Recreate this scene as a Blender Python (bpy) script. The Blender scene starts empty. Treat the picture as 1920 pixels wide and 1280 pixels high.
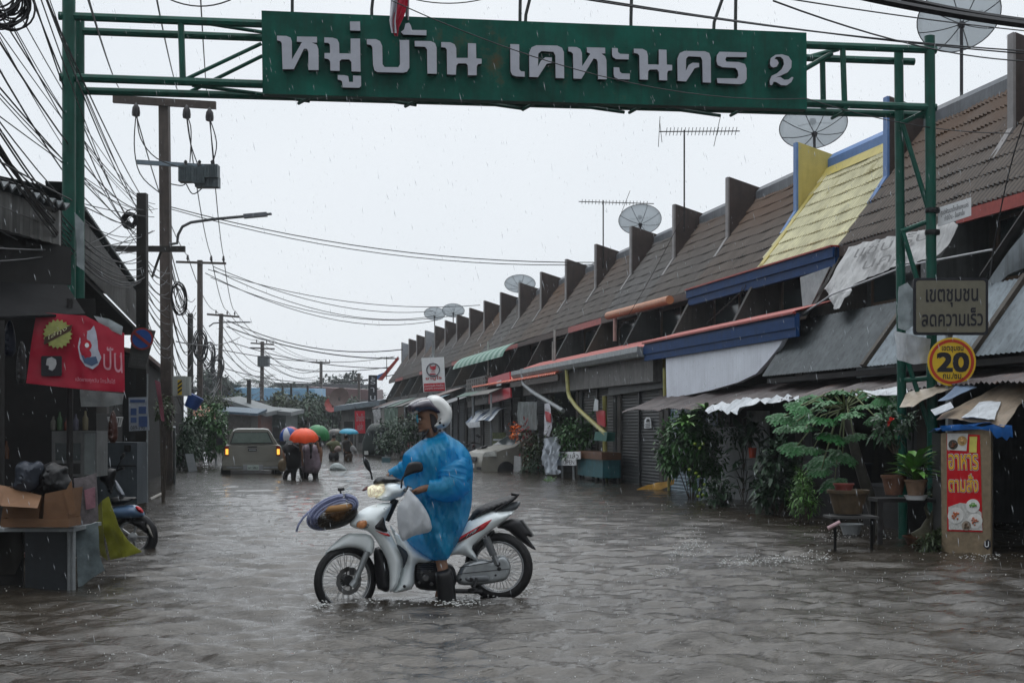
import bpy, bmesh, math, random
import numpy as np
from mathutils import Vector, Matrix, noise
from mathutils.geometry import tessellate_polygon, delaunay_2d_cdt
random.seed(7); RNG = np.random.RandomState(11)
sc = bpy.context.scene
# ------------------------------------------------ camera, world, sun, exposure
F = 2675.0; H = 1.36; YAW = math.radians(11.0); CS, SN = math.cos(YAW), math.sin(YAW)
cam = bpy.data.cameras.new('camera'); camo = bpy.data.objects.new('camera', cam); sc.collection.objects.link(camo)
camo.location = (0, 0, H); camo.rotation_euler = (math.radians(90), 0, -YAW)
cam.sensor_width = 36; cam.lens = 36*F/1920; cam.shift_y = 160/1920; cam.clip_end = 3000; cam.clip_start = .05
sc.camera = camo
world = bpy.data.worlds.new("World"); sc.world = world; world.use_nodes = True
nt = world.node_tree; bg = nt.nodes['Background']; bg.inputs[1].default_value = .1
sky = nt.nodes.new('ShaderNodeTexSky'); sky.sky_type = 'NISHITA'; sky.sun_disc = False
sky.sun_elevation = math.radians(58); sky.sun_rotation = math.radians(200); sky.dust_density = 6
tc = nt.nodes.new('ShaderNodeTexCoord'); nz = nt.nodes.new('ShaderNodeTexNoise'); nz.inputs['Scale'].default_value = 1.6; nz.inputs['Detail'].default_value = 4
cr = nt.nodes.new('ShaderNodeValToRGB'); cr.color_ramp.elements[0].position = .3; cr.color_ramp.elements[1].position = .72
cr.color_ramp.elements[0].color = (.71, .77, .83, 1); cr.color_ramp.elements[1].color = (.88, .915, .95, 1)
ml = nt.nodes.new('ShaderNodeVectorMath'); ml.operation = 'SCALE'; ml.inputs['Scale'].default_value = 11.0
mx = nt.nodes.new('ShaderNodeMix'); mx.data_type = 'RGBA'; mx.inputs[0].default_value = .93
nt.links.new(tc.outputs['Generated'], nz.inputs['Vector']); nt.links.new(nz.outputs['Fac'], cr.inputs[0]); nt.links.new(cr.outputs[0], ml.inputs[0])
nt.links.new(sky.outputs[0], mx.inputs[6]); nt.links.new(ml.outputs[0], mx.inputs[7])
# dimmer sky added behind the camera, out of view, so camera-facing sides go darker
dt = nt.nodes.new('ShaderNodeVectorMath'); dt.operation = 'DOT_PRODUCT'; dt.inputs[1].default_value = (.12, .96, .25); mr = nt.nodes.new('ShaderNodeMapRange'); mr.interpolation_type = 'SMOOTHSTEP'
mr.inputs[1].default_value = -.75; mr.inputs[2].default_value = .55; mr.inputs[3].default_value = .60; mr.inputs[4].default_value = 1.0
sc2 = nt.nodes.new('ShaderNodeVectorMath'); sc2.operation = 'SCALE'
nt.links.new(tc.outputs['Generated'], dt.inputs[0]); nt.links.new(dt.outputs['Value'], mr.inputs[0]); nt.links.new(mx.outputs[2], sc2.inputs[0]); zs = nt.nodes.new('ShaderNodeSeparateXYZ'); zr = nt.nodes.new('ShaderNodeMapRange'); zr.interpolation_type = 'SMOOTHSTEP'      # an overcast sky is brightest overhead
zr.inputs[1].default_value = .55; zr.inputs[2].default_value = .98; zr.inputs[3].default_value = 1.0; zr.inputs[4].default_value = 2.8; zm = nt.nodes.new('ShaderNodeMath'); zm.operation = 'MULTIPLY'
nt.links.new(tc.outputs['Generated'], zs.inputs[0]); nt.links.new(zs.outputs['Z'], zr.inputs[0]); nt.links.new(zr.outputs[0], zm.inputs[0]); nt.links.new(mr.outputs[0], zm.inputs[1]); nt.links.new(zm.outputs[0], sc2.inputs['Scale']); nt.links.new(sc2.outputs[0], bg.inputs[0])
sun = bpy.data.lights.new('sun', 'SUN'); sun.energy = .5; sun.angle = math.radians(35); sun.color = (1, .96, .9)
suno = bpy.data.objects.new('sun', sun); sc.collection.objects.link(suno); suno.rotation_euler = (math.radians(35), 0, math.radians(170))
sc.view_settings.view_transform = 'Standard'; sc.view_settings.look = 'None'; sc.view_settings.gamma = 1; sc.view_settings.exposure = 0
# ------------------------------------------------ pixel -> world
def W(px, py, zc):
    xc = (px-960)/F*zc; return Vector((xc*CS+zc*SN, -xc*SN+zc*CS, H+(800-py)/F*zc))
def WX(px, py, X):
    a = (px-960)/F; return W(px, py, X/(a*CS+SN))
def WY(px, py, Y):
    a = (px-960)/F; return W(px, py, Y/(CS-a*SN))
def WG(px, py, z=0.0): return W(px, py, (H-z)*F/(py-800))
def WP(px, py, p0, n):          # ray / plane
    d = W(px, py, 1.0)-Vector((0, 0, H)); o = Vector((0, 0, H)); return o+d*((p0-o).dot(n)/d.dot(n))
UP = Vector((0, 0, 1)); XV = Vector((1, 0, 0)); YV = Vector((0, 1, 0))
TOCAM = Vector((-SN, -CS, 0)); RIGHT = Vector((CS, -SN, 0))
# ------------------------------------------------ materials
MATS = {}
def M(key, col=(.5, .5, .5), rough=.55, var=.25, scale=6, bump=.15, streak=0., metal=0., rust=None, rustamt=.5, alpha=1., trans=0., emit=0., spec=.3, stretch=None, coat=0.):
    if key in MATS: return MATS[key]
    m = bpy.data.materials.new(key); m.use_nodes = True; t = m.node_tree; b = t.nodes['Principled BSDF']; L = t.links
    N = t.nodes.new
    co = N('ShaderNodeTexCoord'); mp = N('ShaderNodeMapping'); L.new(co.outputs['Object'], mp.inputs[0])
    if stretch: mp.inputs['Scale'].default_value = stretch
    n1 = N('ShaderNodeTexNoise'); n1.inputs['Scale'].default_value = scale; n1.inputs['Detail'].default_value = 6; n1.inputs['Roughness'].default_value = .65
    L.new(mp.outputs[0], n1.inputs['Vector'])
    r = N('ShaderNodeValToRGB'); e = r.color_ramp.elements; e[0].position = .3; e[1].position = .7
    e[0].color = (*[c*(1-var) for c in col], 1); e[1].color = (*[min(1, c*(1+var*.8)) for c in col], 1)
    L.new(n1.outputs['Fac'], r.inputs[0]); out = r.outputs[0]
    if streak:
        mp2 = N('ShaderNodeMapping'); mp2.inputs['Scale'].default_value = (5, 5, .5); L.new(co.outputs['Object'], mp2.inputs[0])
        n2 = N('ShaderNodeTexNoise'); n2.inputs['Scale'].default_value = 3; n2.inputs['Detail'].default_value = 5; L.new(mp2.outputs[0], n2.inputs['Vector'])
        r2 = N('ShaderNodeValToRGB'); r2.color_ramp.elements[0].position = .48; r2.color_ramp.elements[1].position = .7; L.new(n2.outputs['Fac'], r2.inputs[0])
        ms = N('ShaderNodeMath'); ms.operation = 'MULTIPLY'; ms.inputs[1].default_value = streak; L.new(r2.outputs[0], ms.inputs[0])
        x = N('ShaderNodeMix'); x.data_type = 'RGBA'; L.new(ms.outputs[0], x.inputs[0]); L.new(out, x.inputs[6]); x.inputs[7].default_value = (*[c*.3+.01 for c in col], 1); out = x.outputs[2]
    if rust:
        n3 = N('ShaderNodeTexNoise'); n3.inputs['Scale'].default_value = scale*.5; n3.inputs['Detail'].default_value = 8; n3.inputs['Roughness'].default_value = .7; L.new(mp.outputs[0], n3.inputs['Vector'])
        r3 = N('ShaderNodeValToRGB'); r3.color_ramp.elements[0].position = .72-.3*rustamt; r3.color_ramp.elements[1].position = .82-.3*rustamt; L.new(n3.outputs['Fac'], r3.inputs[0])
        x = N('ShaderNodeMix'); x.data_type = 'RGBA'; L.new(r3.outputs[0], x.inputs[0]); L.new(out, x.inputs[6]); x.inputs[7].default_value = (*rust, 1); out = x.outputs[2]
    L.new(out, b.inputs['Base Color'])
    b.inputs['Roughness'].default_value = rough; b.inputs['Metallic'].default_value = metal; b.inputs['Specular IOR Level'].default_value = spec
    if coat: b.inputs['Coat Weight'].default_value = coat; b.inputs['Coat Roughness'].default_value = .08
    if bump:
        bp = N('ShaderNodeBump'); bp.inputs['Strength'].default_value = bump; bp.inputs['Distance'].default_value = .02; L.new(n1.outputs['Fac'], bp.inputs['Height']); L.new(bp.outputs[0], b.inputs['Normal'])
    if alpha < 1: b.inputs['Alpha'].default_value = alpha
    if trans: b.inputs['Transmission Weight'].default_value = trans
    if emit: L.new(out, b.inputs['Emission Color']); b.inputs['Emission Strength'].default_value = emit
    MATS[key] = m; return m
def Mfilm(key, col, rough=.25, transp=.3, transl=.5, var=.25, scale=9, bump=.5, stretch=None, spec=.3):   # thin plastic film
    if key in MATS: return MATS[key]
    m = M(key, col, rough, var, scale, bump, stretch=stretch, spec=spec); t = m.node_tree; b = t.nodes['Principled BSDF']; o = t.nodes['Material Output']; N = t.nodes.new; L = t.links
    tl = N('ShaderNodeBsdfTranslucent'); tl.inputs[0].default_value = (*col, 1); tp = N('ShaderNodeBsdfTransparent'); tp.inputs[0].default_value = (*[min(1, .35+c*.8) for c in col], 1)
    a = N('ShaderNodeMixShader'); a.inputs[0].default_value = transl; L.new(b.outputs[0], a.inputs[1]); L.new(tl.outputs[0], a.inputs[2])
    c = N('ShaderNodeMixShader'); c.inputs[0].default_value = transp; L.new(a.outputs[0], c.inputs[1]); L.new(tp.outputs[0], c.inputs[2]); L.new(c.outputs[0], o.inputs[0]); return m
# ------------------------------------------------ mesh building
class MB:
    def __init__(s): s.v = []; s.f = []; s.mi = []; s.cur = 0
    def add(s, vs, fs):
        o = len(s.v); s.v += [tuple(v) for v in vs]; s.f += [tuple(i+o for i in f) for f in fs]; s.mi += [s.cur]*len(fs); return s
    def box(s, x0, x1, y0, y1, z0, z1):
        return s.add([(x0, y0, z0), (x1, y0, z0), (x1, y1, z0), (x0, y1, z0), (x0, y0, z1), (x1, y0, z1), (x1, y1, z1), (x0, y1, z1)],
                     [(0, 3, 2, 1), (4, 5, 6, 7), (0, 1, 5, 4), (1, 2, 6, 5), (2, 3, 7, 6), (3, 0, 4, 7)])
    def obox(s, c, a, b, d):      # centre and three half vectors
        c = Vector(c); a = Vector(a); b = Vector(b); d = Vector(d)
        p = [c+i*a+j*b+k*d for k in (-1, 1) for i, j in ((-1, -1), (1, -1), (1, 1), (-1, 1))]
        return s.add(p, [(0, 3, 2, 1), (4, 5, 6, 7), (0, 1, 5, 4), (1, 2, 6, 5), (2, 3, 7, 6), (3, 0, 4, 7)])
    def prism(s, pts, vec):       # polygon extruded both ways by vec/2
        pts = [Vector(p) for p in pts]; vec = Vector(vec)/2; n = len(pts)
        tri = tessellate_polygon([pts]); fs = [tuple(t) for t in tri]+[tuple(i+n for i in reversed(t)) for t in tri]
        fs += [(i, (i+1) % n, (i+1) % n+n, i+n) for i in range(n)]
        return s.add([p-vec for p in pts]+[p+vec for p in pts], fs)
    def tube(s, pts, r, n=6, cap=True, flat=None):
        pts = [Vector(p) for p in pts]; k = len(pts); rr = r if isinstance(r, (list, tuple)) else [r]*k; vs = []; fs = []
        ref = None
        for i, p in enumerate(pts):
            d = (pts[min(i+1, k-1)]-pts[max(i-1, 0)]).normalized()
            if ref is None: ref = UP if abs(d.z) < .9 else XV
            a = d.cross(ref); a = a.normalized() if a.length > 1e-5 else d.orthogonal().normalized(); b = d.cross(a).normalized()
            for j in range(n):
                t = 2*math.pi*j/n; vs.append(p+rr[i]*(a*math.cos(t)+b*math.sin(t)*(flat or 1)))
        for i in range(k-1):
            for j in range(n): fs.append((i*n+j, i*n+(j+1) % n, (i+1)*n+(j+1) % n, (i+1)*n+j))
        if cap: fs.append(tuple(range(n-1, -1, -1))); fs.append(tuple(range((k-1)*n, k*n)))
        return s.add(vs, fs)
    def lathe(s, c, prof, n=16, axis=UP, scale=(1, 1)):      # prof: (r, h)
        axis = Vector(axis).normalized(); a = axis.orthogonal().normalized(); b = axis.cross(a); c = Vector(c); vs = []; fs = []
        if abs(axis.z) > .99: a, b = XV.copy(), YV.copy()
        for r, h in prof:
            for j in range(n):
                t = 2*math.pi*j/n; vs.append(c+axis*h+a*r*math.cos(t)*scale[0]+b*r*math.sin(t)*scale[1])
        for i in range(len(prof)-1):
            for j in range(n): fs.append((i*n+j, i*n+(j+1) % n, (i+1)*n+(j+1) % n, (i+1)*n+j))
        if prof[0][0] > 1e-4: fs.append(tuple(range(n-1, -1, -1)))
        if prof[-1][0] > 1e-4: fs.append(tuple(range((len(prof)-1)*n, len(prof)*n)))
        return s.add(vs, fs)
    def ball(s, c, r, n=10, m=7, sc_=(1, 1, 1)):
        c = Vector(c); vs = []; fs = []
        for i in range(m+1):
            p = math.pi*i/m
            for j in range(n): t = 2*math.pi*j/n; vs.append(c+Vector((r*sc_[0]*math.sin(p)*math.cos(t), r*sc_[1]*math.sin(p)*math.sin(t), r*sc_[2]*math.cos(p))))
        for i in range(m):
            for j in range(n): fs.append((i*n+j, (i+1)*n+j, (i+1)*n+(j+1) % n, i*n+(j+1) % n))
        return s.add(vs, fs)
    def grid(s, fn, nu, nv, th=0):  # fn(u,v)->Vector ; th = thickness along -normal (approx, vector)
        vs = [fn(i/nu, j/nv) for j in range(nv+1) for i in range(nu+1)]; w = nu+1
        fs = [(j*w+i, j*w+i+1, (j+1)*w+i+1, (j+1)*w+i) for j in range(nv) for i in range(nu)]
        if th:
            th = Vector(th); N_ = len(vs); vs = vs+[Vector(v)+th for v in vs]; fs = fs+[tuple(k+N_ for k in reversed(f)) for f in fs]
            bd = [i for i in range(w)]+[j*w+nu for j in range(1, nv+1)]+[nv*w+i for i in range(nu-1, -1, -1)]+[j*w for j in range(nv-1, 0, -1)]
            fs += [(bd[k], bd[(k+1) % len(bd)], bd[(k+1) % len(bd)]+N_, bd[k]+N_) for k in range(len(bd))]
        return s.add(vs, fs)
    def build(s, name, mat, parent=None, smooth=False, **kw):
        if name in ('leg', 'post', 'handlebar', 'fork', 'brake_lever', 'bushing', 'axle_bolt', 'engine_bolt', 'tyre') and not kw.pop('whole', 0):
            par = list(range(len(s.v)))
            def fd(i):
                while par[i] != i: par[i] = par[par[i]]; i = par[i]
                return i
            for f in s.f:
                for j in f[1:]: par[fd(j)] = fd(f[0])
            gr = {}
            for f in s.f: gr.setdefault(fd(f[0]), []).append(f)
            if len(gr) > 1:
                for fs in gr.values():
                    ids = sorted({i for f in fs for i in f}); mp_ = {k: n for n, k in enumerate(ids)}; m2 = MB(); m2.add([s.v[i] for i in ids], [tuple(mp_[i] for i in f) for f in fs]); o = m2.build(name, mat, parent, smooth, whole=1, **kw)
                return o
        kw.pop('whole', 0)
        me = bpy.data.meshes.new(name); me.from_pydata(s.v, [], s.f); me.update()
        for mm in (mat if isinstance(mat, (list, tuple)) else [mat]): me.materials.append(mm)
        if any(s.mi): me.polygons.foreach_set('material_index', s.mi)
        o = bpy.data.objects.new(name, me); sc.collection.objects.link(o)
        if smooth:
            me.polygons.foreach_set('use_smooth', [True]*len(me.polygons))
            if smooth is not True: me.set_sharp_from_angle(angle=math.radians(smooth))
        if parent is not None: put(o, parent)
        if kw: tag(o, **kw)
        return o
WL = {}                            # world location of every empty / parent (no rotation is used)
def put(o, parent):
    o.parent = parent; o.matrix_parent_inverse = Matrix.Translation(-WL.get(parent.name, Vector((0, 0, 0))))
def tag(o, label=None, cat=None, group=None, kind=None):
    if label: o['label'] = label
    if cat: o['category'] = cat
    if group: o['group'] = group
    if kind: o['kind'] = kind
    return o
def thing(name, loc, label, cat, group=None, kind=None):
    o = bpy.data.objects.new(name, None); sc.collection.objects.link(o); o.location = loc; o.empty_display_size = .2
    WL[o.name] = Vector(loc); return tag(o, label, cat, group, kind)
def lerp(a, b, t): return a+(b-a)*t
def quadpt(q, u, v): return lerp(lerp(q[0], q[1], u), lerp(q[3], q[2], u), v)      # q = bl, br, tr, tl
def text(body, q, mat, parent, off=.004, n=None, ext=.002, bold=0, name='lettering', pad=0):
    c = bpy.data.curves.new('t', 'FONT'); c.body = body; c.size = 1; c.space_line = 1.0; c.align_x = 'CENTER'; c.resolution_u = 3
    o = bpy.data.objects.new('t', c); sc.collection.objects.link(o); dg = bpy.context.evaluated_depsgraph_get(); dg.update()
    me = bpy.data.meshes.new_from_object(o.evaluated_get(dg)); bpy.data.objects.remove(o); bpy.data.curves.remove(c)
    V = np.array([v.co[:] for v in me.vertices]); lo = V.min(0); hi = V.max(0); fs = [tuple(p.vertices) for p in me.polygons]; bpy.data.meshes.remove(me)
    nn = n or (q[1]-q[0]).cross(q[3]-q[0]).normalized()
    mb = MB()
    for k, (bx, by) in enumerate([(0, 0)] if not bold else [(-bold, -bold), (bold, -bold), (-bold, bold), (bold, bold)]):
        vs = [quadpt(q, (x-lo[0])/(hi[0]-lo[0])+bx*.5/(hi[0]-lo[0]), (y-lo[1])/(hi[1]-lo[1])+by*.5/(hi[1]-lo[1]))+nn*(off+k*.0004) for x, y, z in V]
        mb.add(vs, fs)
    return mb.build(name, mat, parent)
# inflate: closed puffed shape from a 2-D outline in a frame (origin, s-dir, n-dir)
def seg_dist(P, poly):
    A = poly; B = np.roll(poly, -1, 0); d = np.full(len(P), 1e9)
    for a, b in zip(A, B):
        ab = b-a; t = np.clip(((P-a)@ab)/(ab@ab+1e-12), 0, 1); d = np.minimum(d, np.linalg.norm(P-(a+t[:, None]*ab), axis=1))
    return d
def inside(P, poly):
    c = np.zeros(len(P), bool); A = poly; B = np.roll(poly, -1, 0)
    for a, b in zip(A, B):
        m = ((a[1] > P[:, 1]) != (b[1] > P[:, 1])); xx = (b[0]-a[0])*(P[:, 1]-a[1])/((b[1]-a[1]) if abs(b[1]-a[1]) > 1e-12 else 1e-12)+a[0]; c ^= m & (P[:, 0] < xx)
    return c
def smoothpoly(pts, it=1):
    for _ in range(it):
        q = []
        for i, p in enumerate(pts):
            n = pts[(i+1) % len(pts)]; q += [tuple(p[k]*.75+n[k]*.25 for k in (0, 1)), tuple(p[k]*.25+n[k]*.75 for k in (0, 1))]
        pts = q
    return pts
def inflate(mb, pts2, T, R, to3, res, fn=None, edge=0.004, side=(1, 1)):
    poly = []
    n = len(pts2)
    for i in range(n):
        a = np.array(pts2[i], float); b = np.array(pts2[(i+1) % n], float); k = max(1, int(np.linalg.norm(b-a)/res))
        for j in range(k): poly.append(a+(b-a)*j/k)
    poly = np.array(poly); lo = poly.min(0); hi = poly.max(0)
    gx, gy = np.meshgrid(np.arange(lo[0], hi[0], res), np.arange(lo[1], hi[1], res)); gx = gx+(np.arange(gx.shape[0]) % 2)[:, None]*res*.5
    P = np.stack([gx.ravel(), gy.ravel()], 1); P = P[inside(P, poly)]
    if len(P): P = P[seg_dist(P, poly) > res*.45]
    allp = np.vstack([poly, P]) if len(P) else poly
    vc, _, fc, *_r = delaunay_2d_cdt([Vector(p) for p in allp], [], [list(range(len(poly)))], 1, 1e-6)
    V = np.array([v[:] for v in vc]); d = seg_dist(V, poly); u = np.clip(d/R, 0, 1); t = edge+T*np.sqrt(np.maximum(0, 1-(1-u)**2))
    nb = d < 1e-6
    front = []; back = []
    for (x, z), tt, uu in zip(V, t, u):
        w = fn(x, z, uu) if fn else 0
        front.append(to3(x, z, tt*side[0]+w)); back.append(to3(x, z, -tt*side[1]+(w*.3 if fn else 0)))
    N_ = len(V); fs = [tuple(f) for f in fc]+[tuple(i+N_ for i in reversed(f)) for f in fc]
    from collections import Counter
    ec = Counter()
    for f in fc:
        for i in range(len(f)): ec[(f[i], f[(i+1) % len(f)])] += 1
    for (a, b) in list(ec):
        if (b, a) not in ec: fs.append((b, a, a+N_, b+N_))
    return mb.add(front+back, fs)
def skinfig(name, V, E, Rr, mat, parent, root=0, sub=2, post=None):
    me = bpy.data.meshes.new(name); me.from_pydata([tuple(v) for v in V], E, []); o = bpy.data.objects.new(name, me); sc.collection.objects.link(o)
    sk = o.modifiers.new('s', 'SKIN'); sk.use_smooth_shade = True
    for i, r in enumerate(Rr):
        s = me.skin_vertices[0].data[i]; s.radius = (r, r) if not isinstance(r, tuple) else r; s.use_root = (i == root)
    ss = o.modifiers.new('u', 'SUBSURF'); ss.levels = sub
    dg = bpy.context.evaluated_depsgraph_get(); dg.update(); m2 = bpy.data.meshes.new_from_object(o.evaluated_get(dg)); bpy.data.objects.remove(o)
    o = bpy.data.objects.new(name, m2); sc.collection.objects.link(o); m2.materials.clear(); m2.materials.append(mat)
    m2.polygons.foreach_set('use_smooth', [True]*len(m2.polygons))
    if post: post(m2)
    if parent is not None: put(o, parent)
    return o
def fbm(x, y, z=0., o=4): return noise.fractal(Vector((x, y, z)), 1., 2., o)
# ------------------------------------------------ materials used all over
green = M('green_paint', (.003, .075, .052), .45, .25, 5, .1, streak=.45)
signgreen = M('sign_green', (.003, .085, .062), .5, .55, 1.6, .12, spec=.15, streak=.4, rust=(.08, .055, .025), rustamt=.42)
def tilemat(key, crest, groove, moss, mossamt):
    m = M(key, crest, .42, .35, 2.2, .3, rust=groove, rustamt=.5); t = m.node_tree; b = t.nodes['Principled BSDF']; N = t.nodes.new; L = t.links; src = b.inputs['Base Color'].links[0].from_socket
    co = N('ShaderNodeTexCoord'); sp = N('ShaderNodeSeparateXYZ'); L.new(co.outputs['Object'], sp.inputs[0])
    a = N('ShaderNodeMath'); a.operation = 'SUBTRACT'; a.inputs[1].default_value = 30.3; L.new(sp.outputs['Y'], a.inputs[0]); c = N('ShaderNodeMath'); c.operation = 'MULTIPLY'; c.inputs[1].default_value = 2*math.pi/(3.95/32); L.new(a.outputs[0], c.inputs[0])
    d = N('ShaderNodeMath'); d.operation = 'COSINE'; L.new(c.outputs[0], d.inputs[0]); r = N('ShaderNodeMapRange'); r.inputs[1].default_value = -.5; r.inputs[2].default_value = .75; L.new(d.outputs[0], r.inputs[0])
    x = N('ShaderNodeMix'); x.data_type = 'RGBA'; L.new(r.outputs[0], x.inputs[0]); x.inputs[6].default_value = (*groove, 1); L.new(src, x.inputs[7])      # shade between the ribs painted into the colour, dark grooves against lighter crests
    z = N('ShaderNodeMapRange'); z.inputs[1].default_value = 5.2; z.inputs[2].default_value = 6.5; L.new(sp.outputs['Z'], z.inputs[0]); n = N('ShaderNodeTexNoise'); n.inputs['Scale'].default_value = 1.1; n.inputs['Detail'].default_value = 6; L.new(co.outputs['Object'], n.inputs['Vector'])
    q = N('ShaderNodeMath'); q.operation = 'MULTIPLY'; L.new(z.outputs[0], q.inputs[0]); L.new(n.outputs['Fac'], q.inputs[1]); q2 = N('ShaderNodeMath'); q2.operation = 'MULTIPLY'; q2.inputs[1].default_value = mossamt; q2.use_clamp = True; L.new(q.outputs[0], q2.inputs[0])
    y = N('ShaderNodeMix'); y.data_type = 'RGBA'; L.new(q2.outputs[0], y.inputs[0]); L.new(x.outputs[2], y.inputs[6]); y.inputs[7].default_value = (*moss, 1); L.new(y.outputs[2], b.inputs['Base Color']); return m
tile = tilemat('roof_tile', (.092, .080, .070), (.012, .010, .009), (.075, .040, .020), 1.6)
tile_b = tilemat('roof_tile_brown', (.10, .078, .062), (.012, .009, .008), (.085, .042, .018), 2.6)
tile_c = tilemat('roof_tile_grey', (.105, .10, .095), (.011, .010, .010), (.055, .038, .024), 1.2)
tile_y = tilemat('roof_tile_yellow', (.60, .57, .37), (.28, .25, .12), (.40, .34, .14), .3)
finmat = M('fin_concrete', (.050, .036, .032), .55, .35, 3, .2, streak=.6)
concrete = M('concrete', (.17, .165, .16), .6, .35, 3, .3, streak=.6)
wallgrey = M('wall_grey', (.10, .10, .10), .65, .35, 2, .2, streak=.7)
wallwhite = M('wall_white', (.72, .76, .84), .6, .12, 1.5, .08, streak=.12)
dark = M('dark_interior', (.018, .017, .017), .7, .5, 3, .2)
blue = M('blue_board', (.004, .040, .14), .55, .2, 4, .1, streak=.3, spec=.12)
redtrim = M('red_trim', (.30, .035, .025), .45, .3, 6, .1)
orange = M('orange_tile', (.55, .10, .04), .4, .3, 5, .2)
shutter_m = M('shutter_steel', (.19, .27, .33), .42, .2, 3, .1, streak=.5, metal=.2)
zinc = M('zinc_sheet', (.19, .22, .24), .42, .3, 2.5, .1, streak=.55, metal=.35)
zinc_d = M('zinc_dark', (.075, .085, .09), .4, .35, 2.5, .1, streak=.6, metal=.3)
zinc_br = M('zinc_brown', (.07, .055, .055), .5, .45, 2.5, .2, rust=(.10, .055, .04), rustamt=.5)
ridgegrey = M('ridge_cement', (.13, .14, .155), .5, .25, 4, .2, streak=.4)
polem = M('pole_concrete', (.075, .06, .052), .6, .35, 3, .2, streak=.6)
black = M('black_rubber', (.01, .01, .011), .45, .3, 20, .1)
wirem = M('cable_black', (.012, .012, .014), .5, .1, 5, 0)
tarpw = M('tarp_white', (.52, .55, .58), .4, .22, 6, .5, streak=.35)
glass = M('dark_glass', (.02, .028, .03), .12, .2, 3, 0)
steel = M('steel', (.32, .33, .34), .35, .2, 8, .05, metal=.8)
galv = M('galvanised', (.28, .30, .31), .5, .25, 6, .1, metal=.4, streak=.3)
cardboard = M('cardboard', (.16, .085, .045), .7, .25, 5, .2)
white = M('white_paint', (.72, .74, .76), .4, .08, 6, .05)
ink = M('black_ink', (.015, .015, .02), .5, .1, 5, 0)
redp = M('red_print', (.45, .015, .03), .35, .12, 4, .1)
# ================================================ WATER (one sheet to the horizon)
waterm = bpy.data.materials.new('flood_water'); waterm.use_nodes = True
def _water():
    t = waterm.node_tree; b = t.nodes['Principled BSDF']; N = t.nodes.new; L = t.links
    b.inputs['Base Color'].default_value = (.058, .047, .036, 1); b.inputs['Roughness'].default_value = .035; b.inputs['IOR'].default_value = 1.4; b.inputs['Specular IOR Level'].default_value = .5
    g = N('ShaderNodeNewGeometry')
    n0 = N('ShaderNodeTexNoise'); n0.inputs['Scale'].default_value = .35; n0.inputs['Detail'].default_value = 3; L.new(g.outputs['Position'], n0.inputs['Vector'])
    r0 = N('ShaderNodeValToRGB'); r0.color_ramp.elements[0].color = (.016, .014, .012, 1); r0.color_ramp.elements[1].color = (.046, .037, .026, 1); L.new(n0.outputs['Fac'], r0.inputs[0]); L.new(r0.outputs[0], b.inputs['Base Color'])
    mp = N('ShaderNodeMapping'); mp.inputs['Scale'].default_value = (.6, 1.9, 1); mp.inputs['Rotation'].default_value = (0, 0, .25); L.new(g.outputs['Position'], mp.inputs[0])
    n1 = N('ShaderNodeTexNoise'); n1.inputs['Scale'].default_value = 6.5; n1.inputs['Detail'].default_value = 7; n1.inputs['Roughness'].default_value = .68; n1.inputs['Distortion'].default_value = .6; L.new(mp.outputs[0], n1.inputs['Vector'])
    n2 = N('ShaderNodeTexNoise'); n2.inputs['Scale'].default_value = 34; n2.inputs['Detail'].default_value = 5; L.new(mp.outputs[0], n2.inputs['Vector'])
    v = N('ShaderNodeTexVoronoi'); v.inputs['Scale'].default_value = 7; v.inputs['Randomness'].default_value = 1; L.new(g.outputs['Position'], v.inputs['Vector'])
    # rain rings: damped sine of the distance to scattered points
    s1 = N('ShaderNodeMath'); s1.operation = 'MULTIPLY'; s1.inputs[1].default_value = 75; L.new(v.outputs['Distance'], s1.inputs[0])
    s2 = N('ShaderNodeMath'); s2.operation = 'SINE'; L.new(s1.outputs[0], s2.inputs[0])
    s3 = N('ShaderNodeMapRange'); s3.inputs[1].default_value = .0; s3.inputs[2].default_value = .42; s3.inputs[3].default_value = 1; s3.inputs[4].default_value = 0; L.new(v.outputs['Distance'], s3.inputs[0])
    s4 = N('ShaderNodeMath'); s4.operation = 'MULTIPLY'; L.new(s2.outputs[0], s4.inputs[0]); L.new(s3.outputs[0], s4.inputs[1])
    s5 = N('ShaderNodeMath'); s5.operation = 'MULTIPLY'; s5.inputs[1].default_value = .07; L.new(s4.outputs[0], s5.inputs[0])
    a1 = N('ShaderNodeMath'); a1.operation = 'MULTIPLY_ADD'; a1.inputs[1].default_value = .42; L.new(n2.outputs['Fac'], a1.inputs[0]); L.new(n1.outputs['Fac'], a1.inputs[2])
    a2 = N('ShaderNodeMath'); a2.operation = 'ADD'; L.new(a1.outputs[0], a2.inputs[0]); L.new(s5.outputs[0], a2.inputs[1])
    bp = N('ShaderNodeBump'); bp.inputs['Strength'].default_value = .42; bp.inputs['Distance'].default_value = .03; L.new(a2.outputs[0], bp.inputs['Height']); L.new(bp.outputs[0], b.inputs['Normal'])
_water()
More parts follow.
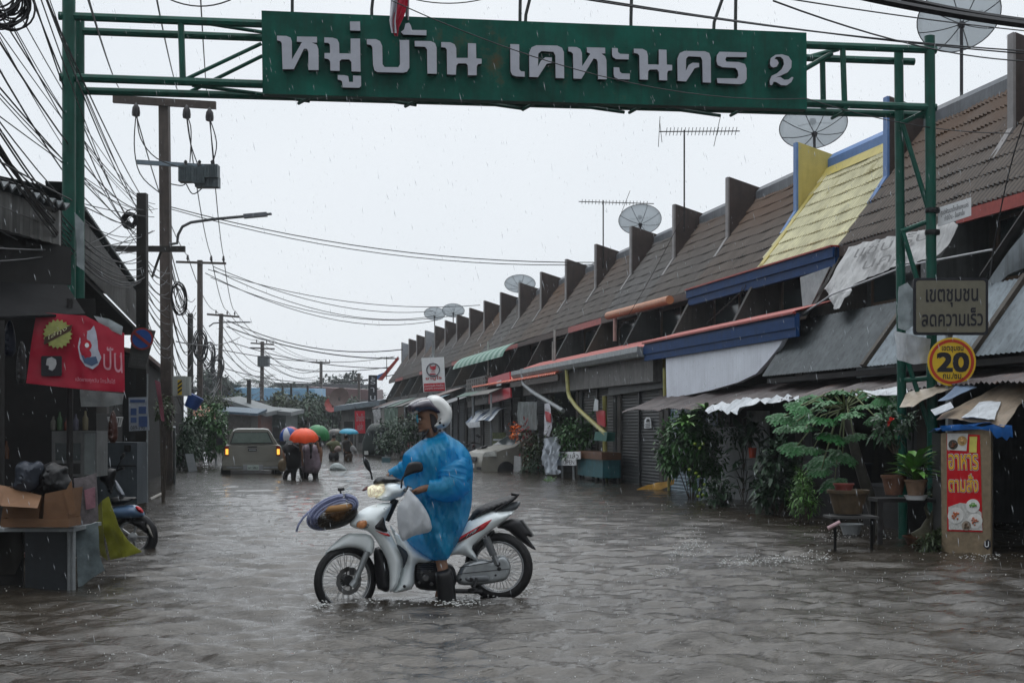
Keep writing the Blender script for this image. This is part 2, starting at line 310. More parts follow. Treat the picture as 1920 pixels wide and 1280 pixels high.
def wave_field():
    # polar fan of rows spaced geometrically; x spans the street and beyond
    ys = [-3.]; y = 2.0
    while y < 70: ys.append(y); y += max(.022, y*.0042)
    ys += [75, 90, 120, 180, 300, 600, 1200]
    ys = np.array(ys); nu = 460
    X = np.zeros((len(ys), nu+1)); 
    u = np.linspace(-1, 1, nu+1)
    for i, yy in enumerate(ys):
        y_ = max(yy, 2)
        lo = -.22*y_-1.2; hi = .62*y_+1.6
        row = lo+(hi-lo)*(u*.5+.5); row[0] = -900 if yy > 70 else -60-yy; row[-1] = 1200 if yy > 70 else 80+yy; X[i] = row
    Y = np.repeat(ys[:, None], nu+1, 1); Z = np.zeros_like(X)
    rs = np.random.RandomState(3)
    fall = np.clip((75-Y)/25, 0, 1)*np.clip((Y+3)/4, 0, 1)
    dx = (hi-lo)/nu
    for k in range(80):
        lam = .10*(10**rs.rand()); th = rs.normal(1.38, .38); kx, ky = math.cos(th)*2*math.pi/lam, math.sin(th)*2*math.pi/lam
        samp = np.maximum(.022, np.abs(Y)*.0042)*1.0; att = np.clip(lam/(4*samp), 0, 1)**2
        ph = rs.rand()*6.28; amp = .0068*lam**.75
        env = .55+.45*np.sin(X*rs.normal(0, .9)+Y*rs.normal(0, .7)+rs.rand()*6)
        s = np.sin(kx*X+ky*Y+ph+.8*np.sin(.7*X+.5*Y+ph*3)); Z += amp*env*att*(s+.35*s*s*np.sign(s))
    # rougher current on the right where the water spills out of the side lane
    for (cx, cy, sx, sy, am) in ((5.3, 14.6, 1.5, .5, .045), (6.7, 15.0, 1.2, .4, .05), (4.2, 13.2, 1.3, .35, .035), (5.6, 10.5, 1.5, .8, .015), (2.9, 12.6, .6, .2, .02), (1.2, 5.1, 1.8, .25, .02), (.6, 11.0, 1.2, .3, .012)):
        gx = (X-cx)*.97+(Y-cy)*.22; gy = (Y-cy)*.97-(X-cx)*.22
        e = np.exp(-(gx/sx)**2-(gy/sy)**2); Z += am*e*(.55+.45*np.sin(gx*9+np.sin(gy*8)*2)*np.cos(gy*13+gx*3))
    Z *= fall*(1-.55*np.clip((Y-9)/22, 0, 1))
    V = np.stack([X.ravel(), Y.ravel(), Z.ravel()], 1); w = nu+1
    fs = [(j*w+i, j*w+i+1, (j+1)*w+i+1, (j+1)*w+i) for j in range(len(ys)-1) for i in range(nu)]
    mb = MB(); mb.v = [tuple(v) for v in V]; mb.f = fs; mb.mi = [0]*len(fs); return mb
wave_field().build('flood_water', waterm, smooth=True, kind='structure')
mb = MB(); mb.add([(-900, -40, -.9), (1200, -40, -.9), (1200, 1200, -.9), (-900, 1200, -.9)], [(0, 1, 2, 3)]); mb.build('ground', M('mud', (.06, .05, .04)), kind='structure')

# ================================================ RIGHT ROW OF TOWNHOUSES
Y0F = 30.3; SP = 3.95
XR, ZR, XE, ZE = 11.6, 6.6, 9.98, 4.4
def tile_roof(mb, y0, y1, courses=9, pitch=.125, xr=XR, zr=ZR, xe=XE, ze=ZE, cols=4, seed=0):
    n = int(round((y1-y0)/pitch)); nc = n*cols; L = math.hypot(xr-xe, zr-ze); nx, nz_ = (zr-ze)/L, (xr-xe)/L   # normal (-nx, nz)
    rs = random.Random(seed)
    vs = []; fs = []
    for c in range(courses):
        jit = rs.uniform(-.004, .004)
        for r, (t, lift) in enumerate(((c/courses, .004), ((c+1)/courses+.012, .030), ((c+1)/courses+.012, .0))):
            for i in range(nc+1):
                y = y0+(y1-y0)*i/nc; ph = (i % cols)/cols*2*math.pi; a = .024*math.cos(ph) if r < 2 else .0
                sag = .02*math.sin(y*1.7+c*.3)+.012*math.sin(y*5+c*2.1)
                x = xr+(xe-xr)*t; z = zr+(ze-zr)*t; q = lift+a+jit+sag*.5
                vs.append((x-nx*q, y, z+nz_*q))
        b = c*3*(nc+1)
        for r in (0, 1):
            for i in range(nc): fs.append((b+r*(nc+1)+i, b+r*(nc+1)+i+1, b+(r+1)*(nc+1)+i+1, b+(r+1)*(nc+1)+i))
    mb.add(vs, fs)
def corr(mb, A, B, C, D, ribs, amp=.018, cols=4, th=0.004, rows=2, noise_a=0):   # corrugated sheet A(top-left) B(top-right) C(bottom-right) D(bottom-left)
    A, B, C, D = map(Vector, (A, B, C, D)); n = (B-A).cross(D-A).normalized()
    if n.z < 0: n = -n
    nu = ribs*cols
    def fn(u, v):
        p = lerp(lerp(A, B, u), lerp(D, C, u), v); w = amp*math.cos(u*ribs*2*math.pi)
        if noise_a: w += noise_a*fbm(p.x*1.3, p.y*1.3, p.z*1.3)
        return p+n*w
    mb.grid(fn, nu, rows, th=-n*th)
fin_light = M('fin_edge_light', (.22, .21, .21), .5, .2, 5, .1)
def fin(y, parent, m, edge, h=6.92, thick=.13, label=None):
    mb = MB(); mb.prism([(10.8, y, h), (11.66, y, 6.66), (11.62, y, 6.42), (10.62, y, 5.08), (10.50, y, 5.06), (10.55, y, 5.20), (10.8, y, 5.56)], (0, thick, 0))
    o = mb.build('roof_fin', m, parent)
    mb = MB(); mb.prism([(10.76, y, h-.005), (10.8, y, h-.015), (10.8, y, 5.56), (10.56, y, 5.23), (10.49, y, 5.10), (10.47, y, 5.14), (10.76, y, 5.58)], (0, thick+.03, 0)); mb.build('edge_strip', edge, o)
    if label: o['label'] = label
    return o
ORD = ['nearest', 'second', 'third', 'fourth', 'fifth', 'sixth', 'seventh', 'eighth', 'ninth', 'tenth', 'eleventh', 'twelfth', 'thirteenth', 'fourteenth', 'fifteenth', 'sixteenth', 'seventeenth', 'eighteenth', 'nineteenth', 'twentieth']
light_blue = M('blue_strip', (.10, .20, .42), .45, .15, 5, .1)
yel_fin = M('fin_yellow', (.50, .42, .13), .45, .12, 3, .1, streak=.15)
def shutter(mb, y0, y1, z0, z1, x=9.24):
    nrow = int((z1-z0)/.075)
    def fn(u, v): return Vector((x-.012*abs(math.sin(v*nrow*math.pi)), lerp(y0, y1, u), lerp(z0, z1, v)))
    mb.grid(fn, 1, nrow*4, th=(.01, 0, 0))
wallcols = [(.05, .048, .045), (.06, .056, .05), (.035, .04, .04), (.05, .04, .03), (.055, .06, .06), (.04, .034, .03)]
def townhouse(k):      # house between fin k and k-1 (nearer).   k = -4 .. 16
    y1 = Y0F+SP*k; y0 = y1-SP
    nm = 'townhouse'
    if k == -1+0: lab = 'townhouse with yellow tiled roof and blue eave board behind the speed sign gate'
    elif k < -1: lab = ['dark tiled townhouse at the right edge of the street, above the food menu kiosk', 'brown tiled townhouse just right of the yellow roofed one, white banner below its eave', ''][k+3] if k > -4 else 'grey tiled townhouse cut by the right edge of the photo'
    else: lab = 'dark tiled terraced townhouse, %s one beyond the yellow roofed house' % (ORD[k] if k else 'first')
    t = thing(nm, (9.3, (y0+y1)/2, 0), lab, 'house', 'terraced townhouses on the right of the flooded street')
    rs = random.Random(k*7+3); wm = M('house_wall_%d' % (k % 6), wallcols[k % 6], .65, .35, 2, .2, streak=.7)
    yellow = (k == -1)
    mb = MB(); mb.prism([(9.32, y0, -.6), (9.32, y0, 3.08), (9.98, y0, 4.3), (11.6, y0, 6.5), (14.2, y0, 4.4), (14.2, y0, -.6)], (0, .14, 0))
    mb.box(9.36, 10.4, y0+.07, y1-.07, 2.96, 3.1)                      # balcony slab
    mb.box(10.4, 10.5, y0+.07, y1-.07, 2.96, 5.0)                      # upper wall
    dw0, dw1 = y0+.35, y1-.35
    mb.box(9.3, 9.42, y0+.07, dw0, -.6, 2.96); mb.box(9.3, 9.42, dw1, y1-.07, -.6, 2.96); mb.box(9.3, 9.42, dw0, dw1, 2.35, 2.96)
    mb.box(11.5, 11.6, y0, y1, -.6, 2.96)
    mb.build('wall', wm, t)
    if k > -1 and k != 3:
        sm = M('shutter_%d' % (k % 4), [(.05, .06, .07), (.03, .033, .035), (.05, .05, .045), (.025, .033, .04)][k % 4], .45, .25, 3, .1, streak=.5)
        mb = MB(); shutter(mb, dw0, lerp(dw0, dw1, .5), -.5, 2.35, 9.36); shutter(mb, lerp(dw0, dw1, .5)+.05, dw1, -.5, 2.35, 9.36); mb.box(9.30, 9.40, lerp(dw0, dw1, .5)-.03, lerp(dw0, dw1, .5)+.07, -.5, 2.35)
        mb.build('shutter', sm if k else shutter_m, t)
    # upper windows
    wz0, wz1 = 3.35, 4.25
    w = MB(); w.box(10.36, 10.41, y0+.4, y1-.4, wz0, wz1); wo = w.build('window', glass, t)
    w = MB()
    for yy in (y0+.4, y0+SP*.5, y1-.4): w.box(10.33, 10.37, yy-.03, yy+.03, wz0, wz1)
    w.box(10.33, 10.37, y0+.4, y1-.4, wz1-.05, wz1); w.box(10.33, 10.37, y0+.4, y1-.4, wz0, wz0+.05); w.build('frame', M('window_wood', (.07, .045, .03)), wo)
    # roof
    mb = MB(); far = k > 9
    tile_roof(mb, y0, y1, pitch=.125 if not far else .21, cols=4 if not far else 3, seed=k); mb.add([(11.58, y0, 6.6), (11.58, y1, 6.6), (14.6, y1, 4.1), (14.6, y0, 4.1)], [(0, 1, 2, 3)])
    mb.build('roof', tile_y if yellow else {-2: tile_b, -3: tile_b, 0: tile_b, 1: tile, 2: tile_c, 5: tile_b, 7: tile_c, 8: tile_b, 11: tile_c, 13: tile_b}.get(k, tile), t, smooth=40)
    mb = MB(); mb.prism([(11.42, y0, 6.58), (11.52, y0, 6.72), (11.78, y0, 6.72), (11.85, y0, 6.5), (11.72, y0, 6.5), (11.66, y0, 6.6), (11.54, y0, 6.58), (11.46, y0, 6.46)], (0, .001, 0)); mb2 = MB()
    mb2.v = []; prof = [(11.42, 6.40), (11.42, 6.60), (11.54, 6.72), (11.76, 6.72), (11.84, 6.55)]
    mb2.add([(x, yy, z) for yy in (y0, y1) for x, z in prof], [(i, i+1, i+6, i+5) for i in range(4)]+[(0, 1, 2, 3, 4), (9, 8, 7, 6, 5)])
    mb2.build('ridge_cap', light_blue if yellow else ridgegrey, t)
    if yellow:
        mb = MB(); mb.prism([(11.40, y0, 6.40), (11.44, y0, 6.42), (11.40, y0, 6.32), (11.36, y0, 6.30)], (0, .001, 0)); mb.v = []; mb.f = []; mb.mi = []
        mb.add([(11.395, y0, 6.43), (11.395, y1, 6.43), (11.26, y1, 6.22), (11.26, y0, 6.22)], [(0, 1, 2, 3)]); mb.prism([(11.5, y1-.22, 6.55), (9.98, y1-.22, 4.5), (9.98, y1-.22, 4.44), (11.5, y1-.22, 6.47)], (0, .2, 0)); mb.build('ridge_board', yel_fin, t)
    fm = yel_fin if yellow else finmat; em = light_blue if k in (-1, -2) else fin_light
    if k in (13, 16): fm = M('fin_pale', (.30, .32, .35), .5, .2, 4, .1)
    fin(y1, t, fm, em)
    # eave fascia
    z = ZE
    if k in (-1, 0):
        mb = MB(); mb.box(9.86, 9.95, y0+.0, y1, 4.04, 4.36); mb.box(9.82, 9.90, y0, y1, 4.2, 4.37); mb.build('eave_board', blue, t)
        mb = MB(); mb.box(9.78, 10.0, y0, y1, 4.372, 4.40); mb.build('eave_trim', redtrim, t)
    else:
        mb = MB(); mb.box(9.93, 9.99, y0+.002, y1-.002, 4.2, 4.37)
        mb.build('eave_board', M('eave_wood', (.07, .05, .042), .6, .3, 5, .2) if k % 3 else redtrim, t)
    return t
for k in range(-4, 17): townhouse(k)
# ================================================ GREEN GATE AND SIGN
def gate():
    L = W(135, 800, 15.8); L.z = 0; R = W(1740, 800, 17.0); R.z = 0
    d = (R-L).normalized(); n = Vector((-d.y, d.x, 0))   # n points away from camera (+y)
    if n.y < 0: n = -n
    g = thing('gate_arch', (L+R)/2, 'green steel gantry spanning the flooded street and carrying the village name board', 'gantry')
    PL = lambda px, py, off=0: WP(px, py, L+n*off, n)
    # posts (front plane off=0, back plane off=.45)
    def post(pts, r, name='post'):
        mb = MB(); mb.tube(pts, r, 12); return mb.build(name, green, g, smooth=40)
    back = .32
    a = PL(129, -30); post([Vector((a.x, a.y, -.6)), a], .072)
    a = PL(148, 28, back); post([Vector((a.x, a.y, -.6)), a], .062)
    a = PL(1743, 68); b = PL(1750, 800); b = Vector((b.x, b.y, -.6)); post([b, a], .062)
    a = PL(1685, 98, -.10+back); b = PL(1694, 800, back-.1); post([Vector((b.x, b.y, -.6)), a], .055)
    B = []   # bars
    def bar(p, q, r, o1=0, o2=None): 
        mb = MB(); mb.tube([PL(*p, o1), PL(*q, o1 if o2 is None else o2)], r, 8); mb.build('bar', green, g, smooth=40)
    bar((110, 30), (1755, 94), .048); bar((112, 145), (1755, 202), .048)
    bar((135, 58), (1714, 116), .045, back); bar((140, 170), (1735, 216), .045, back)
    for px in (339, 620, 900, 1180, 1460, 1580): 
        y = 38+(px-339)*.041; bar((px, y), (px+4, y+118), .036)
    bar((350, 148), (490, 82), .022); bar((345, 178), (492, 105), .022, back)
    bar((360, 40), (500, 62), .022, 0, back); bar((360, 160), (520, 180), .022, 0, back)
    bar((1542, 105), (1544, 212), .036, back); bar((1500, 112), (1572, 92), .03, back); bar((1500, 135), (1560, 100), .03, 0)
    for px in (560, 760, 960, 1150, 1330): bar((px-80, 176+(px-560)*.035), (px+20, 190+(px-560)*.035), .02, 0, back)
    for px in (560, 760, 980, 1180, 1370, 1560): bar((px, 194+(px-560)*.028), (px+22, 182+(px-560)*.028), .02, back, 0)
    # right post lacing
    for p, q in (((1692, 232), (1745, 408)), ((1692, 432), (1748, 620)), ((1696, 660), (1752, 830)), ((1690, 232), (1742, 206)), ((1690, 434), (1748, 412)), ((1695, 713), (1750, 708))):
        bar(p, q, .03, .12, .0)
    for py in (395, 436):
        mb = MB(); c = PL(1748, py); mb.lathe(c, [(.085, -.03), (.09, 0), (.085, .03)], 12); mb.build('clamp', black, g)
    # name board
    s = thing('name_board', PL(1000, 120, -.2), 'long green board with pale raised Thai lettering on the gantry', 'sign')
    off = -.12
    q = [PL(493, 179, off), PL(1509, 208, off), PL(1508, 65, off), PL(491, 24, off)]
    mb = MB(); mb.prism(q, n*.16); mb.build('board', signgreen, s)
    Z5 = lambda x, y: (480+x/3.692, y/3.692); Z6 = lambda x, y: (980+x/3.31, y/3.31)
    G5 = [[(145,248),(210,250),(240,262),(248,290),(249,412),(300,325),(318,292),(283,290),(284,254),(422,256),(422,296),(385,296),(420,310),(432,340),(433,486),(363,486),(363,360),(352,338),(332,338),(262,480),(184,480),(178,300),(168,286),(146,280)],
     [(473,260),(530,262),(562,272),(575,300),(577,370),(655,372),(655,268),(720,268),(724,497),(662,495),(660,430),(645,412),(590,412),(579,425),(579,492),(515,490),(513,425),(500,410),(474,405),(474,368),(513,368),(511,310),(500,298),(473,296)],
     [(650,150),(720,150),(722,214),(652,212)],
     [(566,520),(610,521),(638,528),(645,568),(672,568),(672,524),(727,526),(728,595),(715,609),(600,606),(596,565),(585,556),(566,552)],
     [(766,272),(830,272),(858,285),(874,320),(876,445),(890,465),(985,466),(997,445),(995,278),(1060,278),(1062,470),(1045,498),(1020,504),(840,500),(820,488),(810,450),(806,330),(795,312),(768,308)],
     [(1035,165),(1060,158),(1072,178),(1080,208),(1180,210),(1180,246),(1020,240),(1003,222),(1025,205)],
     [(1098,284),(1210,286),(1240,300),(1250,330),(1252,512),(1187,510),(1184,345),(1170,325),(1100,322)],
     [(1282,292),(1345,294),(1375,308),(1386,335),(1388,402),(1467,402),(1467,300),(1523,302),(1525,405),(1562,408),(1562,442),(1538,445),(1528,460),(1528,522),(1468,522),(1466,455),(1455,440),(1400,440),(1387,455),(1384,518),(1323,516),(1321,345),(1310,330),(1283,328)],
     [(1760,306),(1822,308),(1823,480),(1835,495),(1860,496),(1860,532),(1800,530),(1775,520),(1762,495)]]
    G6 = [[(42,478),(40,330),(55,295),(85,282),(215,284),(245,298),(256,325),(258,487),(205,485),(203,345),(190,322),(115,318),(97,335),(95,415),(112,380),(140,356),(182,358),(180,392),(150,396),(95,480)],
     [(283,292),(335,293),(358,305),(368,330),(370,412),(420,335),(400,325),(398,295),(512,297),(513,332),(490,334),(512,350),(520,375),(522,493),(468,492),(466,385),(458,368),(440,364),(365,490),(316,488),(312,335),(300,322),(284,320)],
     [(555,298),(590,300),(592,325),(605,335),(660,337),(658,370),(580,368),(560,355),(555,340)],
     [(565,418),(600,420),(603,445),(615,456),(665,458),(665,494),(595,492),(570,480),(565,460)],
     [(690,303),(745,304),(770,318),(777,345),(778,400),(845,402),(845,308),(893,310),(895,402),(928,404),(928,438),(905,440),(897,455),(897,500),(848,498),(846,448),(835,432),(790,432),(779,445),(778,496),(727,494),(724,345),(712,333),(690,330)],
     [(962,503),(960,365),(975,330),(1005,317),(1130,319),(1158,330),(1168,360),(1169,514),(1118,512),(1115,375),(1105,354),(1030,350),(1015,365),(1013,440),(1030,405),(1055,390),(1095,392),(1095,418),(1068,424),(1015,506)],
     [(1205,345),(1222,322),(1390,326),(1390,356),(1265,354),(1258,370),(1265,384),(1340,386),(1380,398),(1390,425),(1391,490),(1378,515),(1350,524),(1210,516),(1205,486),(1330,488),(1340,470),(1335,440),(1320,422),(1240,418),(1210,405),(1203,380)],
     [(1535,395),(1540,362),(1570,341),(1610,338),(1650,350),(1670,380),(1668,420),(1645,450),(1600,470),(1570,482),(1600,478),(1625,496),(1650,494),(1672,478),(1681,482),(1668,510),(1640,530),(1605,530),(1575,510),(1558,508),(1548,530),(1535,528),(1533,500),(1545,472),(1580,455),(1608,430),(1622,400),(1618,370),(1600,353),(1575,353),(1563,366),(1580,372),(1590,392),(1578,414),(1555,420),(1540,412)]]
    face = M('letter_face', (.42, .44, .50), .45, .10, 5, .05); side = M('letter_side', (.006, .02, .016), .5)
    lo = off-.17
    for Zf, G in ((Z5, G5), (Z6, G6)):
        for poly in G:
            pts = [PL(*Zf(*p), lo) for p in poly]
            mb = MB(); mb.prism([p+n*.05 for p in pts], n*.09); mb.cur = 1; tri = tessellate_polygon([pts]); mb.add([p-(-n)*-.0 - n*.0 + n*.0025 for p in pts], [tuple(t) for t in tri])
            o = mb.build('letter', [side, face], s)
    # bracket arms above the board (lamp brackets run out of the frame)
    for (px, py, qx) in ((548, 24, 548), (697, 32, 703), (763, 34, 765), (975, 42, 976), (985, 42, 1003), (1183, 52, 1185), (1338, 56, 1368), (1379, 58, 1380)):
        mb = MB(); pts = [PL(px, py+4, 0), PL(px if qx-px < 12 else px+1, py-14, 0), PL(qx, -40, 0)]; mb.tube(pts, .02, 6); mb.build('lamp_bracket', M('bracket_dark', (.03, .035, .035)), g)
    # drooping flag
    f = thing('flag', PL(748, 30, -.3), 'wet red and white flag hanging limp over the name board', 'flag')
    fw = M('flag_red', (.45, .02, .05), .4, .2, 9, .3); fwh = M('flag_white', (.5, .5, .55), .4, .2, 9, .3)
    mb = MB(); mb.tube([PL(765, 38, -.22), PL(766, -40, -.22)], .012, 6); mb.build('flagpole', steel, f)
    def cloth(pxs, m, nm, o0):
        mb = MB()
        def fn(u, v):
            i = v*(len(pxs)-1); a = min(int(i), len(pxs)-2); tt = i-a
            x0 = lerp(pxs[a][0], pxs[a+1][0], tt); x1 = lerp(pxs[a][1], pxs[a+1][1], tt); y = lerp(pxs[a][2], pxs[a+1][2], tt)
            return PL(lerp(x0, x1, u), y, o0+.04*math.sin(u*9+v*4))
        mb.grid(fn, 12, 20, th=n*.006); mb.build(nm, m, f, smooth=True)
    cloth([(740, 768, -30), (736, 764, 10), (732, 758, 30), (734, 748, 52), (740, 746, 68)], fw, 'red_cloth', -.27)
    cloth([(734, 748, -30), (732, 744, 15), (730, 742, 40), (734, 744, 62)], fwh, 'white_cloth', -.33)
    return PL, n
GPL, GN = gate()
# ================================================ helpers for panels, cloth and plants
class Fr:
    def __init__(s, p0, n):
        s.p = Vector(p0); s.n = Vector(n).normalized()
        if s.n.dot(Vector((0, 0, H))-s.p) < 0: s.n = -s.n         # n faces the camera
        s.a = UP.cross(s.n).normalized() if abs(s.n.z) < .95 else XV.copy(); s.b = s.n.cross(s.a)
    def to2(s, px, py, off=0): d = WP(px, py, s.p+s.n*off, s.n)-s.p; return (d.dot(s.a), d.dot(s.b))
    def P(s, px, py, off=0): return WP(px, py, s.p+s.n*off, s.n)
    def to3(s, u, v, w=0): return s.p+s.a*u+s.b*v+s.n*w
def sheet(poly, fr, m, name, parent=None, amp=.03, freq=3., res=.06, th=.003, off=0, seed=0, folds=0, **kw):
    pts = [fr.to2(*p) for p in poly]
    mb = MB()
    def fn(x, z, u): return off+amp*fbm(x*freq+seed, z*freq*.6+seed*1.7, seed)+(folds*math.sin(x*14+2*fbm(x*2, z*2, seed+3)) if folds else 0)
    def to3(x, z, w): return fr.to3(x, z, w)
    inflate(mb, pts, th, .01, lambda x, z, w: to3(x, z, w), res, fn=lambda x, z, u: 0, edge=th)
    # displace both faces together so that the sheet stays thin
    nv = []
    for v in mb.v:
        d = Vector(v)-fr.p; x = d.dot(fr.a); z = d.dot(fr.b); nv.append(tuple(Vector(v)+fr.n*fn(x, z, 0)))
    mb.v = nv
    return mb.build(name, m, parent, smooth=35, **kw)
def board(poly, fr, m, name, parent=None, th=.03, off=0, **kw):
    mb = MB(); mb.prism([fr.P(*p, off)-fr.n*th/2 for p in poly], fr.n*th); return mb.build(name, m, parent, **kw)
def leaf(mb, p, d, L, w, droop=.2, up=UP):
    d = Vector(d).normalized(); s = d.cross(up); s = s.normalized() if s.length > 1e-3 else XV.copy(); u = s.cross(d)
    m1 = p+d*L*.35+u*L*.04; m2 = p+d*L*.7-UP*L*droop*.4; t = p+d*L-UP*L*droop
    mb.add([p, m1+s*w*.5+u*w*.12, m2+s*w*.38, t, m2-s*w*.38, m1-s*w*.5+u*w*.12, m1-u*w*.02, m2-u*w*.05], [(0, 1, 6), (1, 2, 7, 6), (2, 3, 7), (0, 6, 5), (6, 7, 4, 5), (7, 3, 4)])
def rdir(rs, up=0.):
    v = Vector((rs.gauss(0, 1), rs.gauss(0, 1), rs.gauss(0, 1)+up)); return v.normalized()
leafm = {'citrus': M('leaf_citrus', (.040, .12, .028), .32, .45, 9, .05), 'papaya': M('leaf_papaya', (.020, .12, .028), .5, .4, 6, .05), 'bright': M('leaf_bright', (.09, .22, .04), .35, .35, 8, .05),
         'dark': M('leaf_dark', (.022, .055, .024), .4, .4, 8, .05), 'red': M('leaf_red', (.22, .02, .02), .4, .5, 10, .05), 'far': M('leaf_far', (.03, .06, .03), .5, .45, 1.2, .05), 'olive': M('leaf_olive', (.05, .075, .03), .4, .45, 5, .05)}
bark = M('bark', (.07, .055, .04), .6, .4, 12, .4)
def bush(name, c, r, n, L, w, m, label, cat='plant', group=None, stems=6, seed=0, h0=None, clumps=9, trunkr=.012):
    rs = random.Random(seed); c = Vector(c); base = Vector((c.x, c.y, (h0 if h0 is not None else c.z-r[2])))
    t = thing(name, base, label, cat, group)
    mb = MB(); cl = []
    for i in range(clumps):
        d = rdir(rs); q = rs.random()**.4*.72; cl.append((Vector((c.x+d.x*r[0]*q, c.y+d.y*r[1]*q, c.z+d.z*r[2]*q)), rs.uniform(.28, .5)))
    for i in range(n):
        k, s = rs.choice(cl); d = rdir(rs); p = k+Vector((d.x*r[0], d.y*r[1], d.z*r[2]))*s*rs.random()**.35
        leaf(mb, p, (d+rdir(rs, .2)*.8), L*rs.uniform(.6, 1.2), w*rs.uniform(.7, 1.1), rs.uniform(.05, .5))
    mb.build('crown' if stems and trunkr > .03 else 'foliage', m, t)
    mb = MB()
    for i in range(stems):
        k, s = cl[i % len(cl)]; b = base+Vector((rs.uniform(-.1, .1)*r[0], rs.uniform(-.1, .1)*r[1], 0)); mid = lerp(b, k, .5)+Vector((rs.gauss(0, .06)*r[0], rs.gauss(0, .06)*r[1], 0))
        mb.tube([b, mid, k], [trunkr, trunkr*.7, trunkr*.3], 5)
    if stems: mb.build('trunk' if trunkr > .03 else 'stem', bark, t)
    return t
# ================================================ FRONTS OF THE RIGHT ROW
frX = lambda X: Fr((X, 30, 0), (-1, 0, 0))
# long lower canopy with blue board
yb = 30.1
t = thing('canopy', (9.2, 26, 3.1), 'long blue fascia board canopy with red edge over the white wall, below the yellow roof', 'canopy')
mb = MB(); corr(mb, (9.6, yb, 3.42), (9.6, 21.5, 3.42), (8.78, 21.5, 3.2), (8.78, yb, 3.2), 60, .015); mb.build('roof_sheet', redtrim, t)
mb = MB(); mb.box(8.80, 8.86, 21.5, yb, 2.80, 3.17); mb.box(8.775, 8.80, 21.5, yb, 2.94, 3.12); mb.build('fascia', blue, t)
mb = MB(); mb.box(8.74, 8.80, 21.5, yb, 3.165, 3.20); mb.build('edge_trim', redtrim, t)
t = thing('canopy', (9.2, 37, 3.1), 'long grey gutter canopy continuing from the blue one towards the open sign', 'canopy')
mb = MB(); corr(mb, (9.6, 44.6, 3.4), (9.6, yb, 3.4), (8.8, yb, 3.12), (8.8, 44.6, 3.12), 80, .018); mb.build('roof_sheet', redtrim, t)
mb = MB(); mb.prism([(8.78, 0, 3.14), (8.66, 0, 3.14), (8.66, 0, 2.98), (8.72, 0, 2.9), (8.8, 0, 2.9)], (0, .01, 0)); mb = MB()
pr = [(8.80, 3.10), (8.64, 3.12), (8.63, 3.0), (8.69, 2.9), (8.80, 2.88)]
mb.add([(x, y, z) for y in (yb, 44.6) for x, z in pr], [(i, (i+1) % 5, (i+1) % 5+5, i+5) for i in range(5)]+[(4, 3, 2, 1, 0), (5, 6, 7, 8, 9)]); mb.build('gutter', galv, t)
mb = MB(); mb.box(9.0, 9.28, yb, 44.4, 2.35, 2.9); mb.build('beam', concrete, t)
# white curved wall
f9 = frX(9.02)
board([(1248, 655), (1350, 628), (1482, 596), (1478, 618), (1462, 648), (1440, 676), (1418, 700), (1385, 716), (1330, 732), (1250, 748)], frX(8.86), wallwhite, 'white_wall', th=.08, label='smooth white plastered wall panel under the blue canopy, lower right corner cut in a curve', cat='wall')
t = thing('wall_panel', (9.2, 32, 2.5), 'ochre yellow lintel wall above the grey roller shutter', 'wall')
board([(1140, 684), (1246, 658), (1246, 690), (1140, 716)], frX(9.22), M('ochre', (.22, .16, .02), .5, .3, 4, .1, streak=.5), 'lintel', t, th=.06)
board([(1140, 716), (1246, 690), (1246, 726), (1140, 742)], frX(9.20), M('lintel_shadow', (.06, .065, .065), .5, .3, 4, .1), 'beam', t, th=.06)  # this beam is a dark strip painted in for the shadow under the lintel
py_ = M('pipe_yellow', (.33, .31, .10), .4, .25, 6, .1, streak=.3)
def pipe(pts, X, r, m, label, name='drainpipe'):
    mb = MB(); P = [WX(a, b, X) for a, b in pts]
    Q = [P[0]]
    for i in range(1, len(P)-1): Q += [lerp(P[i], P[i-1], .12), lerp(P[i], P[i+1], .12)]
    Q.append(P[-1]); mb.tube(Q, r, 10); return mb.build(name, m, smooth=40, label=label, cat='pipe')
pipe([(1062, 686), (1066, 742), (1083, 766), (1137, 815)], 8.75, .055, py_, 'yellow drainpipe running diagonally down from the gutter to the green box')
pipe([(1134, 742), (1134, 815), (1136, 912)], 9.12, .06, py_, 'upright yellow pipe standing at the left edge of the grey shutter')
pipe([(1247, 690), (1248, 768)], 8.98, .05, py_, 'short yellow post at the left edge of the white wall')
pipe([(1254, 850), (1254, 920)], 9.0, .03, py_, 'thin yellow pipe stub right of the shutter above the yellow tarp')
pipe([(979, 692), (981, 720), (1000, 736), (1056, 770)], 8.68, .06, galv, 'grey drainpipe slanting down under the orange tiled awning')
t = thing('notice', WX(1214, 793, 9.3), 'white arched paper notice stuck on the grey roller shutter', 'notice')
f = frX(9.3); board([(1208, 803), (1221, 802), (1220, 786), (1217, 782), (1212, 782), (1208, 787)], f, white, 'paper', t, th=.01)
mb = MB()
for i in range(3): mb.prism([f.P(1210, 801-i*3, .012), f.P(1219, 800-i*3, .012), f.P(1219, 799-i*3, .012), f.P(1210, 800-i*3, .012)], f.n*.002)
mb.prism([f.P(1211, 791, .012), f.P(1218, 790.5, .012), f.P(1217, 785, .012), f.P(1213, 785, .012)], f.n*.002); mb.build('print', ink, t)
sheet([(1194, 917), (1215, 908), (1245, 903), (1263, 897), (1262, 906), (1240, 918), (1215, 921), (1200, 923)], Fr(WG(1225, 918), (-.75, -.6, .35)), M('tarp_ochre', (.42, .22, .02), .45, .4, 8, .3), 'tarpaulin', label='crumpled ochre yellow tarpaulin lying in the water below the shutter', cat='tarpaulin', amp=.06)
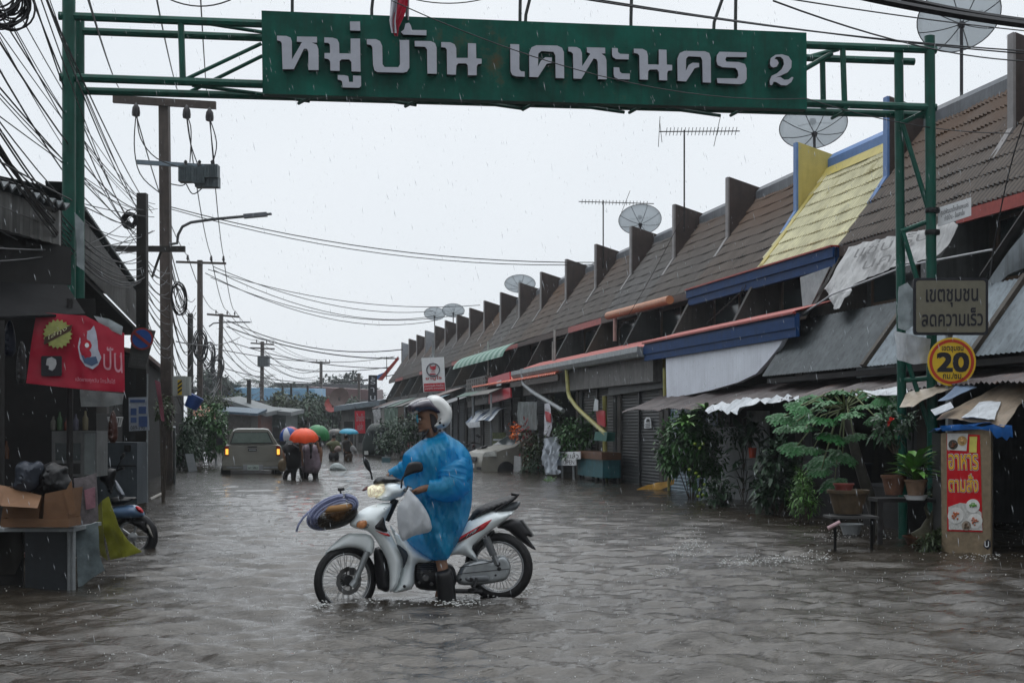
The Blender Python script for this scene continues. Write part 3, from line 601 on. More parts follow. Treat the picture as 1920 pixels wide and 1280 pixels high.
# orange gutter piece and posts of the upper floor
t = thing('gutter', WX(1200, 590, 9.8), 'orange plastic gutter with a pink downpipe under the tiled eave', 'gutter')
mb = MB(); a, b = WX(1140, 592, 9.7), WX(1256, 562, 9.7); mb.tube([a, b], .10, 10); mb.build('trough', M('orange_pvc', (.42, .17, .08), .4, .2, 6, .1), t, smooth=40)
mb = MB(); a = WX(1153, 596, 9.72); mb.tube([a, a+Vector((0, 0, -.6))], .05, 8); mb.build('downpipe', M('pink_pvc', (.42, .27, .24), .4, .2, 6, .1), t, smooth=40)
t = thing('tile_awning', WX(990, 710, 8.8), 'bright orange tiled awning strip below the grey gutter', 'awning')
mb = MB(); corr(mb, (9.25, 52, 3.08), (9.25, 38, 3.08), (8.6, 38, 2.82), (8.6, 52, 2.82), 60, .03); mb.build('tiles', orange, t, smooth=40)
mb = MB(); mb.box(8.66, 8.7, 38, 52, 2.62, 2.78); mb.build('board', M('wood_d', (.05, .035, .028)), t)
def uprights(lst, m, X, label):
    for (px, y0, y1, r), lb in zip(lst, label):
        mb = MB(); a = WX(px, y0, X); b = WX(px, y1, X); mb.tube([a, b], r, 6); mb.build('post', m, label=lb, cat='post', group='thin posts on the balconies')
uprights([(1040, 618, 682, .035), (1036, 640, 682, .02), (915, 640, 705, .03)], M('post_pale', (.35, .36, .34), .5), 9.35, ('tall pale post standing on the grey gutter canopy', 'shorter thin post just left of the pale one on the gutter canopy', 'pale post in front of the green striped awning'))
# green striped awning
t = thing('striped_awning', WX(915, 660, 9.2), 'green and white striped awning curling over a dark balcony', 'awning')
ga = M('awning_green', (.03, .14, .095), .5, .2, 6, .1); gw = M('awning_pale', (.22, .33, .28), .5, .2, 6, .1)
A, B = WX(868, 658, 9.3), WX(966, 644, 9.3)
for k in range(20):
    y0 = lerp(A.y, B.y, k/20); y1 = lerp(A.y, B.y, (k+1)/20); mb = MB()
    mb.grid(lambda u, v: Vector((9.7-.85*math.sin(v*1.4), lerp(y0, y1, u), 4.28-.62*(1-math.cos(v*1.45)))), 2, 8, th=(0, 0, .004)); mb.build('stripe', ga if k % 2 else gw, t)
# red board, block balustrade, hanging cloths
t = thing('shop_board', WX(937, 722, 9.0), 'plain red board with small pale mark hung on the balcony beside the block balustrade', 'sign'); f = frX(8.66)
board([(916, 757), (957, 745), (955, 697), (915, 709)], f, redp, 'panel', t, th=.05)
mb = MB(); mb.prism([f.P(931, 724, .03), f.P(940, 722, .03), f.P(940, 712, .03), f.P(931, 715, .03)], f.n*.004); mb.build('mark', tarpw, t)
t = thing('balustrade', WX(895, 730, 9.1), 'grey pierced block balustrade of a balcony left of the red board', 'balustrade'); f = frX(8.68)
board([(876, 764), (914, 755), (914, 743), (876, 752)], f, concrete, 'base', t, th=.14); board([(875, 716), (914, 708), (914, 704), (875, 712)], f, concrete, 'rail', t, th=.16)
mb = MB()
for i in range(9):
    mb.prism([f.P(877+i*4.1, 752-i*1.0), f.P(879+i*4.1, 752-i*1.0), f.P(879+i*4.1, 714-i*.9), f.P(877+i*4.1, 714-i*.9)], f.n*.1)
for j in range(5): mb.prism([f.P(876, 746-j*8), f.P(914, 737-j*8), f.P(914, 735-j*8), f.P(876, 744-j*8)], f.n*.08)
mb.build('blocks', concrete, t)
sheet([(970, 753), (1008, 753), (1006, 806), (972, 805)], frX(8.9), M('cloth_grey', (.16, .18, .18), .6, .3, 5, .2), 'hanging_sheet', label='pale grey cloth sheet hanging under the canopy right of the striped plastic awning', cat='cloth', amp=.05, folds=.02)
t = thing('plastic_awning', WX(910, 780, 8.6), 'blue and white striped plastic awning sagging above the parked silver car', 'awning')
for k in range(8):
    q0 = WX(872+k*6, 792-k*.6, 8.1); q1 = WX(878+k*6, 791.4-k*.6, 8.1); q2 = WX(908+k*6, 766-k*.5, 8.9); q3 = WX(902+k*6, 766.5-k*.5, 8.9)
    mb = MB(); mb.grid(lambda u, v: quadpt((q0, q1, q2, q3), u, v)+UP*(.05*math.sin(v*3.1)-.03*math.sin(k+v*7)), 2, 6, th=(0, 0, .004)); mb.build('stripe', M('strip_w', (.45, .49, .52), .3, .2, 6, .3) if k % 3 else M('strip_b', (.05, .10, .18), .3, .2), t)
sheet([(872, 792), (900, 790), (900, 800), (880, 802)], frX(8.1), tarpw, 'valance', t, amp=.03)
# open sign, teal box, posts
t = thing('open_sign', WX(1066, 860, 8.6), 'white board reading open in Thai and English, standing before the teal box', 'sign'); f = frX(8.6)
board([(1045, 872), (1079, 872), (1079, 860), (1087, 860), (1087, 846), (1046, 847)], f, white, 'board', t, th=.03)
text('เปิดแล้ว', [f.P(1048, 859), f.P(1085, 859), f.P(1085, 847.5), f.P(1048, 848)], ink, t, n=f.n, off=.004)
text('OPEN', [f.P(1056, 870), f.P(1077, 870), f.P(1077, 862), f.P(1056, 862)], ink, t, n=f.n, off=.004)
mb = MB(); a = f.P(1053, 872); b = f.P(1074, 872); mb.box(a.x, a.x+.04, a.y-.03, a.y+.03, -.4, a.z); mb.box(b.x, b.x+.04, b.y-.03, b.y+.03, -.4, b.z); mb.build('leg', galv, t)
t = thing('storage_box', WX(1108, 870, 8.9), 'teal counter with a brown wooden top left of the yellow pipe', 'counter')
c = WX(1083, 885, 8.75); d = WX(1130, 885, 8.75); mb = MB(); mb.box(8.75, 9.2, d.y, c.y, .12, .56); mb.build('body', M('teal', (.012, .10, .12), .45, .3, 5, .1, streak=.5), t)
mb = MB(); mb.box(8.72, 9.2, d.y-.03, c.y, .56, .74); mb.build('top', M('brown_wood', (.11, .05, .025), .5, .3, 5, .1), t)
mb = MB()
for yy in (d.y+.08, c.y-.08):
    for xx in (8.8, 9.15): mb.box(xx-.03, xx+.03, yy-.03, yy+.03, -.4, .12)
mb.build('leg', dark, t)
f = frX(8.5)
sheet([(1020, 822), (1044, 818), (1048, 850), (1046, 878), (1053, 884), (1048, 889), (1022, 889), (1018, 860)], f, Mfilm('film_white', (.55, .60, .66), .3, .1, .3, bump=.6), 'wrapped_stand', label='stand wrapped in printed white plastic between the red plant and the open sign', cat='stand', amp=.12, freq=5)
t = thing('sign_strip', WX(1033, 780, 8.6), 'narrow red white and blue cloth hanging above the wrapped stand', 'cloth')
sheet([(1021, 757), (1030, 755), (1036, 790), (1030, 818), (1020, 815)], frX(8.6), M('cloth_white', (.5, .5, .55)), 'cloth', t, amp=.03)
sheet([(1023, 770), (1033, 775), (1032, 792), (1024, 790)], frX(8.57), redp, 'red_cloth', t, amp=.03)
board([(1113, 825), (1137, 827), (1139, 810), (1116, 809)], frX(8.7), M('green_box', (.02, .12, .10), .4, .3), 'letter_box', th=.2, label='small green box fixed where the diagonal yellow drainpipe ends', cat='box')
board([(1120, 795), (1134, 800), (1133, 770), (1117, 768)], frX(8.95), redp, 'small_sign', th=.03, label='small red panel left of the upright yellow pipe', cat='sign')
sheet([(1112, 770), (1122, 770), (1122, 750), (1116, 747)], frX(8.9), tarpw, 'paper', label='scrap of white paper hanging above the small red panel', cat='paper', amp=.02)
# ---- far canopies k = 5..16 with clutter
cols = [(.05, .10, .08), (.13, .14, .15), (.10, .07, .065), (.06, .12, .16), (.16, .17, .17), (.08, .075, .07)]
for k in range(5, 17):
    y1 = Y0F+SP*k; y0 = y1-SP; rs = random.Random(k); X0 = rs.uniform(7.9, 8.4); zf = rs.uniform(2.2, 2.55); zb = zf+.45
    t = thing('shop_awning', (9, (y0+y1)/2, 2.5), 'corrugated shop awning, %s one past the end of the long grey gutter' % ORD[k-5], 'awning', 'corrugated shop awnings further along the row')
    mb = MB(); corr(mb, (9.3, y1-.05, zb), (9.3, y0+.05, zb), (X0, y0+.05, zf), (X0, y1-.05, zf), 24, .018); mb.build('roof_sheet', M('aw%d' % (k % 6), cols[k % 6], .4, .35, 3, .1, metal=.2, streak=.4), t)
    mb = MB()
    for yy in (y0+.15, y1-.15): mb.box(X0+.05, X0+.11, yy-.03, yy+.03, -.5, zf)
    mb.build('post', galv if k % 2 else dark, t)
    if k not in (5, 6, 8):
        cc = [(.08, .10, .08), (.14, .14, .13), (.05, .05, .06), (.09, .05, .03)][k % 4]
        mb = MB(); mb.box(X0+.1, X0+.13, y0+.3, y0+.3+rs.uniform(1.5, 3), zf-rs.uniform(.5, 1.1), zf-.02); mb.build('side_curtain', M('curt%d' % (k % 4), cc, .6, .4, 3, .2, streak=.5), t)
# goods and boards standing before the shutters
rs = random.Random(404)
for k in range(5, 15):
    y1 = Y0F+SP*k; y0 = y1-SP
    c0 = (8.9, y0+rs.uniform(.5, 1.2)); nm, cn = (('crate', 'stacked crate'), ('sack', 'sack'), ('board_sign', 'small board'))[k % 3]
    lb = '%s before the shop front, %s house beyond the yellow roofed one' % ({0: 'dull blue crate', 1: 'pale lumpy sack', 2: 'small faded sign board'}[k % 3], ORD[k])
    cc = [(.03, .06, .12), (.20, .18, .15), (.18, .05, .04), (.10, .12, .05), (.22, .22, .21)][rs.randrange(5)]; m = M('goods_%d' % k, cc, .6, .4, 12, .3)
    if k % 3 == 0:
        t = thing(nm, (c0[0], c0[1], 0), lb, cn); mb = MB(); h = rs.uniform(.3, .6); mb.box(8.65, 9.15, c0[1], c0[1]+.7, -.3, h); mb.build('body', m, t); mb = MB(); mb.box(8.63, 9.17, c0[1]-.02, c0[1]+.72, h+.001, h+.05); mb.build('rim', dark, t)
        mb = MB(); [mb.box(8.635, 8.652, c0[1]+.05+i*.13, c0[1]+.11+i*.13, .08, h-.06) for i in range(5)]; mb.build('slots', dark, t)
    elif k % 3 == 1:
        mb = MB(); mb.ball((c0[0], c0[1]+.3, .2), .34, 14, 10, (1, 1.1, .9)); mb.v = [tuple(Vector(v)*1.0+Vector((fbm(v[0]*5, v[1]*5, v[2]*5)*.07, 0, fbm(v[2]*5, v[0]*5)*.07))) for v in mb.v]; mb.build(nm, m, None, smooth=True, label=lb, cat=cn)
    else:
        t = thing(nm, (8.7, c0[1], 0), lb, cn); f = Fr((8.6, c0[1], .8), (-.8, -.6, .12)); z0 = rs.uniform(.1, .3)
        mb = MB(); q = [f.to3(-.3, z0-.8), f.to3(.3, z0-.8), f.to3(.3, z0+.1), f.to3(-.3, z0+.1)]; mb.prism(q, f.n*.03); mb.build('panel', m, t); mb = MB(); [mb.obox(f.to3(0, z0-.15-i*.16, .02), f.a*(.22-.03*(i % 2)), f.b*.03, f.n*.004) for i in range(4)]; mb.build('print', tarpw if cc[0] < .2 else redp, t)
# white sign with the round logo
Ys = 58.
f = Fr((7.8, 55, 0), (-.25, -1, 0)); t = thing('shop_sign', f.P(813, 735), 'white sign board with a round face logo above a red text band', 'sign')
board([(794, 735), (835, 733), (832, 669), (790, 671)], f, white, 'board', t, th=.12)
board([(795.5, 734), (834.5, 732), (833.7, 717), (794.6, 719)], f, redp, 'text_band', t, th=.02, off=.02)
lg = M('logo_navy', (.03, .03, .06)); mb = MB(); cx, cy = 812, 693
ring = [f.P(cx+12*math.cos(a*math.pi/12), cy+12*math.sin(a*math.pi/12), .03) for a in range(25)]; mb.tube(ring, .02, 5, cap=False); mb.build('logo_ring', lg, t)
mb = MB()
mb.prism([f.P(806, 682, .025), f.P(808, 687, .025), f.P(816, 686, .025), f.P(818, 681, .025), f.P(817, 691, .025), f.P(812, 694, .025), f.P(807, 691, .025)], f.n*.01)
for q in ((806, 700, 817, 702), (808, 696, 816, 697)): mb.prism([f.P(q[0], q[1], .025), f.P(q[2], q[1], .025), f.P(q[2], q[3], .025), f.P(q[0], q[3], .025)], f.n*.01)
mb.build('logo_mark', redp, t)
text('ซามูไร', [f.P(798, 714), f.P(828, 712), f.P(828, 704), f.P(798, 706)], redp, t, n=f.n, off=.01, bold=.03)
text('อาหารตามสั่ง ก๋วยเตี๋ยว\nขายทุกวัน อาหารกล่อง', [f.P(797, 732), f.P(833, 730), f.P(832, 719), f.P(796, 721)], white, t, n=f.n, off=.05)
for pp in (812,): mb = MB(); a = f.P(pp, 735, -.15); mb.tube([a+Vector((0, 0, -.8)), a+Vector((0, 0, 2.0))], .05, 8); mb.build('pole', galv, t)
f = Fr((6.8, 86, 0), (-.1, -1, 0)); t = thing('vertical_sign', f.P(699, 755), 'tall dark vertical shop sign with pale lettering at the far end of the row', 'sign')
board([(690, 756), (707, 755), (707, 703), (691, 703)], f, M('sign_dark', (.02, .02, .025)), 'board', t, th=.2)
text('ร้\nา\nน', [f.P(694, 750), f.P(704, 750), f.P(704, 707), f.P(694, 707)], tarpw, t, n=f.n, off=.01)
mb = MB(); a = f.P(699, 755, -.15); mb.tube([a+Vector((0, 0, -4.)), a+Vector((0, 0, 1.2))], .06, 8); mb.build('pole', dark, t)
f = Fr((5.4, 76, 0), (-.1, -1, 0)); t = thing('banner', f.P(675, 810), 'upright red banner with pale writing beside the far shop front', 'banner')
board([(666, 812), (685, 812), (684, 770), (665, 770)], f, redp, 'cloth', t, th=.04)
text('น้ำแข็ง\nเปล่า', [f.P(668, 806), f.P(683, 806), f.P(683, 775), f.P(668, 775)], M('lt_grey', (.3, .3, .32)), t, n=f.n, off=.01)
mb = MB(); a = f.P(666, 812, -.1); mb.tube([a+Vector((0, 0, -1.5)), a+Vector((0, 0, 1.4))], .03, 6); mb.build('pole', dark, t)

# ================================================ RIGHT FOREGROUND FRONT (houses -3..-1)
def rsheet(k, pts, m, label, ribs, name='slanted_sheet'):
    mb = MB(); corr(mb, *pts, ribs, .012, th=.003); return mb.build(name, m, label=label, cat='metal sheet', group='slanted corrugated sheets over the porch')
fs = frX(9.2)
s0 = lambda y: Vector((9.34, y, 3.16)); s1 = lambda y: Vector((8.62, y, 2.20))
rsheet(0, (s0(22.7), s0(18.65), s1(18.65), s1(22.5)), zinc_d, 'dark slanted corrugated sheet right of the white curved wall', 34)
rsheet(1, (s0(18.5), s0(15.7), s1(15.7), s1(18.5)), zinc, 'blue grey slanted corrugated sheet behind the gate post and the speed sign', 26)
rsheet(2, (s0(15.55), s0(11), s1(11), s1(15.55)), zinc, 'blue grey slanted corrugated sheet running out of the right edge of the photo', 40)
for y, lb in ((18.58, 'dirty brown rafter strip between the dark and the blue grey slanted sheets'), (15.62, 'dirty brown rafter strip between the two blue grey slanted sheets')):
    mb = MB(); a = s0(y); b = s1(y); n = Vector((-.8, 0, .6)); mb.obox((a+b)/2+n*.03, (a-b)/2*1.02, (0, .055, 0), n*.03); mb.build('rafter', M('rafter', (.06, .05, .04), .6, .4, 6, .2), label=lb, cat='rafter')
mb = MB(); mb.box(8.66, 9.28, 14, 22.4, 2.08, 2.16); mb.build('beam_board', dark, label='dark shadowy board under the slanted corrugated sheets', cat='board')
board([(1605, 688), (1690, 680), (1690, 700), (1606, 708)], frX(8.7), zinc, 'vent_panel', th=.03, label='small grey panel below the slanted sheets left of the gate post', cat='panel')
# brown tin awning over the porch, three lengths
def tin(y0, y1, za, zb, label, m=zinc_br, X0=8.15, X1=9.3, dz=0, amp=.05):
    mb = MB(); corr(mb, (X1, y1, za), (X1, y0, za), (X0, y0, zb+dz), (X0, y1, zb), int((y1-y0)*9), .014, rows=8, noise_a=amp); return mb.build('tin_awning', m, label=label, cat='awning', group='brown corrugated porch awnings')
tin(23.2, 29.6, 2.12, 1.70, 'brown corrugated porch awning under the white wall, left end in front of the shutter')
tin(18.9, 23.3, 2.13, 1.74, 'brown corrugated porch awning behind the papaya crown', dz=.04)
tin(12.0, 18.95, 2.10, 1.84, 'brown corrugated porch awning behind the gate posts', dz=.02)
sheet([(1322, 770), (1335, 760), (1400, 748), (1480, 742), (1500, 744), (1496, 752), (1470, 750), (1440, 758), (1425, 752), (1405, 764), (1385, 774), (1362, 772), (1348, 768), (1330, 778)], Fr((8.1, 24, 1.75), (-.6, 0, .8)), tarpw, 'plastic_sheet', label='torn white plastic sheet on the edge of the porch awning above the citrus bush', cat='plastic sheet', amp=.07, freq=3.5, folds=.01)
fw2 = Fr((7.95, 16, 1.7), (-.5, -.1, .8))
rusty = M('rusty_sheet', (.24, .19, .14), .5, .5, 4, .3, rust=(.18, .08, .04), rustamt=.5)
sheet([(1755, 785), (1768, 775), (1830, 745), (1925, 700), (1990, 690), (1990, 740), (1925, 748), (1880, 797), (1815, 792)], fw2, rusty, 'torn_sheet', label='torn rust stained pale sheet roofing above the menu kiosk', cat='roof sheet', amp=.05, freq=2)
sheet([(1806, 790), (1840, 762), (1880, 760), (1872, 780), (1870, 796)], fw2, tarpw, 'white_patch', label='bright white sheet patch on the torn roofing above the kiosk', cat='roof sheet', amp=.03, off=.06)
sheet([(1765, 765), (1800, 733), (1838, 738), (1790, 760)], fw2, M('patch_blue', (.20, .27, .38), .4, .2, 6, .1), 'blue_patch', label='pale blue grey sheet patch right of the sign pole', cat='roof sheet', amp=.03, off=.08)
sheet([(1690, 770), (1706, 745), (1760, 728), (1800, 722), (1790, 735), (1740, 750), (1715, 768)], fw2, M('patch_cream', (.45, .38, .30), .4, .4, 6, .1), 'cream_patch', label='cream and rust coloured sheet patch between the gate posts', cat='roof sheet', amp=.04, off=.05)
sheet([(1600, 738), (1700, 728), (1705, 740), (1660, 745), (1610, 748)], fw2, tarpw, 'plastic_strip', label='thin white plastic strip on the awning edge left of the gate post', cat='plastic sheet', amp=.04, off=.02)
sheet([(1752, 782), (1790, 768), (1796, 778), (1760, 792)], fw2, tarpw, 'small_patch', label='small white scrap of sheet directly above the kiosk', cat='roof sheet', amp=.02, off=.09)
# big white hand-lettered banner
fb = Fr((9.45, 20, 3.9), (-.85, 0, .5)); t = thing('cloth_banner', fb.P(1650, 500), 'large ragged white banner with faded hand painted Thai letters slung below the brown eave', 'banner')
bm = M('banner_cloth', (.40, .40, .40), .6, .3, 3, .2, streak=.4)
sheet([(1590, 462), (1680, 442), (1755, 425), (1782, 410), (1800, 425), (1775, 462), (1752, 480), (1720, 490), (1650, 510), (1608, 530), (1575, 545), (1545, 542), (1562, 515)], fb, bm, 'cloth', t, amp=.05)
sheet([(1548, 542), (1590, 535), (1598, 545), (1585, 560), (1575, 580), (1560, 578), (1556, 560)], fb, bm, 'loose_corner', t, amp=.1)
fad = M('faded_ink', (.13, .13, .13)); text('แซ่บ รับ\nนคร', [fb.P(1590, 520), fb.P(1740, 478), fb.P(1752, 432), fb.P(1620, 462)], fad, t, n=fb.n, off=.07)
mb = MB(); mb.tube([fb.P(1485, 602, .05), fb.P(1560, 552, .05), fb.P(1700, 498, .05), fb.P(1860, 468, .05)], .014, 6); mb.build('rod', M('rod', (.45, .45, .47)), t)
board([(1500, 520), (1556, 500), (1512, 590), (1506, 590)], frX(9.55), M('cloudy_film', (.22, .25, .26), .3, .4, 4, .2), 'side_screen', th=.02, label='triangular cloudy plastic screen at the right end of the blue roofed balcony', cat='screen')
# grey panels at the far right
f = frX(9.5); board([(1850, 520), (1925, 430), (1990, 380), (1990, 470), (1925, 500), (1890, 515), (1840, 560)], f, zinc, 'gable_panel', th=.03, label='grey triangular sheet panel at the right edge above the speed sign', cat='panel')
mb = MB(); mb.tube([WX(1845, 520, 9.3), WX(1930, 395, 9.3)], .07, 6); mb.build('gable_beam', dark, label='dark slanted roof beam at the right edge of the photo', cat='beam')
# bags tied on the gate
fg = Fr(GPL(1700, 600, -.25), GN)
for poly, lb, m in (([(1684, 538), (1700, 530), (1712, 545), (1712, 610), (1700, 620), (1686, 615), (1682, 580)], 'tall crumpled clear plastic sheet tied to the right gate posts', Mfilm('film_clear', (.45, .5, .52), .3, .25, .3, bump=.6)),
                    ([(1678, 620), (1720, 630), (1745, 635), (1744, 680), (1715, 683), (1682, 675)], 'crumpled white plastic sheet tied on the right gate posts left of the round sign', tarpw)):
    sheet(poly, fg, m, 'plastic_sheet', label=lb, cat='plastic sheet', amp=.05, freq=7, res=.04)
fg2 = Fr(GPL(148, 450, -.12), GN); sheet([(140, 398), (158, 418), (158, 508), (144, 498)], fg2, Mfilm('film_clear', (.45, .5, .52)), 'plastic_sheet', label='strip of clear plastic sheet tied to the left gate post', cat='plastic sheet', amp=.04, freq=6, res=.04)
fg3 = Fr(GPL(1790, 400, -.05), GN+Vector((.5, 0, 0))); t = thing('small_sign', fg3.P(1790, 400), 'small white notice board with black Thai text fixed beside the right gate post', 'sign')
board([(1759, 425), (1821, 404), (1821, 370), (1758, 390)], fg3, white, 'board', t, th=.02)
text('ศูนย์พัฒนาเด็กเล็กเคหะนคร\nทำสีบ้าน - ขึ้นเสาเข็ม', [fg3.P(1764, 417), fg3.P(1816, 400), fg3.P(1816, 377), fg3.P(1764, 393)], ink, t, n=fg3.n, off=.004)
# speed signs on their own pole
ps = W(1782, 800, 16.6); ps.z = -.5; t = thing('speed_sign', ps, 'square grey sign over a round yellow and red 20 speed sign on a pole', 'sign')
f = Fr(W(1782, 650, 16.55), TOCAM); mb = MB(); a = f.P(1782, 632); mb.box(ps.x-.03, ps.x+.03, ps.y-.0, ps.y+.06, -.5, a.z+.3); mb.build('pole', galv, t)
def rrect(x0, y0, x1, y1, r):
    o = []
    for cx, cy, a0 in ((x1-r, y1-r, 0), (x0+r, y1-r, 90), (x0+r, y0+r, 180), (x1-r, y0+r, 270)):
        for k in range(5): a = math.radians(a0+k*22.5); o.append((cx+r*math.cos(a), cy+r*math.sin(a)))
    return o
sg = M('sign_khaki', (.155, .145, .105), .4, .12, 8, .05)
o = board(rrect(1713, 521, 1853, 628, 6), f, ink, 'frame', t, th=.03); board(rrect(1718, 526, 1848, 623, 5), f, sg, 'plate', t, th=.01, off=.008)
text('เขตชุมชน', [f.P(1736, 576), f.P(1833, 574), f.P(1833, 541), f.P(1736, 543)], ink, t, n=f.n, off=.012, bold=.03)
text('ลดความเร็ว', [f.P(1728, 612), f.P(1842, 610), f.P(1842, 577), f.P(1728, 579)], ink, t, n=f.n, off=.012, bold=.03)
disc = lambda cx, cy, r, f=f: [(cx+r*math.cos(a*math.pi/20), cy+r*math.sin(a*math.pi/20)) for a in range(40)]
board(disc(1784.5, 678, 45.5), f, M('sign_yellow', (.62, .40, .02), .35, .1, 5, .03), 'round_plate', t, th=.012, off=.02)
for r0, r1 in ((42, 36.5),):
    mb = MB(); n_ = 40; vs = [f.P(1784.5+r*math.cos(a*2*math.pi/n_), 678+r*math.sin(a*2*math.pi/n_), .0225) for r in (r0, r1) for a in range(n_)]; mb.add(vs, [(i, (i+1) % n_, (i+1) % n_+n_, i+n_) for i in range(n_)]); mb.build('red_ring', M('ring_red', (.42, .035, .015), .35, .1), t)
text('เขตชุมชน', [f.P(1765, 661), f.P(1805, 661), f.P(1805, 649), f.P(1765, 649)], ink, t, n=f.n, off=.024, bold=.03)
text('20', [f.P(1757, 696), f.P(1814, 696), f.P(1814, 662), f.P(1757, 662)], ink, t, n=f.n, off=.024, bold=.07)
text('กม./ซม.', [f.P(1767, 710), f.P(1804, 710), f.P(1804, 699), f.P(1767, 699)], ink, t, n=f.n, off=.024, bold=.03)
# ---- kiosk
K0 = WG(1768, 1034); K1 = WG(1858, 1040); kd = (K1-K0).normalized(); kn = Vector((kd.y, -kd.x, 0))
fk = Fr(K0, kn); t = thing('menu_kiosk', (K0+K1)/2, 'upright board kiosk with a red food menu poster and a blue tarpaulin on top', 'kiosk')
kw_ = M('chipboard', (.22, .17, .11), .6, .25, 14, .15, streak=.2)
q = [fk.P(1766, 1030), fk.P(1857, 1036), fk.P(1858, 800), fk.P(1764, 812)]
q[0].z = -.3; q[1].z = -.3
mb = MB(); mb.prism([p-fk.n*.02 for p in q], fk.n*.04); mb.build('front_board', kw_, t)
rc = q[1]+Vector((.30, .75, 0)); mb = MB(); mb.add([q[1], rc, Vector((rc.x, rc.y, q[2].z)), q[2], q[0], q[0]+(rc-q[1]), q[3]+(rc-q[1])], [(0, 1, 2, 3)]); mb.prism([q[1]-fk.n*.04, rc, Vector((rc.x, rc.y, q[2].z)), q[2]-fk.n*.04], kd*.03); mb.prism([q[0]-fk.n*.04, q[0]+(rc-q[1]), q[3]+(rc-q[1]), q[3]-fk.n*.04], kd*.03); mb.build('side_board', M('side_black', (.012, .012, .013), .5), t)
po = board([(1776, 995), (1842, 997), (1837, 815), (1775, 812)], fk, M('poster_red', (.50, .012, .02), .3, .12, 5, .05), 'poster', t, th=.006, off=.006)
po['label'] = 'red menu poster with yellow Thai lettering and food plates'
yl = M('print_yellow', (.75, .42, .04), .4, .1); dk = M('print_maroon', (.06, .01, .01), .4)
for body, b, tt in (('อาหาร', 879, 852), ('ตามสั่ง', 921, 889)):
    qq = [fk.P(1780, b), fk.P(1835, b+1), fk.P(1834, tt), fk.P(1779, tt)]
    text(body, qq, white, po, n=fk.n, off=.008, bold=.09); text(body, qq, dk, po, n=fk.n, off=.010, bold=.055); text(body, qq, yl, po, n=fk.n, off=.012, bold=.02)
board([(1776, 843), (1812, 845), (1815, 812), (1776, 812)], fk, M('food_white', (.6, .6, .58)), 'food_photo', po, th=.002, off=.012)
board([(1817, 848), (1831, 848), (1832, 818), (1818, 818)], fk, M('tag_yel', (.6, .55, .12)), 'price_tag', po, th=.002, off=.012)
board([(1779, 992), (1842, 994), (1840, 960), (1820, 945), (1800, 942), (1778, 950)], fk, M('food_panel', (.5, .5, .48), .4, .3, 40), 'food_photo', po, th=.002, off=.012)
for cx, cy, r, c1, c2 in ((1792, 966, 15, (.62, .62, .6), (.45, .14, .06)), (1824, 948, 13, (.62, .62, .6), (.10, .28, .04)), (1828, 976, 14, (.64, .64, .62), (.42, .16, .10)), (1812, 985, 9, (.3, .25, .2), (.12, .08, .05)), (1787, 833, 9, (.06, .05, .04), (.16, .06, .03)), (1804, 826, 9, (.45, .3, .12), (.55, .35, .15))):
    board([(cx+r*math.cos(a*math.pi/10), cy+r*math.sin(a*math.pi/10)) for a in range(20)], fk, M('pl%d' % cx, c1), 'plate', po, th=.003, off=.016)
    mb = MB()
    rs = random.Random(cx)
    for i in range(14): a = rs.random()*6.28; rr = rs.random()*r*.55; mb.ball(fk.P(cx+rr*math.cos(a), cy+rr*math.sin(a), .02), .012*rs.uniform(.6, 1.2), 6, 4)
    mb.build('dish_food', M('fd%d' % cx, c2, .5, .6, 60), po)
board([(1852, 1030), (1858, 1024), (1857, 1014), (1852, 1010), (1845, 1016), (1844, 1024)], fk, ink, 'emblem', t, th=.003, off=.005)
text('บ', [fk.P(1847, 1025), fk.P(1855, 1025), fk.P(1855, 1014), fk.P(1847, 1014)], white, t, n=fk.n, off=.01)
bt = M('blue_tarp', (.012, .10, .34), .3, .25, 6, .3)
mb = MB(); zt = q[2].z+.03
mb.grid(lambda u, v: q[3]+(q[2]-q[3])*(u*1.35-.05)+(rc-q[1])*v*1.05+fk.n*.04+UP*(.03+.02*math.sin(u*11+v*5)), 20, 8, th=(0, 0, .006)); mb.build('tarpaulin', bt, t, smooth=True)
sheet([(1762, 798), (1800, 795), (1840, 800), (1862, 795), (1898, 797), (1899, 820), (1893, 818), (1888, 826), (1880, 818), (1870, 822), (1858, 808), (1835, 804), (1800, 806), (1766, 808)], Fr(K0+fk.n*.06, kn), bt, 'tarpaulin_edge', t, amp=.03, freq=6, res=.03)
# ================================================ PORCH BEHIND THE PLANTS
board([(1325, 945), (1398, 945), (1398, 800), (1325, 800)], frX(9.28), M('door_grey', (.36, .38, .39), .6, .2, 3, .05, streak=.2), 'door_panel', th=.05, label='pale door panel seen between the citrus bush and the dark porch', cat='door')
board([(1400, 945), (1438, 945), (1438, 770), (1400, 770)], frX(9.26), M('wall_pale', (.38, .40, .41), .6, .2, 3, .05, streak=.3), 'wall_strip', th=.05, label='narrow pale wall strip behind the orange cup plant', cat='wall')
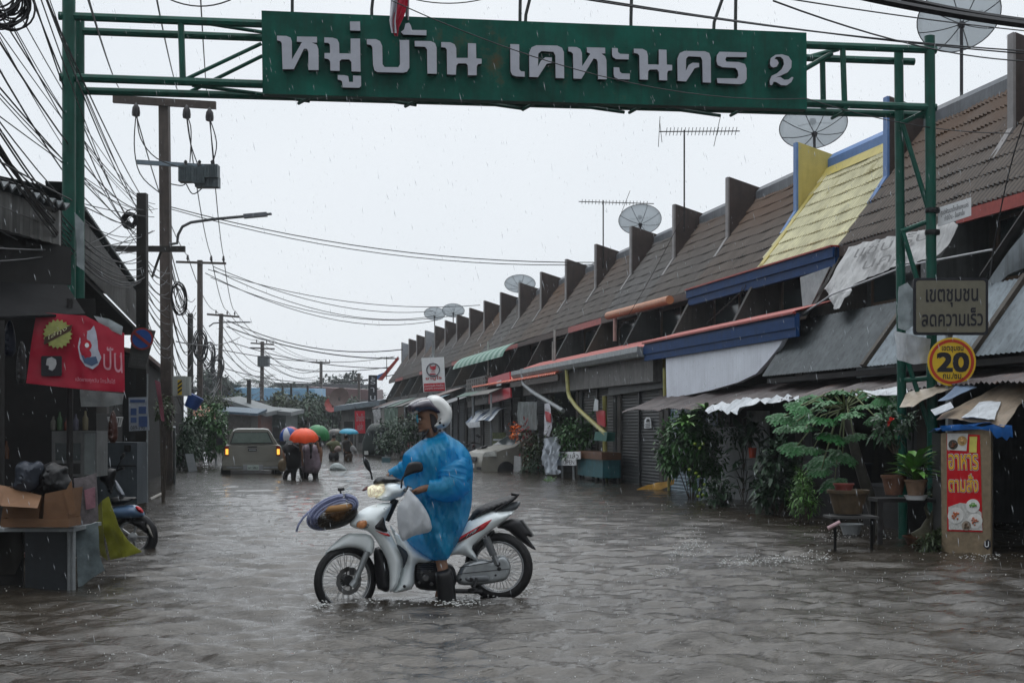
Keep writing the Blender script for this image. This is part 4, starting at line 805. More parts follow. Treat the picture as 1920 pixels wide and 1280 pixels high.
# citrus bush, leaves in clumps with fruits
tb = bush('citrus_bush', WG(1300, 935)+Vector((0, 0, .95)), (.68, .55, .98), 4200, .15, .065, leafm['citrus'], 'leafy citrus bush with yellow green fruits beside the roller shutter', seed=5, stems=9, clumps=16, h0=-.1)
fm = M('fruit', (.30, .42, .06), .35, .2, 8)
for (px, py) in ((1303, 832), (1312, 840), (1318, 832), (1305, 887), (1312, 918), (1318, 927), (1309, 930), (1293, 880), (1310, 893), (1321, 908)):
    mb = MB(); mb.ball(W(px, py, WG(1300, 935).dot(Vector((SN, CS, 0)))-.62), .034, 10, 7, (1, 1, .9)); mb.build('fruit', fm, tb, smooth=True)
def strap_plant(name, c, n, L, w, m, label, seed=0, up=.6, pot=None, group=None, stem=.0):
    rs = random.Random(seed); t = thing(name, c, label, 'plant', group); mb = MB(); c = Vector(c)
    for i in range(n):
        a = rs.random()*6.28; d = Vector((math.cos(a), math.sin(a), up*rs.uniform(.4, 2.2))).normalized(); s = Vector((-math.sin(a), math.cos(a), 0)); LL = L*rs.uniform(.6, 1.1); ww = w*rs.uniform(.7, 1.1)
        b = c+UP*stem*rs.random()
        k = 6; vs = []
        for j in range(k+1):
            u = j/k; p = b+d*LL*u-UP*LL*.45*u*u; wd = ww*(math.sin(math.pi*min(1, u*.9+.12))**.7)*.5; nn = s
            vs += [p+s*wd, p-UP*wd*.4, p-s*wd]
        fs = []
        for j in range(k):
            for q in (0, 1): fs.append((j*3+q, j*3+q+1, j*3+q+4, j*3+q+3))
        mb.add(vs, fs)
    mb.build('leaf_rosette', m, t, smooth=True); return t
strap_plant('frangipani_shoots', W(1286, 792, 25.4), 30, .42, .08, leafm['bright'], 'bright green strap leaved shoots rising above the citrus bush on the left', 3)
strap_plant('frangipani_shoots', W(1325, 768, 25.2), 22, .36, .08, leafm['bright'], 'bright green strap leaved shoots behind the torn white plastic sheet', 4)
bush('shrub', WG(1245, 905)+Vector((0, .2, 1.0)), (.22, .25, .35), 160, .11, .04, leafm['bright'], 'small bright shrub branch reaching left across the shutter', seed=8, stems=3, h0=-.1)
mb = MB(); mb.ball(WX(1262, 885, 8.6), .13, 12, 8); mb.build('green_ball', M('teal_ball', (.02, .14, .11), .35, .2), smooth=True, label='dull teal plastic ball at the left side of the citrus bush', cat='ball')
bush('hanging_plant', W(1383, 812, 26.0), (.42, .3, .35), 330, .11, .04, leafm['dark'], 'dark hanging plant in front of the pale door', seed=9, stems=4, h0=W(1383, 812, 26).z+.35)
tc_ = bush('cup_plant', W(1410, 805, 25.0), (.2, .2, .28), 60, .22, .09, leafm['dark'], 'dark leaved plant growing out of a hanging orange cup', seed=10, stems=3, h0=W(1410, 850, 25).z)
mb = MB(); mb.lathe(W(1411, 858, 25.0), [(.055, 0), (.075, .18), (.065, .18), (.05, .02)], 14); mb.build('cup', M('cup_orange', (.50, .06, .02), .4), tc_, smooth=40)
def broad(name, px, py, zc, n, L, w, m, label, seed, hh):
    rs = random.Random(seed); b = W(px, py, zc); b.z = -.1; t = thing(name, b, label, 'plant'); mb = MB(); st = MB()
    for i in range(n):
        h = hh*rs.uniform(.2, 1); a = rs.random()*6.28; p = b+Vector((rs.gauss(0, .08), rs.gauss(0, .08), h)); d = Vector((math.cos(a), math.sin(a)*.5, rs.uniform(.1, 1.4))); leaf(mb, p, d, L*rs.uniform(.7, 1.2), w*rs.uniform(.8, 1.2), rs.uniform(.0, .5)); st.tube([Vector((b.x, b.y, max(-.1, h-.5))), p], .008, 5)
    mb.build('foliage', m, t); st.build('stem', bark, t); return t
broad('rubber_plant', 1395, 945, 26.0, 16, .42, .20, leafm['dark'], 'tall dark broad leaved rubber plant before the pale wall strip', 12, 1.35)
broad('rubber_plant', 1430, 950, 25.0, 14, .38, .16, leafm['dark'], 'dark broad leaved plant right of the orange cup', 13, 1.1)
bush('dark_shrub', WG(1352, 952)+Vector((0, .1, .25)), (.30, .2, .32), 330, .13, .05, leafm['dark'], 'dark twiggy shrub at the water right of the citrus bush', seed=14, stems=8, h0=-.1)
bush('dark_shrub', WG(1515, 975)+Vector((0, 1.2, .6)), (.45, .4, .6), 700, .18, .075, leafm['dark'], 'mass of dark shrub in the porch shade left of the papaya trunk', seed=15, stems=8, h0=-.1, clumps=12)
bush('fern_shrub', WG(1540, 985)+Vector((0, .5, .38)), (.30, .3, .42), 900, .085, .02, leafm['bright'], 'fine leaved green shrub left of the stacked pots', seed=16, stems=6, h0=-.1)
# papaya
def papaya():
    b = WG(1655, 1005); zb = b.dot(Vector((SN, CS, 0))); t = thing('papaya_tree', b, 'papaya tree leaning left with a wide crown of lobed leaves', 'tree')
    P = [Vector((b.x, b.y, -.3)), W(1640, 960, zb), W(1622, 905, zb), W(1605, 850, zb), W(1592, 800, zb+.1), W(1585, 765, zb+.15)]
    mb = MB(); mb.tube(P, [.085, .078, .07, .062, .055, .04], 12); mb.build('trunk', M('papaya_bark', (.06, .055, .045), .6, .35, 10, .4), t, smooth=40)
    top = P[-1]; rs = random.Random(21); crown = MB(); st = MB()
    def palm(c, fwd, R, nrm):
        fwd = fwd.normalized(); s = fwd.cross(nrm).normalized(); nrm = s.cross(fwd).normalized()
        for k in range(9):
            a = math.radians(-140+k*35)*.95; d = fwd*math.cos(a)+s*math.sin(a)
            LL = R*(1.0 if abs(k-4) < 2 else .78)*rs.uniform(.9, 1.1)
            leaf(crown, c, d, LL, LL*.26, .28, nrm)
            for q, sg_ in ((.35, 1), (.35, -1), (.55, 1), (.55, -1), (.75, 1), (.75, -1)):
                e = (d*math.cos(.75)+sg_*(nrm.cross(d))*math.sin(.75)); leaf(crown, c+d*LL*q-UP*LL*.28*q*q, e, LL*.40*(1.15-q*.6), LL*.17, .3, nrm)
    tgt = []
    for (px, py, dz) in ((1500, 760, -.1), (1530, 745, .3), (1575, 735, -.2), (1610, 738, .3), (1650, 745, 0), (1480, 800, .2), (1510, 800, -.45), (1545, 785, -.5), (1590, 775, -.55), (1640, 780, -.4), (1560, 815, -.5), (1495, 835, -.1), (1525, 840, -.4), (1600, 815, -.45), (1670, 760, .1), (1550, 755, -.4), (1620, 760, -.5), (1470, 780, 0), (1520, 775, .5), (1660, 800, .0), (1580, 850, -.3), (1545, 860, 0), (1630, 735, .6), (1565, 900, -.2), (1540, 880, -.3)):
        c = W(px, py, zb+dz); d = c-top; d.z *= .2; tgt.append(c); palm(c, d, rs.uniform(.21, .30), Vector((rs.gauss(-.25, .2)-.15, rs.gauss(-.45, .2), 1)))
        mid = lerp(top, c, .5)+UP*.14; st.tube([top, mid, c], [.014, .010, .007], 5)
    crown.build('crown', leafm['papaya'], t); st.build('leaf_stalk', M('stalk', (.12, .15, .06)), t)
papaya()
terra = M('terracotta', (.13, .06, .035), .6, .35, 8, .2, streak=.3)
def pot(c, r, h, m, name, label, saucer=None, n=20):
    t = thing(name, c, label, 'pot'); mb = MB(); mb.lathe(c, [(r*.68, 0), (r*.95, h*.85), (r*1.04, h*.86), (r*1.06, h), (r*.95, h), (r*.9, h*.85), (0, h*.82)], n); mb.build('bowl', m, t, smooth=40)
    if saucer: mb = MB(); mb.lathe(Vector(c)-UP*.05, [(r*.8, 0), (r*1.02, .05), (r*1.05, .05), (r*.8, .012), (0, .01)], n); mb.build('saucer', saucer, t, smooth=40)
    return t
zc5 = 15.9
def at(px, py, zc=zc5): return W(px, py, zc)
# bench with pots between papaya and gate post
t = thing('plant_bench', at(1690, 960), 'dark low bench carrying the flower pots before the gate post', 'bench'); a = at(1645, 938, 16.3); mb = MB(); mb.obox(at(1705, 936, 16.3), RIGHT*.42, TOCAM*.22, UP*.02); mb.build('top', dark, t)
mb = MB()
for u in (-.38, .38):
    for v in (-.17, .17): c = at(1705, 936, 16.3)+RIGHT*u+TOCAM*v; mb.obox((c.x, c.y, (c.z-.4)/2), RIGHT*.025, TOCAM*.025, UP*(c.z+.4)/2)
mb.build('leg', dark, t)
pot(at(1717, 928), .125, .175, M('pot_clay', (.22, .14, .09), .6, .3, 8, .2, streak=.3), 'flower_pot', 'clay flower pot with a white saucer holding the strap leaved plant', white)
pot(at(1676, 927, 16.1), .14, .22, terra, 'flower_pot', 'darker clay pot left of the white saucer pot')
strap_plant('strap_plant', at(1717, 902), 64, .50, .085, leafm['bright'], 'bright strap leaved plant growing in the clay pot beside the gate post', 31, up=.9, stem=.22)
pot(at(1590, 962, 15.7), .22, .26, M('pot_brown', (.085, .06, .035), .6, .4, 8, .3, streak=.4), 'flower_pot', 'wide brown trough pot on the tray above the white basin')
pot(at(1582, 928, 15.8), .11, .13, M('pot_red', (.16, .035, .03), .5, .3, 8), 'flower_pot', 'small dark red pot standing on the brown trough pot')
t = thing('tray', at(1595, 968, 15.6), 'thin dark tray board between the brown pot and the white basin', 'tray'); mb = MB(); mb.obox(at(1595, 968, 15.6), RIGHT*.26, TOCAM*.2, UP*.012); mb.build('board', M('tray', (.05, .05, .05)), t)
mb = MB()
for u in (-.2, .2): c = at(1600, 968, 15.6)+RIGHT*u; mb.obox((c.x, c.y, c.z/2-.2), RIGHT*.012, TOCAM*.02, UP*(c.z/2+.19))
mb.build('leg', M('leg_black', (.006, .006, .006), .8, spec=.1), t)
c = WG(1596, 1003, .0); pot(Vector((c.x, c.y, .0))+UP*.005, .145, .14, M('basin', (.34, .36, .37), .35, .1), 'basin', 'white basin floating below the tray')
mb = MB(); mb.tube([at(1552, 990, 15.2), at(1575, 978, 15.2)], .022, 6); mb.build('stick', M('pink', (.45, .3, .32)), label='pale pink stick floating left of the white basin', cat='stick')
c = WG(1727, 1022); tb = pot(Vector((c.x, c.y, -.02)), .20, .13, terra, 'bonsai_bowl', 'wide clay bowl of the desert rose at the foot of the kiosk')
t = thing('desert_rose', (c.x, c.y, .08), 'desert rose with a swollen twisted trunk in the clay bowl beside the kiosk', 'plant')
zz = c.dot(Vector((SN, CS, 0))); mb = MB(); mb.tube([W(1725, 1012, zz), W(1738, 995, zz), W(1744, 975, zz), W(1757, 955, zz), W(1758, 938, zz), W(1748, 925, zz)], [.13, .085, .05, .04, .03, .02], 10); mb.tube([W(1744, 975, zz), W(1735, 950, zz-.05), W(1740, 935, zz)], [.03, .02, .012], 7); mb.build('trunk', M('caudex', (.17, .16, .10), .6, .3, 14, .3), t, smooth=True)
mb = MB(); rs = random.Random(3)
for i in range(40): leaf(mb, W(1750+rs.gauss(0, 8), 925+rs.gauss(0, 6), zz+rs.gauss(0, .05)), rdir(rs, .6), .09, .03, .2)
mb.build('foliage', leafm['olive'], t)
bush('fern', WG(1770, 1030)+Vector((-.05, -.1, .10)), (.32, .22, .16), 700, .10, .022, leafm['olive'], 'low fern like plant spilling over the foot of the kiosk', seed=33, stems=6, h0=-.05)
tf = bush('red_flower_shrub', at(1680, 800, 16.5), (.30, .25, .26), 260, .10, .05, leafm['dark'], 'dark shrub with one red flower left of the inner gate post', seed=34, stems=4, h0=at(1680, 850, 16.5).z)
mb = MB(); rs = random.Random(5); c = at(1671, 790, 16.2)
for i in range(10): leaf(mb, c, rdir(rs), .065, .05, .1)
mb.build('flower', M('flower_red', (.6, .02, .01), .5), tf)
for (px, py, zc, r, n, L, lb, mt) in ((978, 838, 44, (.7, .5, 1.0), 900, .15, 'red leaved croton bush right of the silver car', 'red'), (1000, 845, 43, (.5, .5, .7), 500, .15, 'brown olive bush behind the wrapped stand', 'olive'),
        (1078, 815, 38, (.95, .6, .75), 1500, .15, 'dense green bush in front of the red panel', 'citrus'), (1042, 800, 40, (.5, .4, .8), 500, .14, 'leafy green bush right of the hanging cloth strip', 'olive'), (1032, 905, 36, (.22, .2, .25), 250, .07, 'little bright plant standing in the water below the open sign', 'bright'),
        (995, 880, 42, (.5, .4, .5), 400, .12, 'dark undergrowth below the red croton', 'dark'), (1215, 925, 30, (.01, .01, .01), 1, .01, '', 'dark')):
    if lb: p = W(px, py, zc); bush('shrub', p, r, n, L, L*.45, leafm[mt], lb, seed=px, h0=-.3, stems=5)
mb = MB(); rs = random.Random(8)
for i in range(60): p = W(965+rs.gauss(0, 4), 808+rs.gauss(0, 9), 43.2+rs.gauss(0, .3)); leaf(mb, p, rdir(rs), .14, .1, .2)
mb.build('flower_cluster', M('flower_orange', (.75, .16, .02), .5, .5, 12), label='bright orange flower heads above the red croton bush', cat='flowers')
board([(962, 892), (976, 892), (975, 856), (964, 854)], frX(8.35), M('poster_pale', (.35, .36, .37), .5, .3, 12), 'poster_board', th=.04, label='small pale poster board standing in the water right of the silver car', cat='sign')
# dark things inside the deep porch, air units and boxes
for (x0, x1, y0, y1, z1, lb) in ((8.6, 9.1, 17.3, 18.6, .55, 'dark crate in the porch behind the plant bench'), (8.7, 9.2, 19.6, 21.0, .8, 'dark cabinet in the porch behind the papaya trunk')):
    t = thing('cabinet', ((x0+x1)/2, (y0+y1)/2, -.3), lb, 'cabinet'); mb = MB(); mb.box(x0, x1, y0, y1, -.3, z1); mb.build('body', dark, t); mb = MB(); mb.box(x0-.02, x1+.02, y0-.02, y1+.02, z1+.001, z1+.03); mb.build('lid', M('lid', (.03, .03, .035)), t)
# ================================================ LEFT SIDE
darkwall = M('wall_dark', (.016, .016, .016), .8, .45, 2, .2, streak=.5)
fas = M('fascia_sheet', (.115, .115, .11), .5, .3, 2.5, .15, streak=.6)
t = thing('shophouse', (-3, 24, 0), 'long low dark shop building on the left with a grey corrugated fascia', 'shop')
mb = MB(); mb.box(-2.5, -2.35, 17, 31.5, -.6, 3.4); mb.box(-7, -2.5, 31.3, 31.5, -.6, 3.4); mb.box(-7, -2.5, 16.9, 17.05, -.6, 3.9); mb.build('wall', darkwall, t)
mb = MB(); corr(mb, (-1.9, 17, 4.0), (-1.9, 31.2, 4.0), (-1.9, 31.2, 3.36), (-1.9, 17, 3.36), 80, .014); mb.build('fascia', fas, t)
mb = MB(); corr(mb, (-2.0, 17, 4.06), (-2.0, 31.2, 4.06), (-7, 31.2, 5.0), (-7, 17, 5.0), 60, .03); mb.build('roof', zinc_d, t)
mb = MB(); corr(mb, (-1.84, 16.8, 4.10), (-1.84, 31.3, 4.10), (-2.1, 31.3, 4.10), (-2.1, 16.8, 4.10), 90, .03); mb.build('roof_edge', zinc_d, t)
mb = MB(); mb.box(-2.35, -1.94, 17, 31.2, 3.3, 3.36); mb.build('soffit', dark, t)
t = thing('shophouse', (-3, 37, 0), 'dark shop building behind the thick concrete pole on the left', 'shop')
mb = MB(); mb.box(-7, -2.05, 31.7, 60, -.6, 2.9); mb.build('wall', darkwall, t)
mb = MB(); mb.prism([(-7, 38.5, 3.9), (-1.9, 38.5, 3.0), (-1.9, 38.5, 2.9), (-7, 38.5, 3.8)], (0, 13.4, 0)); mb.build('roof', M('roof_brown', (.12, .06, .045), .5, .4, 4, .2), t)
# nearest shop: fascia, under-canopy and dark interior
t = thing('stall_shop', (-3, 14, 0), 'nearest shop on the left edge with grey corrugated roof front and dark stall', 'shop')
a0 = W(-60, 336, 12.6); a1 = W(116, 396, 14.6); b0 = W(-60, 412, 12.6); b1 = W(116, 461, 14.6)
mb = MB(); corr(mb, a0, a1, b1, b0, 9, .012); mb.build('roof_front', fas, t)
bk = Vector((-3.2, 1.2, .5)); mb = MB(); corr(mb, a0+Vector((.05, -.05, .05)), a1+Vector((.08, -.02, .05)), a1+bk, a0+bk, 12, .03, th=.03); mb.build('roof', zinc_d, t)
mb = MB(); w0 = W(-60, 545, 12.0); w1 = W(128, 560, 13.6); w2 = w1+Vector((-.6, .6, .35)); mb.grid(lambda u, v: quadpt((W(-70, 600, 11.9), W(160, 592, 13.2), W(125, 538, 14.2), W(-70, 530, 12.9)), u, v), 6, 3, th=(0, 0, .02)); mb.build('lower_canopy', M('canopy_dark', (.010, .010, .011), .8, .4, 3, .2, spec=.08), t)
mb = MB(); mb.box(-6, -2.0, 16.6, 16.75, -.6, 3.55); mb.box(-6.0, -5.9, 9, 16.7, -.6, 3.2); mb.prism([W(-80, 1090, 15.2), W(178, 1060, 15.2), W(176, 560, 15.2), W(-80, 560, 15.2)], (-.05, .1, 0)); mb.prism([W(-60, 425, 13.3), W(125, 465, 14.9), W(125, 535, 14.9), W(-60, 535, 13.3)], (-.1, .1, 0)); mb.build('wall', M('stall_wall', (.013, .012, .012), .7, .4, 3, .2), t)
mb = MB(); a = W(131, 560, 13.3); mb.tube([a, Vector((a.x, a.y, -.5))], .03, 8); a = W(2, 600, 12.2); mb.tube([a, Vector((a.x, a.y, -.5))], .03, 8); mb.build('post', dark, t)
# bits inside the stall
def ibox(px0, py0, px1, py1, zc, dep, m, nm, lb, cat, extra=None):
    a = W(px0, py1, zc); b = W(px1, py0, zc); c = (a+b)/2+(-TOCAM)*dep/2
    tt = thing(nm, Vector((c.x, c.y, a.z)), lb, cat); mb = MB(); mb.obox(c, RIGHT*((b-a).dot(RIGHT)/2), TOCAM*dep/2, UP*((b.z-a.z)/2)); mb.build('body', m, tt)
    f = Fr(a, TOCAM)
    for (q0, q1, q2, q3, mm, nn) in (extra or []): board([(q0, q3), (q2, q3), (q2, q1), (q0, q1)], f, mm, nn, tt, th=.02, off=.012)
    return tt
cab = M('cabinet_pale', (.12, .125, .125), .45, .3, 4, .1, streak=.4)
ibox(97, 808, 181, 893, 14.6, .4, cab, 'display_cabinet', 'pale food display cabinet with dark panes behind the cardboard boxes', 'cabinet', [(104, 830, 132, 862, glass, 'pane'), (136, 830, 150, 862, glass, 'pane'), (104, 868, 150, 888, dark, 'shelf'), (158, 812, 178, 890, M('pane_grey', (.13, .15, .15), .3), 'side_pane')])
ibox(180, 829, 257, 945, 18.2, .5, M('steel_cab', (.065, .078, .09), .45, .3, 3, .1, streak=.4), 'steel_cabinet', 'blue grey steel cabinet behind the parked light blue scooter', 'cabinet', [(183, 872, 255, 874, dark, 'seam'), (233, 834, 245, 846, dark, 'sticker')])
ibox(0, 770, 90, 860, 15.6, .3, M('shelf_dark', (.05, .045, .04), .6, .5, 9), 'shelf_unit', 'dark shelf unit at the back of the stall on the left edge', 'shelf', [(4, 790, 84, 794, cab, 'shelf_board'), (4, 822, 84, 826, cab, 'shelf_board'), (12, 797, 20, 820, M('jar_a', (.15, .1, .05)), 'jar'), (26, 800, 33, 820, M('jar_b', (.08, .12, .1)), 'jar'), (52, 798, 62, 820, M('jar_c', (.12, .12, .12)), 'jar'), (66, 829, 78, 855, M('jar_d', (.1, .04, .03)), 'jar')])
ibox(45, 752, 200, 775, 15.2, .1, M('sheetbeam', (.07, .068, .065), .5, .3), 'shop_beam', 'dull grey beam crossing behind the red banner', 'beam')
# counter with cardboard boxes
t = thing('stall_counter', W(60, 1110, 11.9), 'dented sheet metal stall counter carrying open cardboard boxes', 'counter')
cz = 11.9; c = (W(-90, 990, cz)+W(140, 990, cz))/2
mb = MB(); mb.obox(c-TOCAM*.35+UP*-.01, RIGHT*.52, TOCAM*.40, UP*.015); mb.build('top', galv, t)
pl = M('counter_panel', (.020, .024, .028), .45, .4, 3, .2, streak=.5)
mb = MB(); a, b = W(48, 992, cz+.05), W(128, 992, cz+.05); mb.obox(((a+b)/2).to_2d().to_3d()+UP*.05, RIGHT*((b-a).length/2), TOCAM*.015, UP*.46); mb.build('panel', pl, t)
mb = MB(); a, b = W(-90, 992, cz+.25), W(44, 992, cz+.25); mb.obox(((a+b)/2).to_2d().to_3d()+UP*.05, RIGHT*((b-a).length/2), TOCAM*.015, UP*.46); mb.build('back_panel', dark, t)
for px, zz in ((138, cz), (130, cz+.02), (127, cz+.7)):
    mb = MB(); a = W(px, 988, zz); mb.tube([a, Vector((a.x, a.y, -.4))], .018, 8); mb.build('leg', galv, t)
def cbox(pxs, zc, lb, fl=None):
    tt = thing('cardboard_box', W(sum(p[0] for p in pxs)/4, max(p[1] for p in pxs), zc), lb, 'box', 'cardboard boxes on the counter'); q = [W(p[0], p[1], zc) for p in pxs]
    bk = -TOCAM*.34; mb = MB(); mb.add(q+[p+bk for p in q], [(0, 1, 2, 3), (1, 5, 6, 2), (5, 4, 7, 6), (4, 0, 3, 7), (0, 4, 5, 1)]); mb.build('side_panel', cardboard, tt)
    for f_ in fl or []: mb = MB(); mb.prism([W(x, y, z) for x, y, z in f_], TOCAM*.006); mb.build('flap', cardboard, tt)
cbox([(0, 985), (72, 975), (78, 930), (12, 912)], 11.75, 'brown open cardboard box at the left end of the counter', [[(10, 912, 11.75), (78, 928, 11.75), (70, 952, 11.45), (2, 948, 11.45)], [(-20, 905, 11.8), (18, 912, 11.8), (22, 935, 11.6), (-5, 950, 11.5)]])
cbox([(80, 978), (126, 978), (132, 915), (84, 925)], 11.72, 'upright cardboard box below the black rubbish bag', [[(120, 925, 11.7), (134, 900, 11.7), (142, 960, 11.7), (130, 965, 11.7)]])
cbox([(2, 988), (128, 988), (128, 972), (2, 972)], 11.6, 'flat crushed cardboard box under the two open ones')
def heap(poly, fr, T, m, nm, lb, cat, res=.014, amp=.03, freq=7, parent=None, R=None):
    mb = MB(); pts = smoothpoly([fr.to2(*p) for p in poly], 1)
    inflate(mb, pts, T, R or T*1.3, lambda x, z, w: fr.to3(x, z, w), res, fn=lambda x, z, u: amp*u*(fbm(x*freq, z*freq, 3.1)+1.3*abs(fbm(x*freq*2.3, z*freq*2.3, 7.))))
    o = mb.build(nm, m, parent, smooth=50, **(dict(label=lb, cat=cat) if lb else {})); return o
fr0 = Fr(W(90, 900, 11.9), TOCAM)
heap([(56, 930), (66, 895), (60, 880), (80, 872), (98, 864), (112, 872), (128, 874), (126, 890), (138, 905), (134, 928), (100, 936)], fr0, .14, M('bag_black', (.006, .006, .007), .45, .3, 12, .3), 'rubbish_bag', 'shiny black rubbish bag in the cardboard boxes', 'bag', amp=.05, freq=13)
heap([(22, 918), (30, 895), (28, 872), (44, 862), (60, 868), (74, 862), (84, 874), (78, 890), (74, 912), (52, 926)], Fr(W(90, 900, 11.8), TOCAM), .12, Mfilm('film_bag', (.06, .07, .09), .25, .2, .3, bump=.6), 'plastic_bag', 'clear grey plastic bag left of the black rubbish bag', 'bag', amp=.045, freq=12)
# banner
fbn = Fr(W(140, 660, 12.9), TOCAM+RIGHT*.25); t = thing('red_banner', fbn.P(140, 600), 'wrinkled red shop banner with a seal, portrait badge and white fish outline', 'banner')
bo = sheet([(69, 585), (110, 588), (160, 592), (200, 612), (233, 624), (233, 660), (234, 735), (180, 732), (120, 726), (49, 718), (58, 650)], fbn, M('banner_red', (.36, .012, .035), .32, .15, 4, .2), 'cloth', t, amp=.04, freq=3, res=.03, folds=.008)
seal = M('seal_green', (.30, .32, .10), .4, .2, 20); mb = MB(); ps_ = []
for i in range(40): r = 27 if i % 2 else 32; ps_.append(fbn.P(108+r*math.cos(i*math.pi/20)*.88, 626+r*math.sin(i*math.pi/20)*.88, .03))
mb.prism(ps_, fbn.n*.004); mb.build('seal', seal, t)
board([(82, 646), (132, 620), (136, 608), (84, 632)], fbn, M('band_brown', (.06, .03, .02)), 'band', t, th=.003, off=.036); text('ใส่ถุง', [fbn.P(90, 640), fbn.P(126, 621), fbn.P(126, 610), fbn.P(90, 629)], M('lt_yel', (.5, .5, .3)), t, n=fbn.n, off=.04)
board(rrect(77, 667, 116, 705, 3), fbn, ink, 'badge', t, th=.003, off=.03)
board([(88, 672), (97, 669), (105, 674), (106, 682), (103, 690), (98, 695), (91, 692), (92, 686), (86, 684)], fbn, M('portrait', (.35, .36, .37)), 'portrait', t, th=.003, off=.034)
fw3 = M('fish_white', (.42, .44, .52), .35, .2, 9)
board([(150, 630), (160, 622), (170, 618), (176, 610), (180, 622), (183, 640), (184, 655), (190, 670), (184, 684), (174, 692), (160, 686), (150, 672), (146, 650)], fbn, fw3, 'fish', t, th=.003, off=.03)
board([(cx, cy) for cx, cy in [(163+9*math.cos(a*.5), 647+10*math.sin(a*.5)) for a in range(12)]], fbn, redp, 'fish_eye', t, th=.003, off=.034)
board([(cx, cy) for cx, cy in [(163+4*math.cos(a*.5), 647+4.5*math.sin(a*.5)) for a in range(12)]], fbn, white, 'fish_pupil', t, th=.003, off=.038)
board([(152, 665), (165, 670), (180, 668), (184, 680), (172, 686), (158, 680)], fbn, M('wave_blue', (.06, .10, .18)), 'fish_wave', t, th=.003, off=.034)
text('ปัน', [fbn.P(194, 692), fbn.P(230, 700), fbn.P(228, 645), fbn.P(194, 652)], M('faint_pink', (.5, .25, .3)), t, n=fbn.n, off=.03)
text('เปิดขายทุกวัน โทรสั่งได้', [fbn.P(142, 716), fbn.P(216, 722), fbn.P(216, 711), fbn.P(142, 706)], M('faint_pink', (.5, .25, .3)), t, n=fbn.n, off=.03)
sheet([(176, 592), (205, 598), (230, 612), (228, 628), (205, 618), (190, 612)], Fr(W(200, 610, 13.0), TOCAM), Mfilm('film_clear', (.45, .5, .52)), 'plastic_strip', label='crumpled clear plastic hanging over the top right corner of the red banner', cat='plastic sheet', amp=.03, freq=8, res=.03)
sheet([(150, 730), (232, 738), (229, 757), (200, 762), (152, 762)], Fr(W(190, 745, 13.3), TOCAM), Mfilm('film_pale', (.36, .40, .40), .3, .15, .3, bump=.6), 'plastic_strip', label='pale plastic sheet showing below the red banner', cat='plastic sheet', amp=.03, freq=9, res=.03)
# no-parking sign, posters, basket
fn_ = Fr(W(262, 650, 20.5), TOCAM+RIGHT*.2); t = thing('no_parking_sign', fn_.P(262, 690), 'tilted grey board with a round blue no parking sign under the fascia', 'sign')
board([(240, 688), (272, 692), (292, 620), (250, 612)], fn_, M('np_board', (.05, .05, .048), .5), 'board', t, th=.02)
board([(266+22*math.cos(a*.314), 635+21*math.sin(a*.314)) for a in range(20)], fn_, M('np_red', (.25, .03, .03)), 'red_rim', t, th=.004, off=.02)
board([(266+18*math.cos(a*.314), 635+17.5*math.sin(a*.314)) for a in range(20)], fn_, M('np_blue', (.015, .07, .28)), 'blue_disc', t, th=.004, off=.026)
board([(250, 626), (254, 622), (282, 644), (278, 648)], fn_, M('np_red', (.25, .03, .03)), 'slash', t, th=.004, off=.032)
text('ห้ามจอด ตลอดแนว', [fn_.P(244, 684), fn_.P(270, 687), fn_.P(274, 664), fn_.P(248, 660)], M('np_txt', (.10, .10, .10)), t, n=fn_.n, off=.012)
fp = Fr(W(260, 775, 20.0), TOCAM+RIGHT*.1); t = thing('wall_poster', fp.P(260, 808), 'white and blue printed poster hanging beside the first dark pole', 'poster')
board([(242, 808), (280, 806), (276, 744), (241, 745)], fp, M('poster_white', (.30, .33, .38), .5, .15, 20), 'sheet', t, th=.01)
pb = M('poster_blue', (.05, .09, .22))
for (x0, y0, x1, y1) in ((244, 749, 272, 754), (245, 765, 256, 778), (245, 782, 256, 792), (260, 762, 274, 775), (260, 780, 276, 800)): board([(x0, y1), (x1, y1), (x1, y0), (x0, y0)], fp, pb, 'print', t, th=.003, off=.008)
text('089-790', [fp.P(245, 806), fp.P(272, 805), fp.P(272, 797), fp.P(245, 798)], ink, t, n=fp.n, off=.008)
sheet([(290, 712), (300, 716), (306, 760), (308, 790), (302, 788), (296, 750)], Fr(W(300, 750, 24), TOCAM), M('cloth_pink', (.35, .12, .16), .5, .3, 12), 'hanging_cloth', label='narrow pink cloth banner hanging between the two dark poles', cat='cloth', amp=.05)
t = thing('wire_basket', W(216, 800, 16), 'small white wire basket hanging left of the white poster', 'basket'); mb = MB(); c = W(216, 799, 16.0)
for i in range(14): a = i*math.pi/7; mb.tube([c+Vector((.06*math.cos(a), .06*math.sin(a), 0)), c+Vector((.085*math.cos(a), .085*math.sin(a), .10))], .004, 4)
mb.tube([c+Vector((.085*math.cos(i*math.pi/7), .085*math.sin(i*math.pi/7), .1)) for i in range(15)], .005, 4); mb.tube([c+Vector((.06*math.cos(i*math.pi/7), .06*math.sin(i*math.pi/7), 0)) for i in range(15)], .005, 4); mb.build('basket', M('wire_white', (.4, .4, .4)), t)
mb = MB(); [mb.tube([c+Vector((.08*math.cos(a), .08*math.sin(a), .1)), c+Vector((0, 0, .26))], .002, 4) for a in (0, 2.1, 4.2)]; mb.build('hanger', dark, t)
